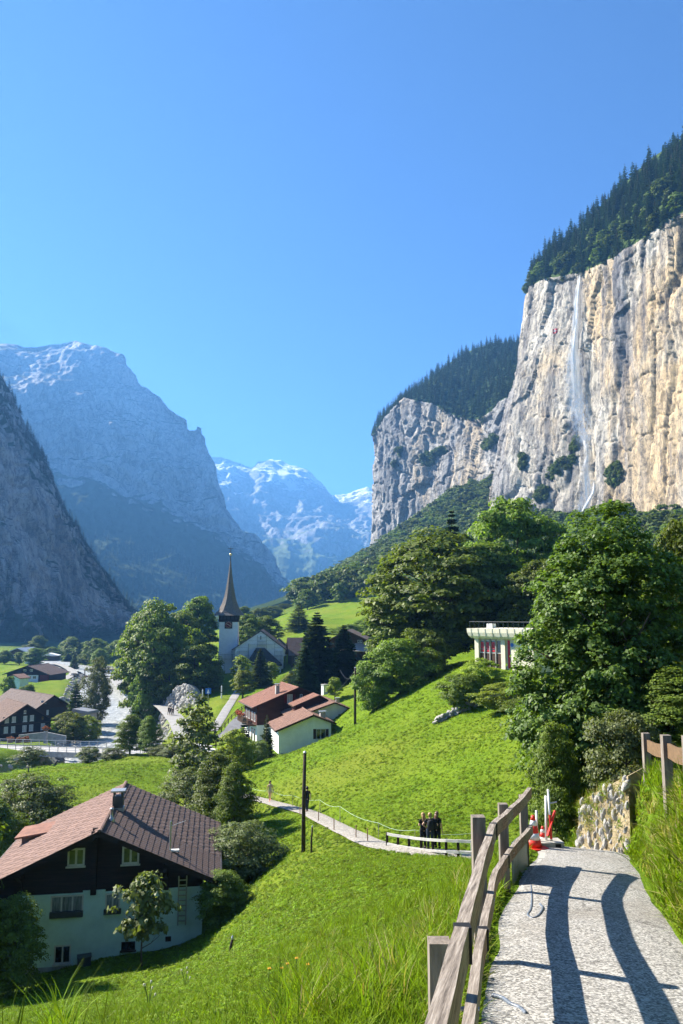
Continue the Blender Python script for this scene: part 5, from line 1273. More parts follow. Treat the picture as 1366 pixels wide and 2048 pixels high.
# ------------------------------------------------------------------ brown chalet behind the spruces, and its neighbour
def chalets_right():
    yaw = R(-6); f = Frame(at(700, 1385, 172), yaw)
    t = thing('chalet', 'large brown chalet with shingled canopy, half hidden by dark spruces', 'house', f.o, yaw)
    xl, z1 = f.hit(652, 1285); xa, za = f.hit(694, 1262); xr, zr = f.hit(742, 1284); _, zc = f.hit(700, 1300); _, z3 = f.hit(700, 1330)
    MB().prism([(xl,-6),(xr,-6),(xr,zr),(xa,za),(xl,z1)], 0, 12).build('wall', M_TIMBER_BR, t)
    for (x, z) in ((xl-1.2, z1-.6), (xr+1.2, zr-.6)):
        top, base = Vector((xa,-1.2,za+.25)), Vector((x,-1.2,z+.25)); q = [base, base+Vector((0,14,0)), top+Vector((0,14,0)), top]
        MB().add([*q, *[v-Vector((0,0,.22)) for v in q]], [(0,1,2,3),(7,6,5,4),(0,4,5,1),(1,5,6,2),(2,6,7,3),(3,7,4,0)]).build('roof', M_TILE_DK, t)
    def slab(x0, y0_, x1, y1_, yb, yf, m, nm):
        a, zt = f.hit(x0, y0_, yb); b, zb = f.hit(x1, y1_, yf)
        a2, _ = f.hit(x0, y1_, yf); q = [Vector((a2,yf,zb)), Vector((b,yf,zb)), Vector((b,yb,zt)), Vector((a,yb,zt))]
        r_ = MB().add([*q, *[v-Vector((0,0,.2)) for v in q]], [(0,1,2,3),(7,6,5,4),(0,4,5,1),(1,5,6,2),(2,6,7,3),(3,7,4,0)]).build(nm, m, t)
        return r_
    slab(680, 1286, 747, 1302, 0., -3., mat('weathered_tin', (.36,.31,.29), (.24,.20,.19), 2., .8, .3, stretch=(6,1,1)), 'canopy')
    slab(672, 1321, 742, 1330, -2., -4., M_TILE, 'canopy')
    for k in range(3):
        px = 700+k*14; a, zt = f.hit(px, 1307, -.01); b, zb = f.hit(px+8, 1318, -.01); window(t, a, zb, b, zt, nx=2, fw=.12, frame=M_TIMBER_BR, glass=M_GLASS)
    for (x0, y0_, x1, y1_) in ((715,1280,719,1285),(720.5,1280,724.5,1285)):
        a, zt = f.hit(x0, y0_); b, zb = f.hit(x1, y1_); window(t, a, zb, b, zt, nx=1, fw=.1, frame=M_FRAME)
    for px in (656, 684, 686, 722): 
        a, zt = f.hit(px, 1331, -3.8); MB().box((a-.2,-4.0,-5),(a+.2,-3.6,zt-.3)).build('post', M_CONC, t)
    a, zt = f.hit(655, 1346, -3.9); b, zb = f.hit(740, 1372, -3.9); MB().box((a,-3.9,zb-4),(b,-3.5,zt)).build('terrace_wall', M_CONC, t)
    # sunlit strip of wall by the spruce trunk, shaped as a capped white pillar
    o = thing('lit_wall_strip', 'bright sunlit strip of wall behind the dark spruce trunk', 'pillar', at(649, 1400, 140)-Vector((0,0,1)), .6)
    MB().box((-.45,-.4,0),(.45,.4,3.6)).build('pillar', M_WHITE, o); MB().box((-.52,-.47,3.6),(.52,.47,3.75)).build('cap', M_CONC, o)
    # brown-roofed house behind the spruces, left
    yaw = R(10); g = Frame(at(590, 1320, 225), yaw); o = thing('house', 'brown shingle roofed house between the church and the spruces', 'house', g.o, yaw)
    a, z1 = g.hit(583, 1276); b, z0 = g.hit(608, 1308); MB().box((a,0,-5),(b,9,z0)).build('wall', M_TIMBER_BR, o)
    q = [Vector((a-.8,-.8,z0-.3)), Vector((b+.8,-.8,z0-.3)), Vector((b+.8,4.5,z1)), Vector((a-.8,4.5,z1))]; q2 = [Vector((a-.8,9.8,z0-.3)), Vector((b+.8,9.8,z0-.3)), q[2], q[3]]
    for qq in (q, q2): MB().add([*qq, *[v-Vector((0,0,.2)) for v in qq]], [(0,1,2,3),(7,6,5,4),(0,4,5,1),(1,5,6,2),(2,6,7,3),(3,7,4,0)]).build('roof', M_TILE_DK, o)
    window(o, a+1, z0-2.2, a+2, z0-.9, nx=2, fw=.1)
chalets_right()

# ------------------------------------------------------------------ the pavilion with red blinds
def pavilion():
    yaw = R(-50); f = Frame(at(975, 1338, 88), yaw)
    t = thing('pavilion', 'cream pavilion with curved cornice and red blinds above the meadow', 'pavilion', f.o, yaw)
    xl, z0 = f.hit(951, 1331); xr, _ = f.hit(1009, 1331); _, z1 = f.hit(980, 1278); _, zc = f.hit(980, 1257); xe = xr+4
    W_ = xe
    MB().box((xl+.25,.25,-2.5),(xe-.3,5.5,z1)).build('core', M_CREAM, t)
    # cornice: quarter-round gutter all along
    prof = [(0,z1),(-.28,z1+.05),(-.5,z1+.3),(-.62,z1+.7),(-.65,zc)]
    vs, fs = [], []
    for (o_, z) in prof: vs += [(xl+o_-.0, o_, z), (xe-o_, o_, z), (xe-o_, 5.5-o_, z), (xl+o_, 5.5-o_, z)]
    for i in range(len(prof)-1):
        for k in range(4): fs.append((i*4+k, i*4+(k+1)%4, (i+1)*4+(k+1)%4, (i+1)*4+k))
    fs.append((0,1,2,3)); fs.append(tuple((len(prof)-1)*4+k for k in range(4)))
    co = MB().add(vs, fs).build('cornice', M_CREAM, t)
    for k in range(9):
        x = xl+(xe-xl)*k/8; MB().tube([(x+.0, o_-.02, z) for (o_, z) in prof[1:]], .02, 5).build('seam', M_CONC, co)
    # railing on the roof
    rl = MB().tube([(xl-.4,-.4,zc+.75),(xe+.4,-.4,zc+.75)], .035, 6).build('roof_rail', M_DARKMETAL, t)
    for k in range(14):
        x = xl-.4+(xe-xl+.8)*k/13; MB().tube([(x,-.4,zc-.02),(x,-.4,zc+.75)], .028, 5).build('rail_post', M_DARKMETAL, rl)
    MB().box((xl-.3,2.5,zc),(xl+.5,3.2,zc+.5)).build('roof_vent', M_WHITE, t)
    # window bays with red blinds, wooden panels below
    _, zp = f.hit(980, 1306.5); _, zs = f.hit(980, 1329)
    bays = [(958,967.5),(968.5,978),(979,989.5),(990.5,1001)]
    for i, (p0, p1) in enumerate(bays):
        a, _ = f.hit(p0, 1300); b, _ = f.hit(p1, 1300)
        w_ = window(t, a, zp, b, z1-.12, y=.25, nx=1, fw=.07, frame=M_FRAME, glass=M_GLASS, sill=False, proud=.06)
        if i < 3:
            bl = MB()
            for k in range(9):
                if k == 6: continue
                zz = zp+.15+(z1-.35-zp-.15)*(8-k)/9; bl.box((a+.14,.20,zz),(b-.14,.235,zz+(z1-.5-zp)/9*.86))
            bl.build('blind', M_REDSH, w_)
        MB().box((a+.02,.17,-.3),(b-.02,.248,zp-.03)).build('wood_panel', M_TIMBER_BR, t)
    for p in (953.5, 1006):
        a, _ = f.hit(p, 1300); MB().box((a-.28,-.02,-2),(a+.28,.249,z1-.002)).build('column', M_CREAM, t)
    for p in (968, 978.5, 990): 
        a, _ = f.hit(p, 1300); MB().box((a-.05,.08,-.3),(a+.05,.246,z1-.003)).build('mullion', M_CONC, t)
    MB().box((xl-.3,-.5,-2.6),(xr+.3,.2,-.3)).build('plinth', M_CREAM, t)
    a, _ = f.hit(1013, 1300); b, _ = f.hit(1017.5, 1300); MB().box((a,.20,.2),(b,.249,z1-.1)).build('red_door', M_REDSH, t)
    a, zz = f.hit(1021.5, 1290); MB().lathe([(.22,0),(.22,.04)], 14).build('blue_plaque', mat('blue_enamel', (.05,.15,.45), (.04,.12,.38), 4, .4), t, loc=(a,.249,zz), rot=(R(90),0,0))
pavilion()

# ------------------------------------------------------------------ left bank of the river: restaurant, barn, field house, far farm
def left_village():
    yaw = R(38); f = Frame(at(55, 1482, 176), yaw); xa, za = f.hit(51, 1409); xr, zr = f.hit(102, 1438); xl, zl = f.hit(-4, 1436)
    sl_ = (za-zr)/(xr-xa); w = 2*(xr-xa); f2 = Frame(f.M @ Vector((xa,0,0)), yaw); zr2 = zr
    t, sl, z_ = gable_house(f2, w, 14, zr, za-zr, 'restaurant', 'dark timber restaurant with white curtained windows beside the bridge', 'building', mat('old_brown_tile', (.17,.105,.08), (.10,.065,.05), 1.6, .85, .2, detail=6), M_TIMBER, 1.2, 1.3, 0., .45, .45, soffit=M_TIMBER_BR)
    def wp(x0, y0, x1, y1, **k):
        a, z1 = f2.hit(x0, y0); b, z0 = f2.hit(x1, y1); return window(t, a, z0, b, z1, **k)
    for (x0, y0) in [(10,1434.5),(24,1433.5),(46.5,1432),(60,1430.5)]:
        wp(x0, y0, x0+7.5, y0+11, nx=2, fw=.10, frame=M_WHITE, glass=M_CURTAIN); a, z1 = f2.hit(x0-3.6, y0); b, z0 = f2.hit(x0-.4, y0+11); shutter(t, a, z0, b, z1, M_GREENSH); a, z1 = f2.hit(x0+7.9, y0); b, z0 = f2.hit(x0+11, y0+11); shutter(t, a, z0, b, z1, M_GREENSH)
    for (x0, y0) in [(8,1454),(22.5,1453),(45,1451),(58.5,1449.5),(82,1447)]:
        wp(x0, y0, x0+7.5, y0+12, nx=2, fw=.10, frame=M_WHITE, glass=M_CURTAIN)
    wp(28.5, 1423, 33, 1428.5, nx=1, fw=.1, frame=M_TIMBER_BR); wp(48, 1421, 52, 1427, nx=1, fw=.1, frame=M_WHITE); wp(83, 1432, 87.5, 1440, nx=1, fw=.1, frame=M_BRSH)
    for py in (1449.5, 1468): 
        a, z = f2.hit(2, py+1.5); b, _ = f2.hit(98, py); MB().box((a,-.14,z-.12),(b,-.002,z+.12)).build('beam', M_TIMBER_BR, t)
    # barn behind
    yaw = R(46); f = Frame(at(100, 1432, 205), yaw); xa, za = f.hit(104, 1391); xr, zr = f.hit(131, 1408); f2 = Frame(f.M @ Vector((xa,0,0)), yaw)
    w = 2*(xr-xa)*1.15
    t, sl, z_ = gable_house(f2, w, 24, za-(za-zr)*1.15, (za-zr)*1.15, 'barn', 'long brown barn with dark tiled roof behind the restaurant', 'barn', M_TILE_DK, M_TIMBER_BR, 1.2, 1.4, 0., .5, .5)
    a, z1 = f2.hit(82, 1401); b, z0 = f2.hit(92, 1407); window(t, a, z0, b, z1, nx=3, fw=.12, frame=M_WHITE, glass=M_CURTAIN)
    a, z1 = f2.hit(99, 1416); b, z0 = f2.hit(128, 1432); MB().box((a,-.05,z0),(b,-.002,z1)).build('gateway', M_SLATE, t)
    a, z1 = f2.hit(93, 1420); b, z0 = f2.hit(97, 1430); MB().box((a,-.05,z0),(b,-.002,z1)).build('door', M_WHITE, t)
    # little stone hut by the river
    o = thing('shed', 'small grey roofed shed at the river edge', 'shed', at(170, 1438, 190), R(-20))
    MB().box((-2.2,-1.5,-1),(2.2,1.5,1.6)).build('wall', M_CONC, o); MB().prism([(-2.6,1.55),(2.6,1.55),(2.3,2.05),(-2.3,2.5)], -1.9, 1.9).build('roof', M_STEEL, o)
    # field house
    yaw = R(-8); f = Frame(at(62, 1364, 315), yaw); xa, za = f.hit(58, 1332); xr, zr = f.hit(98, 1348); xl, zl = f.hit(14, 1349); f2 = Frame(f.M @ Vector(((xl+xr)/2,0,0)), yaw); w = xr-xl
    t, sl, z_ = gable_house(f2, w, 14, zr, za-zr, 'farmhouse', 'wide dark farmhouse with white ground floor in the green field', 'house', M_TILE_DK, M_TIMBER, 1.2, 1.4, xa-(xl+xr)/2, .6, .6)
    a, z1 = f2.hit(44, 1350, -.1); b, z0 = f2.hit(76, 1363, -.1); MB().box((a,-.10,-1),(b,-.004,z1)).build('white_front', M_WHITE, t)
    for x0 in (46, 56, 66): 
        a, zt = f2.hit(x0, 1351.5, -.1); b, zb = f2.hit(x0+6, 1358, -.1); window(t, a, zb, b, zt, nx=2, fw=.15, frame=M_FRAME, y=-.1, sill=False)
    for x0 in (47, 60): 
        a, zt = f2.hit(x0, 1338.5); b, zb = f2.hit(x0+5.5, 1343); window(t, a, zb, b, zt, nx=2, fw=.15, frame=M_FRAME, y=0, sill=False)
    a, z1 = f2.hit(80, 1350); b, z0 = f2.hit(97, 1364); MB().box((a,-.05,-1),(b,-.003,z1)).build('red_front', M_REDDK, t)
    a, z1 = f2.hit(44, 1345.5, -.5); b, _ = f2.hit(63, 1346, -.5); MB().box((a,-1.2,z1-.25),(b,-.005,z1)).build('balcony', M_TIMBER_BR, t)
    # teal hut
    yaw = R(-25); f = Frame(at(29, 1370, 285), yaw); o = thing('hut', 'small mint green hut in front of the farmhouse', 'hut', f.o, yaw)
    a, z1 = f.hit(17, 1355); b, _ = f.hit(40, 1355); xa, za = f.hit(28, 1351)
    MB().prism([(a,-2),(b,-2),(b,z1),(xa,za),(a,z1)], 0, 4).build('wall', M_PLASTER_MINT, o)
    MB().prism([(a-.5,z1-.3),(xa,za+.15),(b+.5,z1-.3),(b+.5,z1-.05),(xa,za+.45),(a-.5,z1-.05)], -.6, 4.6).build('roof', M_TILE_BR, o)
    w0, zt = f.hit(26, 1356); w1, zb = f.hit(30, 1359); window(o, w0, zb, w1, zt, nx=1, fw=.1)
    # far farm
    yaw = R(-12); f = Frame(at(30, 1316, 470), yaw); xa, za = f.hit(37, 1297); xr, zr = f.hit(54, 1304); xl, zl = f.hit(8, 1308); 
    t = thing('farmhouse', 'far brown farmhouse with pale roof edge at the left', 'house', f.o, yaw)
    MB().prism([(xl,-4),(xr,-4),(xr,zr),(xa,za),(xl,zl)], 0, 14).build('wall', M_TIMBER_BR, t)
    for (x, z) in ((xl-1.5, zl-.6), (xr+1.5, zr-.6)):
        top, base = Vector((xa,-1.5,za+.4)), Vector((x,-1.5,z+.4)); q = [base, base+Vector((0,17,0)), top+Vector((0,17,0)), top]
        MB().add([*q, *[v-Vector((0,0,.4)) for v in q]], [(0,1,2,3),(7,6,5,4),(0,4,5,1),(1,5,6,2),(2,6,7,3),(3,7,4,0)]).build('roof', M_STEEL, t)
    a, z1 = f.hit(27, 1309); b, z0 = f.hit(31, 1313); window(t, a, z0, b, z1, nx=1, fw=.2, frame=M_WHITE)
    o = thing('chapel', 'tiny white gabled hut beside the far field edge', 'hut', at(55, 1327, 440), .3)
    MB().prism([(-1.6,-1),(1.6,-1),(1.6,2.4),(0,4),(-1.6,2.4)], 0, 4).build('wall', M_WHITE, o); MB().prism([(-2,2.2),(0,4.2),(2,2.2),(2,2.5),(0,4.5),(-2,2.5)], -.4, 4.4).build('roof', M_TILE_BR, o)
    o = thing('barn', 'low white roofed shed in front of the valley wood', 'barn', at(97, 1322, 470), .1)
    MB().box((-5,0,-1),(5,6,3)).build('wall', M_TIMBER_BR, o); MB().prism([(-5.6,2.9),(5.6,2.9),(5.6,3.3),(0,4.6),(-5.6,3.3)], -.6, 6.6).build('roof', M_WHITE, o)
    # covered footbridge over the river far off
    p = at(224, 1352, 345); o = thing('footbridge', 'small roofed wooden footbridge over the far river', 'bridge', p, R(12))
    MB().box((-12,0,-.4),(12,2.5,0)).build('deck', M_TIMBER_BR, o); MB().prism([(-12,2.6),(12,2.6),(12,2.9),(-12,2.9)], -.6, 3.1).build('roof', M_TILE_DK, o)
    for k in range(7):
        for y in (.1, 2.4): MB().box((-11.6+k*3.85-.1,y-.1,0),(-11.6+k*3.85+.1,y+.1,2.6)).build('post', M_TIMBER_BR, o)
left_village()
# ------------------------------------------------------------------ the road bridge
def bridge():
    A, B = Vector((-82,160.5,-26.1)), Vector((-33.5,139.6,-24.0)); d = (B-A); L = d.length; u = d.normalized(); side = Vector((-u.y, u.x, 0)).normalized()
    t = thing('bridge', 'concrete road bridge with grey steel railings over the river', 'bridge', (0,0,0))
    MB().bar(A-Vector((0,0,.42)), B-Vector((0,0,.42)), 6.0, .8).build('deck', M_CONC, t)
    MB().bar(A-Vector((0,0,.0))-side*2.9, B-side*2.9, .35, .25).build('kerb', M_CONC, t); MB().bar(A+side*2.9, B+side*2.9, .35, .25).build('kerb', M_CONC, t)
    n = 26
    for s in (-1, 1):
        r_ = MB()
        ro = MB().bar(A+side*s*2.9+Vector((0,0,1.15)), B+side*s*2.9+Vector((0,0,1.15)), .09, .09).build('handrail', M_STEEL, t)
        for zz in (.45, .8): MB().tube([A+side*s*2.9+Vector((0,0,zz)), B+side*s*2.9+Vector((0,0,zz))], .025, 5).build('rail', M_STEEL, ro)
        for k in range(n+1):
            p = A+d*(k/n)+side*s*2.9; MB().box((p.x-.05,p.y-.05,p.z+.1),(p.x+.05,p.y+.05,p.z+1.15)).build('rail_post', M_STEEL, ro)
    # stone abutment under the near edge
    M_STONE = mat('rough_stone', (.20,.18,.15), (.08,.075,.065), 1.3, .95, .1, bmp=.8, bdist=.2)
    for (k0, k1) in ((0.0, .42), (.86, 1.0)):
        a, b = A+d*k0, A+d*k1; MB().bar(a-Vector((0,0,4.2)), b-Vector((0,0,4.2)), 5.4, 6.7).build('abutment', M_STONE, t)
bridge()
rb_ = np.random.default_rng(12)
M_BOULDER = mat('pale_boulder', (.44,.42,.38), (.24,.23,.21), .7, .95, .1, bmp=.5, bdist=.1)
def rock_mesh(seed, flat=1.):
    bm = bmesh.new(); bmesh.ops.create_icosphere(bm, subdivisions=2, radius=1.)
    r = np.random.default_rng(seed); pl = [(Vector(r.normal(size=3)).normalized(), .45+.4*r.random()) for _ in range(9)]
    for v in bm.verts:
        for n, k in pl:
            q = v.co.dot(n)
            if q > k: v.co -= n*(q-k)*.9
        v.co.z *= flat
    me = bpy.data.meshes.new('rock'); bm.to_mesh(me); bm.free(); me.materials.append(M_BOULDER); return me
ROCKS = [rock_mesh(i) for i in range(4)]
def bank_rocks():
    P, S = [], []
    R_ = [Vector(p) for p in RIVER]
    for a, b in zip(R_[3:-2], R_[4:-1]):
        d = b-a; n = Vector((-d.y, d.x, 0)).normalized()
        for k in range(int(d.length*4.5)):
            t = rb_.random(); s = 1 if rb_.random() < .35 else -1; o = RIVER_W-1.2+rb_.random()*5.5; p = a+d*t+n*s*o
            P.append((p.x, p.y, max(RIVER_Z-.3, gz(p.x, p.y)))); S.append(.25+.75*rb_.random()**2)
    scatter('river_boulders', 'pale boulders lining both river banks', np.array(P), np.array(S), ROCKS, rb_, .5)
bank_rocks()
def embankment():
    """white dry-stone embankment above the riverside path"""
    t = thing('stone_embankment', 'bright white boulder embankment beside the riverside path', 'embankment', (0,0,0)); t.location = (0,0,0)
    c0, c1 = at(318, 1417, 193), at(392, 1430, 178)
    n = 0; r = np.random.default_rng(4); big = []
    for k in range(330):
        q = r.random(); hgt = r.random(); prof = math.sin(math.pi*min(1, (.06+q*.94)))**.55
        x = c0.x+(c1.x-c0.x)*q; y = c0.y+(c1.y-c0.y)*q; z0 = gz(x, y-1); z = z0+hgt*6.0*prof
        y2 = y+hgt*2.4*prof; s = .35+.30*r.random(); big.append(((x, y2, z), s))
    for k, (p, s) in enumerate(big[:290]): link('stone', ROCKS[k % 4], t, p, (r.random()*6, r.random()*6, r.random()*6), (s*1.2, s, s*.85))
    fill = MB(); m = 14; vs = []; fs = []
    for i in range(m):
        q = i/(m-1); prof = math.sin(math.pi*min(1, (.06+q*.94)))**.55; x = c0.x+(c1.x-c0.x)*q; y = c0.y+(c1.y-c0.y)*q; z0 = gz(x, y-1)
        vs += [(x,y+.2,z0-1.),(x,y+.2+2.4*prof,z0+6.0*prof),(x,y+9,z0+6.0*prof-.3)]
    for i in range(m-1):
        for j in range(2): fs.append((i*3+j,(i+1)*3+j,(i+1)*3+j+1,i*3+j+1))
    fill.add(vs, fs).build('earth', M_BOULDER, t)
embankment()

# ------------------------------------------------------------------ waterfall
def waterfall():
    m = bpy.data.materials.new('falling_water'); m.use_nodes = True; nt = m.node_tree; b = nt.nodes['Principled BSDF']
    b.inputs['Base Color'].default_value = (.90,.92,.94,1); b.inputs['Roughness'].default_value = .9; b.inputs['Specular IOR Level'].default_value = .1
    v = coords(nt, 'Object', (1,1,.05)); n = noise_node(nt, .5, 7, .75, v, .6); ae = nd(nt, 'ShaderNodeAttribute', attribute_name='edge')
    k = mth(nt, 'MULTIPLY', ramp(nt, n.outputs[0], [(.40,(0,0,0)),(.60,(1,1,1))]), ae.outputs['Fac'])
    nt.links.new(k, b.inputs['Alpha'])
    Q = NV[:, NT[0] < 1].reshape(-1,3); qx, qy = to_px(Q[:,0], Q[:,1], Q[:,2])
    def depth(px, py):
        i = np.argsort((qx-px)**2+(qy-py)**2)[:6]; return float(Q[i,1].min())
    def veil(line, dens, off, seed):
        r = np.random.default_rng(seed); vs, ed = [], []; m_ = 9
        L = []
        for (a, b_) in zip(line[:-1], line[1:]):
            for k in range(8): t = k/8; L.append(tuple(a[i]+(b_[i]-a[i])*t for i in range(3)))
        L.append(line[-1])
        dd = np.array([depth(p[0], p[1]) for p in L]); dd = np.minimum.accumulate(np.convolve(np.pad(dd, 6, 'edge'), np.ones(13)/13, 'valid'))-off
        for i, (px, py, w) in enumerate(L):
            for j in range(m_):
                s = 2*j/(m_-1)-1; p = at(px+s*w*.5+2*math.sin(i*.35+seed)*.5, py, dd[i]-(1-s*s)*2.0); vs.append(tuple(p))
                en = min(1, i/4, (len(L)-1-i)/6+.25); ed.append(min(1.4, dens*1.45*(1-abs(s)**1.6)*en))
        return mesh_np('water_veil', np.array(vs), grid_faces(len(L), m_), m, True, {'edge': ed})
    t = thing('waterfall', 'thin white waterfall streaming down the high limestone cliff', 'waterfall', (0,0,0))
    main = [(1160,545,8),(1158,580,15),(1153,640,20),(1149,700,26),(1150,760,34),(1156,810,40),(1163,850,34)]
    link('water_veil', veil(main, 1.0, 3., 1), t); link('water_veil', veil([(x+1, y, w*.55) for x, y, w in main], 1.1, 5., 2), t)
    link('spray', veil([(1150,690,26),(1150,740,52),(1157,800,66),(1166,850,60),(1174,900,46)], .75, 6., 3), t)
    link('cascade', veil([(1163,850,26),(1172,885,14),(1176,915,12),(1172,950,24),(1178,985,40),(1168,1020,30),(1158,1050,26)], .75, 3., 4), t)
    link('cascade', veil([(1192,960,8),(1186,985,9),(1175,1010,12),(1163,1035,14),(1152,1062,16)], 1.0, 3.5, 5), t)
    # red and white flag patch on the rock
    px, py = 1110, 662; Y = depth(px, py)-2.; p = at(px, py, Y); o = thing('flag', 'small red flag with white cross hung on the cliff face', 'flag', p, R(-35))
    s = 2.1; fl = MB()
    for k in range(6):
        for z in (0,): 
            x0, x1 = -s+2*s*k/6, -s+2*s*(k+1)/6; y0, y1 = .35*math.sin(k), .35*math.sin(k+1); fl.add([(x0,y0,-s),(x1,y1,-s),(x1,y1,s),(x0,y0,s),(x0,y0+.12,-s),(x1,y1+.12,-s),(x1,y1+.12,s),(x0,y0+.12,s)], [(0,1,2,3),(7,6,5,4),(0,3,7,4),(1,5,6,2),(3,2,6,7),(0,4,5,1)])
    fl.build('cloth', M_REDSH, o); MB().box((-1.3,-.55,-.35),(1.3,-.45,.35)).build('cross_bar', M_WHITE, o); MB().box((-.35,-.58,-1.3),(.35,-.46,1.3)).build('cross_bar', M_WHITE, o)
waterfall()

# ------------------------------------------------------------------ near wooden fence on the left of the walk
M_WEATH = mat('weathered_grey_wood', (.38,.335,.285), (.20,.175,.15), 5, .9, .15, stretch=(6,.6,6), bmp=.6, bdist=.006, detail=6)
M_FRESH = mat('brown_board_face', (.33,.20,.125), (.21,.135,.09), 4, .85, .15, stretch=(6,.6,6), bmp=.4, bdist=.004, detail=6)
M_POST = mat('weathered_post', (.27,.23,.19), (.13,.11,.09), 5, .92, .15, stretch=(5,5,.6), bmp=.7, bdist=.006, detail=6)
M_BLACK = mat('black_strap', (.02,.02,.02), (.012,.012,.012), 5, .6)
def rail_mesh(pts, th, hh, sag=0.):
    """a plank following points; narrow top, tall face"""
    vs, fs = [], []
    P = [Vector(p) for p in pts]
    for i, p in enumerate(P):
        d = (P[min(i+1,len(P)-1)]-P[max(i-1,0)]); d.z = 0; d.normalize(); n = Vector((-d.y, d.x, 0))
        j = .004*math.sin(i*1.7)
        vs += [p+n*(th/2+j), p-n*(th/2-j), p-n*(th/2-j)-Vector((0,0,hh)), p+n*(th/2+j)-Vector((0,0,hh))]
    for i in range(len(P)-1):
        for k in range(4): fs.append((i*4+k, i*4+(k+1)%4, (i+1)*4+(k+1)%4, (i+1)*4+k))
    fs += [(3,2,1,0), tuple((len(P)-1)*4+k for k in range(4))]
    return MB().add(vs, fs)
def wood_two(name):
    m, nt, b = new_mat(name); geo = nd(nt, 'ShaderNodeNewGeometry'); sx = nd(nt, 'ShaderNodeSeparateXYZ'); nt.links.new(geo.outputs['Normal'], sx.inputs[0])
    v0 = coords(nt, 'Object', (1,1,1), (0,0,R(13.5))); m1 = nd(nt, 'ShaderNodeMapping'); m1.inputs['Rotation'].default_value = (R(9.3),0,0); nt.links.new(v0, m1.inputs['Vector'])
    m2 = nd(nt, 'ShaderNodeMapping'); m2.inputs['Scale'].default_value = (14,.45,14); nt.links.new(m1.outputs[0], m2.inputs['Vector']); v = m2.outputs[0]; n = noise_node(nt, 5, 8, .75, v); n2 = noise_node(nt, 1.2, 3, .6, coords(nt))
    top = ramp(nt, n.outputs[0], [(.34,(.065,.052,.042)),(.5,(.24,.20,.16)),(.68,(.43,.38,.32))])
    face = ramp(nt, n.outputs[0], [(.36,(.12,.072,.045)),(.62,(.38,.235,.145))])
    face2 = ramp(nt, n.outputs[0], [(.36,(.13,.10,.065)),(.62,(.38,.315,.22))])
    face = mixc(nt, ramp(nt, n2.outputs[0], [(.42,(0,0,0)),(.60,(1,1,1))]), face, face2)
    nt.links.new(mixc(nt, ramp(nt, sx.outputs['Z'], [(.5,(0,0,0)),(.8,(1,1,1))]), face, top), b.inputs['Base Color'])
    b.inputs['Roughness'].default_value = .88; b.inputs['Specular IOR Level'].default_value = .2; bump(nt, b, n.outputs[0], .7, .006); return m
M_RAIL = wood_two('weathered_rail')
def near_fence():
    t = thing('wooden_fence', 'weathered two rail wooden fence along the left of the paved path', 'fence', (0,0,0))
    Ye = 12.2
    def top(Y): return path_z(Y)+1.0+.012*math.sin(Y*1.1)+.12*max(0, (Y-9.5)/2.7)**2
    def pts(Y0, Y1, off, n=10): return [(fence_x(Y), Y, top(Y)-off-.10*max(0, (Y-9.5)/2.7)**2*(off > 0)) for Y in np.linspace(Y0, Y1, n)]
    xx = fence_x
    for (a, b) in [(-.4,3.55),(3.56,7.9),(7.91,Ye)]: rail_mesh(pts(a, b, 0.), .06, .14).build('top_rail', M_RAIL, t)
    for (a, b) in [(-.4,5.6),(5.61,9.3),(9.31,Ye+.1)]: rail_mesh(pts(a, b, .46), .055, .13).build('lower_rail', M_RAIL, t)
    for Y in (3.55, 7.9):
        p = (xx(Y), Y, top(Y)); MB().box((p[0]-.036,p[1]-.03,p[2]-.145),(p[0]+.036,p[1]+.03,p[2]+.003)).build('strap', M_BLACK, t)
    for Y in (5.6, 9.3):
        p = (xx(Y), Y, top(Y)-.46); MB().box((p[0]-.034,p[1]-.03,p[2]-.135),(p[0]+.034,p[1]+.03,p[2]+.003)).build('strap', M_BLACK, t)
    for (px, pt, Y) in [(878,1880,4.2),(968,1632,6.9),(1014,1607,10.0),(1046,1590,12.1)]:
        a = at(px, pt, Y); x = min(a.x, xx(Y)-.09); z = a.z
        MB().box((x-.055,Y-.05,path_z(Y)-.75),(x+.055,Y+.05,z)).build('post', M_POST, t)
        for o_ in (0.07, .53):
            if top(Y)-o_ < z-.03: MB().tube([(x+.04,Y,top(Y)-o_),(xx(Y)+.036,Y,top(Y)-o_)], .010, 6).build('bolt', M_STEEL, t)
    # sheet-metal screen at the far end
    M_SCREEN = mat('grey_green_mesh_screen', (.16,.20,.19), (.11,.14,.135), 3, .5, .4, .3)
    scn = thing('screen_panel', 'grey green sheet metal screen at the end of the wooden fence', 'screen', (0,0,0))
    for (a, b) in ((10.5, 11.3), (11.3, 12.1)):
        rail_mesh([(xx(Y)-.05, Y, path_z(Y)+.52) for Y in (a, (a+b)/2, b)], .02, .8).build('panel', M_SCREEN, scn)
near_fence()
M_ORANGE = mat('orange_mark', (.75,.12,.02), (.65,.10,.02), 4, .6)

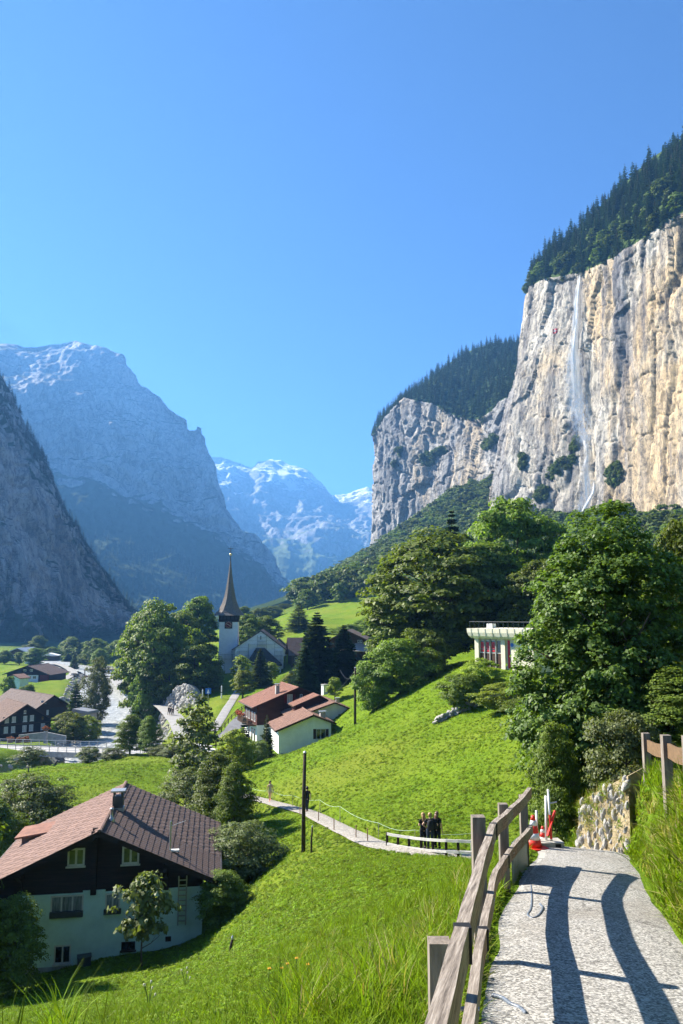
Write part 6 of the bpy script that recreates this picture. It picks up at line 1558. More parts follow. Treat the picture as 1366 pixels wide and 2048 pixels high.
def right_fence():
    t = thing('wooden_fence', 'brown two rail wooden fence on the grassy bank at the right', 'fence', (0,0,0))
    M_BR = mat('stained_brown_board', (.17,.105,.055), (.11,.07,.038), 4, .8, .2, stretch=(1,1,7), bmp=.4, bdist=.004)
    posts = [(1291,1466,1590,14.0),(1331,1470,1628,11.2),(1377,1472,1690,8.8),(1440,1475,1780,7.0)]
    tp = []
    for (px, p0, p1, Y) in posts:
        a, b = at(px, p0, Y), at(px, p1, Y); g = gz(a.x, Y); MB().box((a.x-.06,Y-.05,min(b.z, g)-.3),(a.x+.06,Y+.05,a.z)).build('post', M_POST, t); tp.append(a)
    for (o_, h, nm) in ((.10, .20, 'top_rail'), (.72, .17, 'lower_rail')):
        P = [p-Vector((0,.09,o_)) for p in tp]; P = [P[0]+(P[0]-P[1])*.04]+P[1:]
        for i in range(len(P)-1):
            q = [P[i]+(P[i+1]-P[i])*k/6-Vector((0,0,.035*math.sin(math.pi*k/6))) for k in range(7)]; rail_mesh(q, .035, h).build(nm, M_BR, t)
right_fence()

# ------------------------------------------------------------------ white fence and cord along the hillside path
def hill_fence():
    t = thing('white_fence', 'white painted rail fence on dark posts beside the hillside path', 'fence', (0,0,0))
    pxs = [(774,1664,1700,41.6),(796,1668,1707,41),(818,1671,1707,40.4),(842,1674,1706,39.6),(866,1676,1708,38.9),(892,1677,1710,38.2),(916,1678,1712,37.8),(944,1679,1720,37.4)]
    tops = [at(a, b, d) for a, b, c, d in pxs]
    for i, (px, p0, p1, Y) in enumerate(pxs):
        a = tops[i]; g = gz(a.x, Y); MB().box((a.x-.06,Y-.05,g-.3),(a.x+.06,Y+.05,a.z-.02)).build('post', M_WHITE if i == 7 else M_TIMBER, t)
    M_OLDW = mat('weathered_white_rail', (.58,.56,.51), (.40,.385,.35), 5, .8, stretch=(1,1,4))
    for (o_, h) in ((.0, .125), (.50, .115)):
        for i in range(len(tops)-1):
            a, b = tops[i]-Vector((0,.10,o_)), tops[i+1]-Vector((0,.10,o_)); rail_mesh([a, a*.5+b*.5-Vector((0,0,.01)), b], .05, h).build('top_rail' if o_ == 0 else 'lower_rail', M_OLDW, t)
    M_ROPE = mat('pale_green_cord', (.42,.55,.42), (.36,.47,.36), 9, .8)
    rp = thing('rope_fence', 'thin pale cord strung on stakes along the upper edge of the hillside path', 'rope fence', (0,0,0))
    S = [(488,1571,1592,78),(545,1582,1600,70),(585,1590,1612,64),(640,1600,1622,57.5),(680,1613,1640,51.5),(757,1646,1668,45),(830,1660,1690,42.2),(962,1664,1700,41)]
    tp = []
    for (px, p0, p1, Y) in S:
        a = at(px, p0, Y); g = gz(a.x, Y); MB().tube([(a.x,Y,g-.2),(a.x,Y,a.z)], .018, 6).build('stake', M_WEATH, rp); tp.append(a)
    for a, b in zip(tp[:-1], tp[1:]):
        MB().tube([a+(b-a)*k/6-Vector((0,0,.18*math.sin(math.pi*k/6))) for k in range(7)], .009, 5).build('cord', M_ROPE, rp)
    lo = thing('rope_fence', 'short orange topped stakes along the lower edge of the hillside path', 'rope fence', (0,0,0))
    for (px, py, Y) in [(600,1617,57.5),(637,1632,53),(668,1648,48.5),(712,1660,45),(735,1672,43.5)]:
        a = at(px, py, Y); g = gz(a.x, Y); MB().tube([(a.x,Y,g-.2),(a.x,Y,g+.75)], .03, 6).build('stake', M_FRESH, lo)
    M_POLE = mat('dark_creosote_pole', (.075,.055,.04), (.035,.027,.02), 4, .9, .15, stretch=(4,4,.4), bmp=.4)
    for (px, p0, p1, Y, rad, lb, nm) in [(608,1506,1706,45,.105,'tall dark wooden pole standing in the meadow below the path','utility_pole'),(710,1336,1452,99,.15,'wooden utility pole above the white house','utility_pole'),(623,1655,1712,43.5,.05,'thin dark stake beside the tall pole','stake'),(462,1878,1906,27,.05,'short grey stake in the grass right of the big house','stake')]:
        a = at(px, p0, Y); g = gz(a.x, Y); o = thing(nm, lb, 'pole' if 'pole' in nm else 'stake', (a.x, Y, g))
        MB().tube([(0,0,-.5),(.0,0,(a.z-g)*.5),(.05,0,a.z-g)], [rad*1.15, rad, rad*.85], 10).build('shaft', M_POLE, o, True)
        MB().lathe([(rad*1.0,0),(rad*.95,.05),(rad*.2,.12)], 10, (.05,0,a.z-g)).build('cap', M_STEEL, o)
        if px == 710:
            for k in (1, 2):
                b = at(640+40*(k == 2), 1395-55*(k == 2), 118); w = Vector((a.x, Y, a.z-.3-.5*(k-1)))
                wo = MB().tube([w+(b-w)*i/8-Vector((0,0,.9*math.sin(math.pi*i/8))) for i in range(9)], .02, 4).build('power_line', M_DARKMETAL, None); tag(wo, ('upper' if k == 1 else 'lower')+' thin dark wire running from the utility pole to the village', 'wire')
hill_fence()

# ------------------------------------------------------------------ stone walls
def low_wall():
    t = thing('dry_stone_wall', 'low dry stone wall crossing the upper meadow', 'wall', (0,0,0)); r = np.random.default_rng(8)
    a, b = at(872, 1437, 74), at(992, 1402, 76)
    for k in range(26):
        q = k/25; x = a.x+(b.x-a.x)*q; y = a.y+(b.y-a.y)*q
        for row in range(2):
            s = .30+.14*r.random(); link('stone', ROCKS[(k+row) % 4], t, (x+r.normal()*.05, y+r.normal()*.1, gz(x, y)+.12+row*.26), (r.random()*.5, r.random()*.5, r.random()*6), (s*1.2, s*.7, s*.6))
low_wall()
def bank_wall():
    t = thing('stone_wall', 'pale rough stone wall end holding the grassy bank beside the path', 'wall', (0,0,0)); r = np.random.default_rng(18)
    a, b, c_, d = at(1153, 1704, 15.75), at(1262, 1704, 14.1), at(1256, 1552, 14.3), at(1160, 1602, 15.75)
    back = Vector((1.2,1.6,0)); MB().add([a, b, c_, d, a+back, b+back, c_+back, d+back], [(3,2,1,0),(4,5,6,7),(0,1,5,4),(1,2,6,5),(2,3,7,6),(3,0,4,7)]).build('earth_core', mat('dry_earth', (.36,.29,.17), (.20,.155,.09), 3, .95, bmp=.6, bdist=.1), t)
    for row in range(15):
        for k in range(14):
            q = (k+.5*(row % 2)+.35*r.random())/14.; v = (row+.3*r.random())/15
            if q > 1 or r.random() < .30: continue
            p = (a*(1-q)+b*q)*(1-v)+(d*(1-q)+c_*q)*v; s = .035+.075*r.random()**1.6
            link('stone', ROCKS[(k+row) % 4], t, p+Vector((.02,.03,0)), (r.normal()*.25, r.normal()*.25, .75+r.normal()*.3), (s*1.1, s*.8, s*1.5))
bank_wall()
# concrete edge slabs on the left of the walk
M_SLAB = mat('pale_concrete_slab', (.44,.42,.37), (.34,.32,.28), 2.2, .9, .15, bmp=.3)
def slabs():
    t = thing('edge_slabs', 'row of pale concrete slabs along the left edge of the path', 'slabs', (0,0,0))
    for k in range(6):
        Y0, Y1 = 9.9+k*.74, 9.9+k*.74+.725; w0 = .34-.02*k
        P = []
        for Y in (Y0, Y1): P += [(fence_x(Y)+.06, Y, path_z(Y)), (fence_x(Y)+.06+w0+.03*math.sin(k*2), Y, path_z(Y))]
        vs = [Vector(P[0]), Vector(P[1]), Vector(P[3]), Vector(P[2])]; up = Vector((0,0,.012+.004*(k % 3)))
        MB().add([*[v-Vector((0,0,.06)) for v in vs], *[v+up for v in vs]], [(3,2,1,0),(4,5,6,7),(0,1,5,4),(1,2,6,5),(2,3,7,6),(3,0,4,7)]).build('slab', M_SLAB, t)
slabs()

# ------------------------------------------------------------------ cones, barrier, hoses
M_CRED = mat('cone_red', (.72,.035,.02), (.62,.03,.018), 6, .5, .4); M_CWHITE = mat('cone_white', (.80,.78,.74), (.68,.66,.62), 6, .5, .4)
def cone(loc, h, label, rz=0.):
    t = thing('traffic_cone', label, 'traffic cone', loc, rz); b = h*.36
    MB().box((-b,-b,0),(b,b,h*.055)).build('base', M_CRED, t)
    zs = [.055,.28,.48,.70,.86,1.]; rad = lambda z: h*(.27-.215*z)
    for i, (a, c) in enumerate(zip(zs[:-1], zs[1:])): MB().lathe([(rad(a), a*h),(rad(c), c*h)], 18).build('band', M_CWHITE if i in (1, 3) else M_CRED, t, True)
c = at(1068, 1697, 14.0); c.z = path_z(14.0)+.03
cone(c, .54, 'red and white traffic cone at the far end of the wooden fence', .2)
c = at(1086, 1690, 14.5); c.z = path_z(14.5)+.02
cone(c, .34, 'smaller red cone half hidden behind the striped cone', .9)
def barrier():
    p = at(1094, 1700, 14.2); p.z = path_z(14.2)+.02; t = thing('barrier', 'folded site barrier with upright red and white poles on a grey foot', 'barrier', p, .1)
    M_FOOT = mat('recycled_foot', (.42,.40,.34), (.30,.28,.24), 4, .8)
    MB().box((-.20,-.15,0),(.26,.15,.11)).build('foot', M_FOOT, t); MB().box((.1,-.155,.02),(.2,-.151,.09)).build('label_plate', M_BLACK, t)
    for (x, y, h, lean, w) in [(-.17,.0,.62,.0,.02),(.0,.02,.86,.02,.022),(.08,-.02,.98,-.03,.02)]:
        po = MB().tube([(x,y,.11),(x+lean,y,h)], w, 8).build('pole', M_CWHITE, t, True)
        if x > .05: MB().tube([(x+lean*.1,y,.14),(x+lean*.55,y,.55)], w*1.15, 8).build('red_sleeve', M_CRED, po)
    MB().bar((.0,-.05,.20),(.16,-.03,.62),.05,.02).build('strut', M_CRED, t); MB().tube([(.06,-.02,.74),(.2,-.02,.76)], .015, 6).build('hook', M_STEEL, t)
barrier()
M_HOSE = mat('blue_white_hose', (.15,.18,.23), (.07,.09,.12), 22, .45, .5); M_HOSE_DK = mat('dark_hose', (.03,.035,.045), (.02,.025,.03), 8, .5)
def hose(pts, rad, label, m, cat='hose'):
    P = [Vector((x, y, (path_z(y) if z is None else z)+rad+.004)) for x, y, z in pts]; Q = []
    for i in range(len(P)-1):
        a, b, c_, d = P[max(0,i-1)], P[i], P[i+1], P[min(len(P)-1,i+2)]
        for k in range(6):
            t = k/6; Q.append(.5*((2*b)+(-a+c_)*t+(2*a-5*b+4*c_-d)*t*t+(-a+3*b-3*c_+d)*t**3))
    Q.append(P[-1]); o = MB().tube(Q, rad, 8).build('hose', m, None, True); tag(o, label, cat)
def wp_(px, py):
    d = ray(px, py); t = -1.75/(d.z+.163*d.y); return (d.x*t, d.y*t, None)
hose([wp_(1062,1768), wp_(1064,1800), wp_(1062,1822), wp_(1056,1834), wp_(1066,1840), wp_(1078,1834), wp_(1086,1820), wp_(1080,1812)], .014, 'pale blue hose lying at the foot of the fence beside the slabs', M_HOSE)
hose([wp_(985,1996), wp_(1005,2002), wp_(1022,2014), wp_(1040,2022), wp_(1052,2034)], .015, 'crumpled pale blue hose across the bottom of the path', M_HOSE)

# ------------------------------------------------------------------ signs and street furniture
def small_street():
    p = at(416, 1412, 152); g = gz(p.x, p.y); z = at(416, 1380, 152).z
    t = thing('road_sign', 'blue square road sign on a pole at the road junction', 'sign', (p.x, p.y, g)); h = z-g
    MB().tube([(0,0,0),(0,0,h+.4)], .05, 8).build('pole', M_STEEL, t); m_b = mat('sign_blue', (.02,.13,.45), (.018,.12,.42), 4, .4)
    MB().box((-.55,-.07,h-.75),(.55,-.04,h+.35)).build('plate', m_b, t); MB().add([(-.3,-.08,h-.6),(.3,-.08,h-.6),(.0,-.08,h+.15),(-.3,-.072,h-.6),(.3,-.072,h-.6),(0,-.072,h+.15)], [(0,1,2),(5,4,3),(0,3,4,1),(1,4,5,2),(2,5,3,0)]).build('symbol', M_WHITE, t)
    for (px, py, Y, lb) in [(443,1400,178,'white marker post on the lawn, right one'),(405,1398,180,'white marker post on the lawn, left one')]:
        p = at(px, py, Y); g = gz(p.x, Y); o = thing('marker_post', lb, 'post', (p.x, Y, g)); MB().lathe([(.16,0),(.14,2.0),(.14,2.7),(.02,2.8)], 10).build('shaft', M_WHITE, o); MB().lathe([(.15,1.2),(.15,1.4)], 10).build('band', M_DARKMETAL, o)
    # fence along the footway
    t = thing('meadow_fence', 'wooden rail fence following the kerb of the church road', 'fence', (0,0,0)); P = []
    S = [Vector(p) for p in STREET[4:10]]
    for a, b in zip(S[:-1], S[1:]):
        n = max(2, int((b-a).length/2.6))
        for k in range(n):
            q = a+(b-a)*k/n; d = (b-a).normalized(); s = Vector((-d.y, d.x, 0)); P.append(q+s*2.9)
    for p in P:
        g = gz(p.x, p.y); p.z = g; MB().box((p.x-.07,p.y-.07,g-.2),(p.x+.07,p.y+.07,g+.95)).build('post', M_TIMBER_BR, t)
    for a, b in zip(P[:-1], P[1:]):
        for z in (.5, .85): MB().bar(a+Vector((0,0,z)), b+Vector((0,0,z)), .05, .10).build('rail', M_TIMBER_BR, t)
    # wooden fence with steps in front of the junction
    t = thing('plank_fence', 'low brown plank fence above the lower meadow by the road junction', 'fence', (0,0,0)); S = [at(px, py, Y) for px, py, Y in [(392,1488,117),(412,1487,118),(432,1484,119),(455,1480,120),(476,1476,121)]]
    for p in S: MB().box((p.x-.08,p.y-.08,p.z-1.3),(p.x+.08,p.y+.08,p.z+.2)).build('post', M_TIMBER_BR, t)
    for a, b in zip(S[:-1], S[1:]):
        for z in (-.45, .05): MB().bar(a+Vector((0,-.1,z)), b+Vector((0,-.1,z)), .05, .16).build('rail', M_TIMBER_BR, t)
    M_STEP = mat('pale_stone_step', (.58,.56,.52), (.44,.42,.39), 2, .9)
    t = thing('garden_steps', 'pale stone garden terraces descending beside the road junction', 'steps', (0,0,0))
    for k, (x0, y0, x1, y1, Y) in enumerate([(380,1489,422,1496,113),(386,1496,440,1503,110.5),(394,1503,448,1511,108),(404,1511,452,1518,105.5)]):
        a, b = at(x0, y0, Y), at(x1, y1, Y-1.2); MB().bar(a, b, .9, .45).build('step', M_STEP, t)
    # restaurant forecourt: tubs and wall
    M_TUB = mat('flower_tub', (.20,.12,.08), (.13,.08,.05), 5, .9); m_fl = mat('tub_flowers', (.55,.10,.05), (.10,.14,.03), 8, .8)
    for k, px in enumerate((21, 37, 54)):
        p = at(px, 1482, 158); p.z = at(px, 1485, 158).z; o = thing('flower_tub', ('left','middle','right')[k]+' of the three flower tubs on the bridge approach', 'flower tub', p, 0, 'flower tubs by the restaurant')
        MB().lathe([(.55,0),(.7,.6),(.65,.62)], 12).build('tub', M_TUB, o); fl = MB(); r = np.random.default_rng(k)
        for j in range(26): fl.ball((r.normal()*.3, r.normal()*.3, .7+abs(r.normal())*.2), .15, 5, 4)
        fl.build('flowers', m_fl, o)
    o = thing('glass_railing', 'grey sloping parapet wall in front of the restaurant', 'wall', (0,0,0)); a, b, c_ = at(37, 1470, 163), at(92, 1464, 163), at(132, 1472, 162)
    for u, v in ((a, b), (b, c_)): MB().add([u, v, v-Vector((0,0,1.6)), u-Vector((0,0,1.6)), u+Vector((0,.3,0)), v+Vector((0,.3,0)), v+Vector((0,.3,-1.6)), u+Vector((0,.3,-1.6))], [(3,2,1,0),(4,5,6,7),(0,1,5,4),(1,2,6,5),(2,3,7,6),(3,0,4,7)]).build('panel', M_CONC, o)
    p = at(91, 1476, 158); o = thing('pillar', 'stone pillar with a flower bowl at the restaurant corner', 'pillar', p); MB().box((-.3,-.3,-1),(.3,.3,1.4)).build('shaft', M_CONC, o); fl = MB(); r = np.random.default_rng(9)
    for j in range(30): fl.ball((r.normal()*.35, r.normal()*.35, 1.75+abs(r.normal())*.25), .2, 5, 4)
    MB().lathe([(.2,1.4),(.7,1.7),(.6,1.75)], 12).build('bowl', M_TUB, o); fl.build('flowers', m_fl, o)
    # riverside railing
    t = thing('bank_railing', 'thin dark posts along the river side of the riverside path', 'railing', (0,0,0))
    for i, (px, py, Y) in enumerate([(371,1464,143),(368,1458,147),(338,1428,172),(331,1421,180),(322,1416,187),(311,1411,195),(300,1408,205)]):
        p = at(px, py, Y); g = gz(p.x, Y); MB().box((p.x-.06,Y-.06,g-.2),(p.x+.06,Y+.06,g+1.1)).build('post', M_DARKMETAL, t)
    t = thing('log_rail', 'grey log rail along the far bend of the riverside path', 'railing', (0,0,0)); S = [at(px, py, Y) for px, py, Y in [(242,1386,262),(258,1389,250),(278,1393,236)]]
    for p in S: g = gz(p.x, p.y); p.z = g+.9; MB().box((p.x-.1,p.y-.1,g-.2),(p.x+.1,p.y+.1,g+.9)).build('post', M_WEATH, t)
    for a, b in zip(S[:-1], S[1:]): MB().bar(a, b, .2, .22).build('rail', M_WEATH, t)
small_street()
def car(px, py, Y, yaw, col, label):
    p = at(px, py, Y); p.z = gz(p.x, Y)+.1; t = thing('car', label, 'car', p, yaw); m = mat('car_paint_'+str(int(px)), col, tuple(x*.9 for x in col), 3, .3, .6)
    MB().prism([(-2.1,.35),(2.1,.35),(2.1,.85),(1.2,.95),(-1.9,1.0),(-2.1,.8)], -.85, .85).build('body', m, t); MB().prism([(-1.7,.98),(1.15,.95),(.5,1.5),(-1.2,1.5)], -.75, .75).build('cabin', M_GLASS, t); MB().box((-1.15,-.7,1.5),(.45,.7,1.54)).build('roof', m, t)
    for x in (-1.3, 1.3):
        for y in (-.87, .75):
            MB().lathe([(.33,0),(.33,.12)], 14).build('wheel', M_BLACK, t, loc=(x,y+.12,.33), rot=(R(90),0,0))
car(149, 1352, 352, R(70), (.03,.03,.035), 'dark car driving on the pale lane')
car(243, 1330, 430, R(10), (.70,.70,.70), 'white car parked beyond the river by the wood')
car(213, 1329, 440, R(10), (.35,.03,.03), 'red car parked beyond the river by the wood')
# ------------------------------------------------------------------ people
M_SKIN = mat('skin', (.58,.36,.26), (.50,.30,.21), 6, .6, .3); M_BLACKC = mat('black_cloth', (.018,.018,.022), (.012,.012,.014), 8, .9)
M_DENIM = mat('dark_denim', (.03,.04,.06), (.02,.028,.045), 8, .9); M_BEIGE = mat('beige_cloth', (.55,.47,.36), (.45,.38,.28), 8, .9); M_WHITEC = mat('white_cloth', (.7,.7,.68), (.6,.6,.58), 8, .9)
M_HAIR_D = mat('dark_hair', (.025,.015,.01), (.015,.01,.007), 20, .5, .4, stretch=(6,6,.6)); M_HAIR_B = mat('blond_hair', (.42,.26,.11), (.26,.15,.06), 20, .5, .4, stretch=(6,6,.6)); M_HAIR_BR = mat('brown_hair', (.16,.075,.035), (.09,.045,.02), 20, .5, .4, stretch=(6,6,.6))
M_PACK = mat('black_backpack', (.012,.012,.014), (.03,.03,.032), 7, .8)
def skin_body(name, J, E, root, parent, m, sub=2):
    """one continuous figure grown over a joint skeleton. J: name -> (pos, radius)"""
    names = list(J); me = bpy.data.meshes.new(name); me.from_pydata([J[n][0] for n in names], [(names.index(a), names.index(b)) for a, b in E], [])
    o = link(name, me, parent); sk = o.modifiers.new('skin', 'SKIN'); sk.use_smooth_shade = True
    for i, n in enumerate(names):
        r = J[n][1]; me.skin_vertices[0].data[i].radius = (r, r) if not isinstance(r, tuple) else r
        me.skin_vertices[0].data[i].use_root = (n == root)
    sd = o.modifiers.new('sub', 'SUBSURF'); sd.levels = sub; sd.render_levels = sub; me.materials.append(m); return o
def ring_loft(mb, rings, n=14):
    """rings: (cx,cy,z,rx,ry)"""
    vs, fs = [], []
    for (cx, cy_, z, rx, ry) in rings:
        for k in range(n): a = 2*math.pi*k/n; vs.append((cx+rx*math.cos(a), cy_+ry*math.sin(a), z))
    for i in range(len(rings)-1):
        for k in range(n): fs.append((i*n+k, i*n+(k+1)%n, (i+1)*n+(k+1)%n, (i+1)*n+k))
    fs.append(tuple(range(n))[::-1]); fs.append(tuple((len(rings)-1)*n+k for k in range(n))); return mb.add(vs, fs)
def person(loc, rz, label, h=1.68, top=M_BLACKC, bottom=M_BLACKC, hair=M_HAIR_D, long_hair=True, pose='stand', pack=False, dress=False, group=None, bare_legs=False, fine=True):
    """faces +Y in its own axes"""
    t = thing('person', label, 'person', loc, rz, group); s = h/1.70; t.scale = (s, s, s)
    st = .0 if pose != 'walk' else .20
    J = {'pel': ((0,0,.94),.115), 'wst': ((0,.0,1.08),.10), 'chs': ((0,.0,1.27),.125), 'nkb': ((0,-.01,1.42),.07), 'nk': ((0,.0,1.49),.05), 'hd': ((0,.02,1.57),.075), 'hd2': ((0,.025,1.64),.082)}
    E = [('pel','wst'),('wst','chs'),('chs','nkb'),('nkb','nk'),('nk','hd'),('hd','hd2')]
    for sd, sg in (('l',-1),('r',1)):
        f = st*sg
        J.update({'hip'+sd: ((.09*sg,0,.88),.095), 'kn'+sd: ((.10*sg,f*.6+.02,.49),.058), 'an'+sd: ((.105*sg,f-(.10 if (pose == 'walk' and sg < 0) else 0),.085+(.05 if (pose == 'walk' and sg < 0) else 0)),.038), 'to'+sd: ((.115*sg,f+.12,.035),.036)})
        E += [('pel','hip'+sd),('hip'+sd,'kn'+sd),('kn'+sd,'an'+sd),('an'+sd,'to'+sd)]
        J['sh'+sd] = ((.17*sg,-.01,1.38),.06); E.append(('chs','sh'+sd))
        if pose == 'hips' or (pose == 'hip_r' and sg > 0) or (pose == 'hip_l' and sg < 0): el, wr, hn = (.38*sg,-.06,1.17), (.24*sg,.05,1.04), (.19*sg,.10,1.00)
        elif pose == 'front': el, wr, hn = (.22*sg,.02,1.12), (.12*sg,.20,1.13), (.07*sg,.27,1.15)
        else: el, wr, hn = (.24*sg,-.03-f*.3,1.11), (.25*sg,.04-f*.7,.88), (.25*sg,.06-f*.8,.79)
        J['el'+sd] = (el,.042); J['wr'+sd] = (wr,.030); J['hn'+sd] = (hn,(.030,.020)); E += [('sh'+sd,'el'+sd),('el'+sd,'wr'+sd),('wr'+sd,'hn'+sd)]
        if fine:
            d = (Vector(hn)-Vector(wr)).normalized(); sx = d.orthogonal().normalized()
            for q in range(5):
                off = sx*(q-2)*.016; L = (.055,.075,.08,.075,.06)[q]; p1 = Vector(hn)+d*.03+off; p2 = p1+d*L*.55+Vector((0,.012,0)); 
                if q == 0: p1 = Vector(hn)+sx*-.03; p2 = p1+d*.03-sx*.03
                J['f%d%s' % (q, sd)] = (tuple(p1), .010); J['g%d%s' % (q, sd)] = (tuple(p2), .008); E += [('hn'+sd,'f%d%s' % (q, sd)),('f%d%s' % (q, sd),'g%d%s' % (q, sd))]
    body = skin_body('body', J, E, 'pel', t, M_SKIN, 1 if not fine else 2)
    # face
    if fine:
        fc = MB(); fc.ball((0,.118,1.585), .016, 6, 5, (1,1.1,1.6)); fc.build('nose', M_SKIN, t, True)
        ey = MB(); ey.ball((-.032,.103,1.612), .011, 6, 5); ey.ball((.032,.103,1.612), .011, 6, 5); ey.build('eyes', M_SLATE, t, True)
        MB().ball((0,.106,1.548), .02, 6, 4, (1.1,.4,.35)).build('mouth', M_REDDK, t, True)
        for sg in (-1, 1): MB().ball((.088*sg,.01,1.60), .022, 6, 5, (.5,.9,1.4)).build('ear', M_SKIN, t, True)
    # clothing follows the body
    if dress:
        ring_loft(MB(), [(0,0,.70,.19,.15),(0,0,.90,.175,.14),(0,0,1.05,.135,.115),(0,0,1.22,.155,.125),(0,0,1.34,.165,.115),(0,0,1.42,.11,.085),(0,-.005,1.445,.07,.06)]).build('dress', top, t, True)
    else:
        ring_loft(MB(), [(0,0,.90,.175,.135),(0,0,.98,.172,.135),(0,0,1.08,.15,.125),(0,0,1.24,.17,.135),(0,0,1.36,.185,.12),(0,0,1.42,.12,.09),(0,-.005,1.455,.068,.06)]).build('shirt', top, t, True)
        tr = MB()
        for sg, sd in ((-1,'l'),(1,'r')):
            a, k, n_ = J['hip'+sd][0], J['kn'+sd][0], J['an'+sd][0]
            tr.tube([Vector(a)+Vector((0,0,.07)), a, k, Vector(n_)+Vector((0,0,.03))], [.115,.108,.075,.055], 10)
        tr.build('trousers', bottom, t, True)
    for sg, sd in ((-1,'l'),(1,'r')):
        a, e = Vector(J['sh'+sd][0]), Vector(J['el'+sd][0])
        if not dress: MB().tube([a-Vector((.04*sg,0,0)), a, a+(e-a)*.55], [.075,.072,.055], 10).build('sleeve', top, t, True)
        n_ = Vector(J['an'+sd][0]); ring_loft(MB(), [(n_.x,n_.y+.05,n_.z-.085+.0,.048,.125),(n_.x,n_.y+.05,n_.z-.045,.05,.125),(n_.x,n_.y+.02,n_.z-.005,.045,.07)], 10).build('shoe', M_BLACKC if not dress else M_ORANGE, t, True)
    hr = MB(); ring_loft(hr, [(0,-.045,1.535,.078,.055),(0,-.03,1.60,.103,.085),(0,-.018,1.66,.105,.098),(0,-.005,1.715,.08,.085),(0,0,1.745,.03,.035)], 14)
    if long_hair: ring_loft(hr, [(0,-.115,1.18,.045,.02),(0,-.125,1.28,.10,.038),(0,-.105,1.42,.115,.05),(0,-.075,1.54,.105,.06),(0,-.05,1.64,.095,.06)], 12)
    hr.build('hair', hair, t, True)
    if pack:
        p = ring_loft(MB(), [(0,-.21,.98,.12,.08),(0,-.23,1.02,.155,.11),(0,-.235,1.2,.16,.115),(0,-.22,1.36,.145,.095),(0,-.20,1.43,.09,.06)], 14)
        b = p.build('backpack', M_PACK, None, True); b.location = loc; b.rotation_euler = (0,0,rz); b.scale = (s,s,s); tag(b, 'black backpack worn by '+pack, 'backpack')
        for sg in (-1, 1): MB().tube([(.09*sg,-.16,1.40),(.10*sg,-.02,1.465),(.10*sg,.125,1.34),(.11*sg,.10,1.14),(.12*sg,-.1,1.04)], .018, 6).build('strap', M_PACK, b)
    return t
def on_trail(px, py, Y):
    p = at(px, py, Y); d, zz, _ = poly_dist(np.array([p.x]), np.array([Y]), TRAIL); return Vector((p.x, Y, float(zz[0])+.05))
person(on_trail(847,1703,39.9), R(25), 'leftmost of three women in black, light brown long hair, by the white fence', 1.66, hair=M_HAIR_B, pose='front')
person(on_trail(861,1704,39.5), R(-4), 'middle of three women in black, hand on hip with backpack, by the white fence', 1.68, hair=M_HAIR_B, long_hair=False, pose='hips', bottom=M_DENIM, pack='the middle of the three women')
person(on_trail(875,1704,39.7), R(-35), 'rightmost of three women in black, brown hair and backpack, by the white fence', 1.68, hair=M_HAIR_BR, pose='hip_l', pack='the rightmost of the three women')
person(on_trail(540,1603,69.3), R(-160), 'woman in a short beige dress walking on the hillside path', 1.66, top=M_BEIGE, hair=M_HAIR_D, pose='walk', dress=True)
person(on_trail(614,1621,59), R(20), 'person in dark clothes walking on the path behind the tall pole', 1.72, hair=M_HAIR_D, long_hair=False, pose='walk', bottom=M_DENIM)
def on_bank(px, Y):
    p = at(px, 1440, Y); d, zz, _ = poly_dist(np.array([p.x]), np.array([Y]), BANKWALK); return Vector((p.x, Y, float(zz[0])+.06))
for (px, Y, lb, b) in [(337,172,'left of three walkers in dark clothes on the riverside path',M_BLACKC),(341,171,'middle of three walkers in dark clothes on the riverside path',M_DENIM),(345.5,170,'right of three walkers on the riverside path, tallest of them',M_BLACKC),
                      (321,196,'walker in black beside the white stone embankment',M_BLACKC),(327,195,'walker in shorts beside the white stone embankment',M_BEIGE),(271,246,'left of two distant walkers at the river bend',M_DENIM),(275.5,245,'right of two distant walkers at the river bend',M_BLACKC),(243,275,'most distant walker on the riverside path',M_BLACKC)]:
    person(on_bank(px, Y), R(170), lb, 1.74, bottom=b, pose='walk', fine=False, hair=M_HAIR_D)
# ------------------------------------------------------------------ meadow grass, weeds, tall stems (ground cover)
M_GRASS = leaf_mat('grass_blade', (.065,.110,.006), (.165,.235,.014), .45, .08)
M_WEED = leaf_mat('weed_leaf', (.068,.120,.008), (.175,.245,.018), .40, .10)
M_DRY = leaf_mat('dry_grass', (.16,.15,.045), (.36,.31,.13), .35, .15)
def blades(seed, n, h, spread_, w, bend, mat_, segs=2):
    r = np.random.default_rng(seed); V, F, A = [], [], []
    for k in range(n):
        a = r.random()*6.283; rr_ = spread_*math.sqrt(r.random()); b = np.array([math.cos(a)*rr_, math.sin(a)*rr_, 0.]); a2 = r.random()*6.283
        d = np.array([math.cos(a2), math.sin(a2), 0.]); s = np.array([-d[1], d[0], 0.]); H = h*(.5+.6*r.random()); be = bend*(.3+r.random()); ww = w*(.7+.6*r.random()); v = r.random()
        i0 = len(V); 
        for q in range(segs+1):
            t = q/segs; p = b+d*be*H*t*t+np.array([0,0,H*(t-.25*be*t*t)-.03]); wd = ww*(1-t)**.7*.5 if q < segs else .0
            if q < segs: V += [p-s*wd, p+s*wd]
            else: V += [p, p]
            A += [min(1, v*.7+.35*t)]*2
        for q in range(segs): F.append((i0+2*q, i0+2*q+1, i0+2*q+3, i0+2*q+2))
    return mesh_np('tuft', np.array(V), np.array(F), mat_, False, {'v': A})
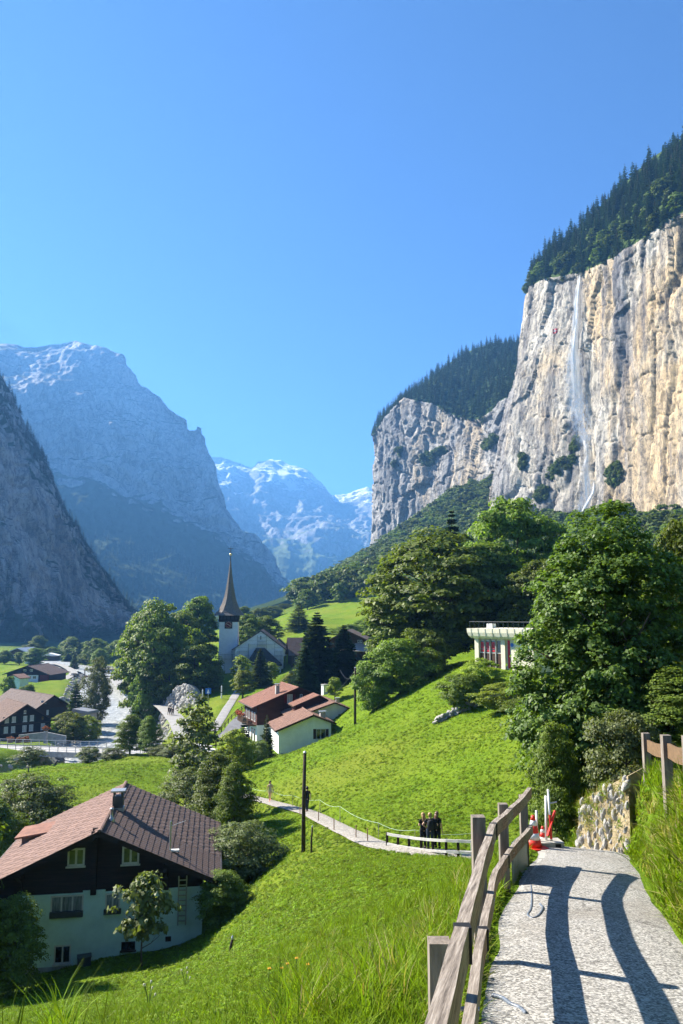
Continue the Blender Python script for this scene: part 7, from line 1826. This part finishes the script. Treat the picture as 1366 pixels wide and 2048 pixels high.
def weed(seed, n, rad, size, mat_):
    r = np.random.default_rng(seed); a = r.random(n)*6.283; rr_ = rad*np.sqrt(r.random(n)); z = .5*rad*(1-(rr_/rad)**2)*(.5+.8*r.random(n))
    P = np.stack([np.cos(a)*rr_, np.sin(a)*rr_, z], 1); N = np.stack([np.cos(a)*.45, np.sin(a)*.45, np.full(n, .8)], 1)+r.normal(size=(n,3))*.28
    return leaves_mesh('weed', P, N, size, mat_, r, 1.35)
TUFTS = [weed(13, 60, .66, .17, M_WEED), weed(14, 50, .60, .24, M_WEED), blades(1, 16, 1., .42, .060, .55, M_GRASS), blades(2, 14, 1.15, .40, .055, .75, M_GRASS), weed(3, 44, .62, .22, M_WEED), weed(4, 40, .55, .20, M_WEED)]
TALL = [blades(5, 12, 1., .20, .030, .55, M_GRASS, 4), blades(6, 9, 1.1, .16, .026, .8, M_GRASS, 4), blades(7, 10, .95, .2, .022, .9, M_DRY, 4)]
DRYT = [blades(8, 16, 1., .35, .045, .9, M_DRY, 3), blades(9, 16, 1., .35, .05, .8, M_GRASS, 3)]
rg = np.random.default_rng(31)
def sample(n, px0, px1, Y0, Y1):
    Y = Y0*(Y1/Y0)**rg.random(n); px = px0+(px1-px0)*rg.random(n); x = (px-683)/F_PX*Y; return x, Y
def free(x, y):
    ok = np.ones(len(x), bool)
    d, _, _ = poly_dist(x, y, [(w[0], w[1], w[2]) for w in WALK]); hw = np.where(y < 8.5, .95, np.maximum(.78, .95-.027*(y-8.5))); ok &= (d > hw+.03) | (y > 18)
    d, _, _ = poly_dist(x, y, TRAIL); ok &= d > .80
    d, _, _ = poly_dist(x, y, STREET); ok &= d > 3
    for f, w0, w1, dd in ((HOUSE, -6.2, 5.6, 9.6),):
        I = f.I; lx = I[0][0]*x+I[0][1]*y+I[0][3]; ly = I[1][0]*x+I[1][1]*y+I[1][3]; ok &= ~((lx > w0) & (lx < w1) & (ly > -.1) & (ly < dd))
    return ok
def ground_cover(name, label, n, px0, px1, Y0, Y1, meshes, s0, s1, grow, tilt, mask=None, zmul=1.):
    x, y = sample(n, px0, px1, Y0, Y1); m = free(x, y)
    if mask is not None: m &= mask(x, y)
    x, y = x[m], y[m]; z = ground_z(x, y); s = (s0+(s1-s0)*rg.random(len(x)))*(1+y*grow)
    patch = .75+.5*(fbm(x*.35, y*.35, 0, 2, 55)+.5); s = s*patch
    scatter(name, label, np.stack([x, y, z], 1), s, meshes, rg, tilt, s*zmul)
left_of = lambda x, y: x < np.array([fence_x(v) for v in np.clip(y, -7, 17.9)])+.1
ground_cover('meadow_grass', 'short green grass and weeds covering the sunny slope', 130000, -120, 1480, 4.6, 118, TUFTS, .09, .17, .012, .22, mask=lambda x, y: ~((x > 2) & (y < 13) & ~left_of(x, y)), zmul=.75)
ground_cover('long_grass', 'longer grass growing on the slope beside the near fence', 2600, 560, 1040, 4.4, 15, TALL[:2]+[TUFTS[3]], .12, .26, .0, .25, mask=left_of)
ground_cover('tall_stems', 'tall grass stems at the bottom of the slope and beside the fence', 260, 560, 940, 5., 13, TALL, .26, .46, .0, .2, mask=left_of)
ground_cover('corner_stems', 'tall bright grass blades rising at the bottom left corner', 12, 70, 270, 7., 9., TALL[:2], .4, .68, .0, .12)
ground_cover('bank_grass', 'long green and straw coloured grass on the bank right of the path', 14000, 1130, 1700, 5.5, 22, DRYT+[TUFTS[2], DRYT[1]], .16, .36, .0, .35, mask=lambda x, y: ~left_of(x, y))
ground_cover('fence_foot_weeds', 'weeds growing at the foot of the near fence', 900, 850, 1090, 3.5, 12.5, [TUFTS[2], TUFTS[5], DRYT[0]], .12, .28, .0, .3, mask=lambda x, y: np.abs(x-np.array([fence_x(v) for v in y])) < .30)
def accents():
    M_YEL = mat('yellow_leaf', (.72,.52,.04), (.55,.38,.03), 6, .6)
    p = at(815, 2046, 4.6); g = gz(p.x, p.y); o = thing('yellow_leaves', 'three long yellow blades in the grass left of the near post', 'plant', (p.x, p.y, g))
    for k in range(3):
        a = .5+k*.35; L = .34-.05*k; vs, fs = [], []
        for q in range(6):
            t = q/5; w = .018*math.sin(math.pi*(.15+.85*t)); c = Vector((math.sin(a)*L*t-.04*k, -.1*t, .05+L*(t-.45*t*t))); vs += [c-Vector((w,0,0)), c+Vector((w,0,0)), c+Vector((0,.008,0))]
        for q in range(5):
            for j in range(3): fs.append((q*3+j, q*3+(j+1)%3, q*3+3+(j+1)%3, q*3+3+j))
        MB().add(vs, fs).build('leaf_blade', M_YEL, o)
    r = np.random.default_rng(2); M_OR = mat('orange_flower', (.75,.40,.03), (.6,.3,.02), 6, .6); M_CR = mat('cream_flower', (.75,.70,.52), (.62,.56,.4), 6, .7); M_STEM = mat('green_stem', (.10,.17,.03), (.07,.12,.02), 6, .7)
    spots = [(560,1945),(572,1942),(590,1946),(612,1943),(535,1960)]
    for i, (px, py) in enumerate(spots):
        Y = 9.+.8*r.random() if px > 500 else 7.5; p = at(px, py, Y); g = gz(p.x, Y); o = thing('wild_flower', 'small orange wild flower on a thin stem in the foreground grass', 'flower', (p.x, Y, g), 0, 'orange wild flowers in the foreground')
        h = .14+.08*r.random(); MB().tube([(0,0,0),(.01,0,h*.5),(.02,.01,h)], .006, 5).build('stem', M_STEM, o)
        fl = MB()
        for q in range(7): a = q*.9; fl.ball((.02+.014*math.cos(a),.01+.014*math.sin(a),h+.005*(q % 2)), .010, 6, 4, (1,1,.6))
        fl.build('flower_head', M_OR, o)
    for (px, py, Y, lb) in [(298,2000,16,'cream seed heads in the shaded grass in front of the big house'),(371,1945,21,'tall thin cream flower spike right of the small pale tree')]:
        p = at(px, py, Y); g = gz(p.x, Y); o = thing('seed_plant', lb, 'plant', (p.x, Y, g))
        for q in range(5):
            a = q*1.3; h = .25+.07*q; e = Vector((.12*math.cos(a), .12*math.sin(a), h)); MB().tube([(0,0,0), e*.5+Vector((0,0,.06)), e], .007, 5).build('stem', M_STEM, o); MB().ball(e, .02, 7, 5, (1,1,1.7)).build('seed_head', M_CR, o, True)
accents()
def wall_grass():
    a, b, c_, d = [np.array(at(*p)) for p in ((1153,1704,15.75),(1262,1704,14.1),(1256,1552,14.3),(1160,1602,15.75))]
    q, v = rg.random((260,1)), rg.random((260,1))**.5; P = (a*(1-q)+b*q)*(1-v)+(d*(1-q)+c_*q)*v+np.array([0,.05,-.05])
    scatter('wall_grass', 'dry grass and weeds hanging over the stone bank beside the path', P, .09+.13*rg.random(260)*(.4+v[:,0]), [DRYT[0], DRYT[0], DRYT[1]], rg, .8)
wall_grass()
# ------------------------------------------------------------------ the hazy air of the valley
def build_haze():
    mb = MB().box((-5200,-600,-60),(5200,9200,1560)); o = mb.build('haze', None)
    m = bpy.data.materials.new('valley_haze'); m.use_nodes = True; nt = m.node_tree; nt.nodes.clear()
    out = nt.nodes.new('ShaderNodeOutputMaterial'); pv = nt.nodes.new('ShaderNodeVolumePrincipled')
    pv.inputs['Color'].default_value = (.165,.46,1.0,1); pv.inputs['Density'].default_value = HAZE; pv.inputs['Anisotropy'].default_value = .25
    nt.links.new(pv.outputs[0], out.inputs['Volume']); o.data.materials.append(m)
    o.display_type = 'WIRE'; tag(o, 'thin blue morning haze filling the valley', kind='stuff')
HAZE = 1.35e-4
build_haze()
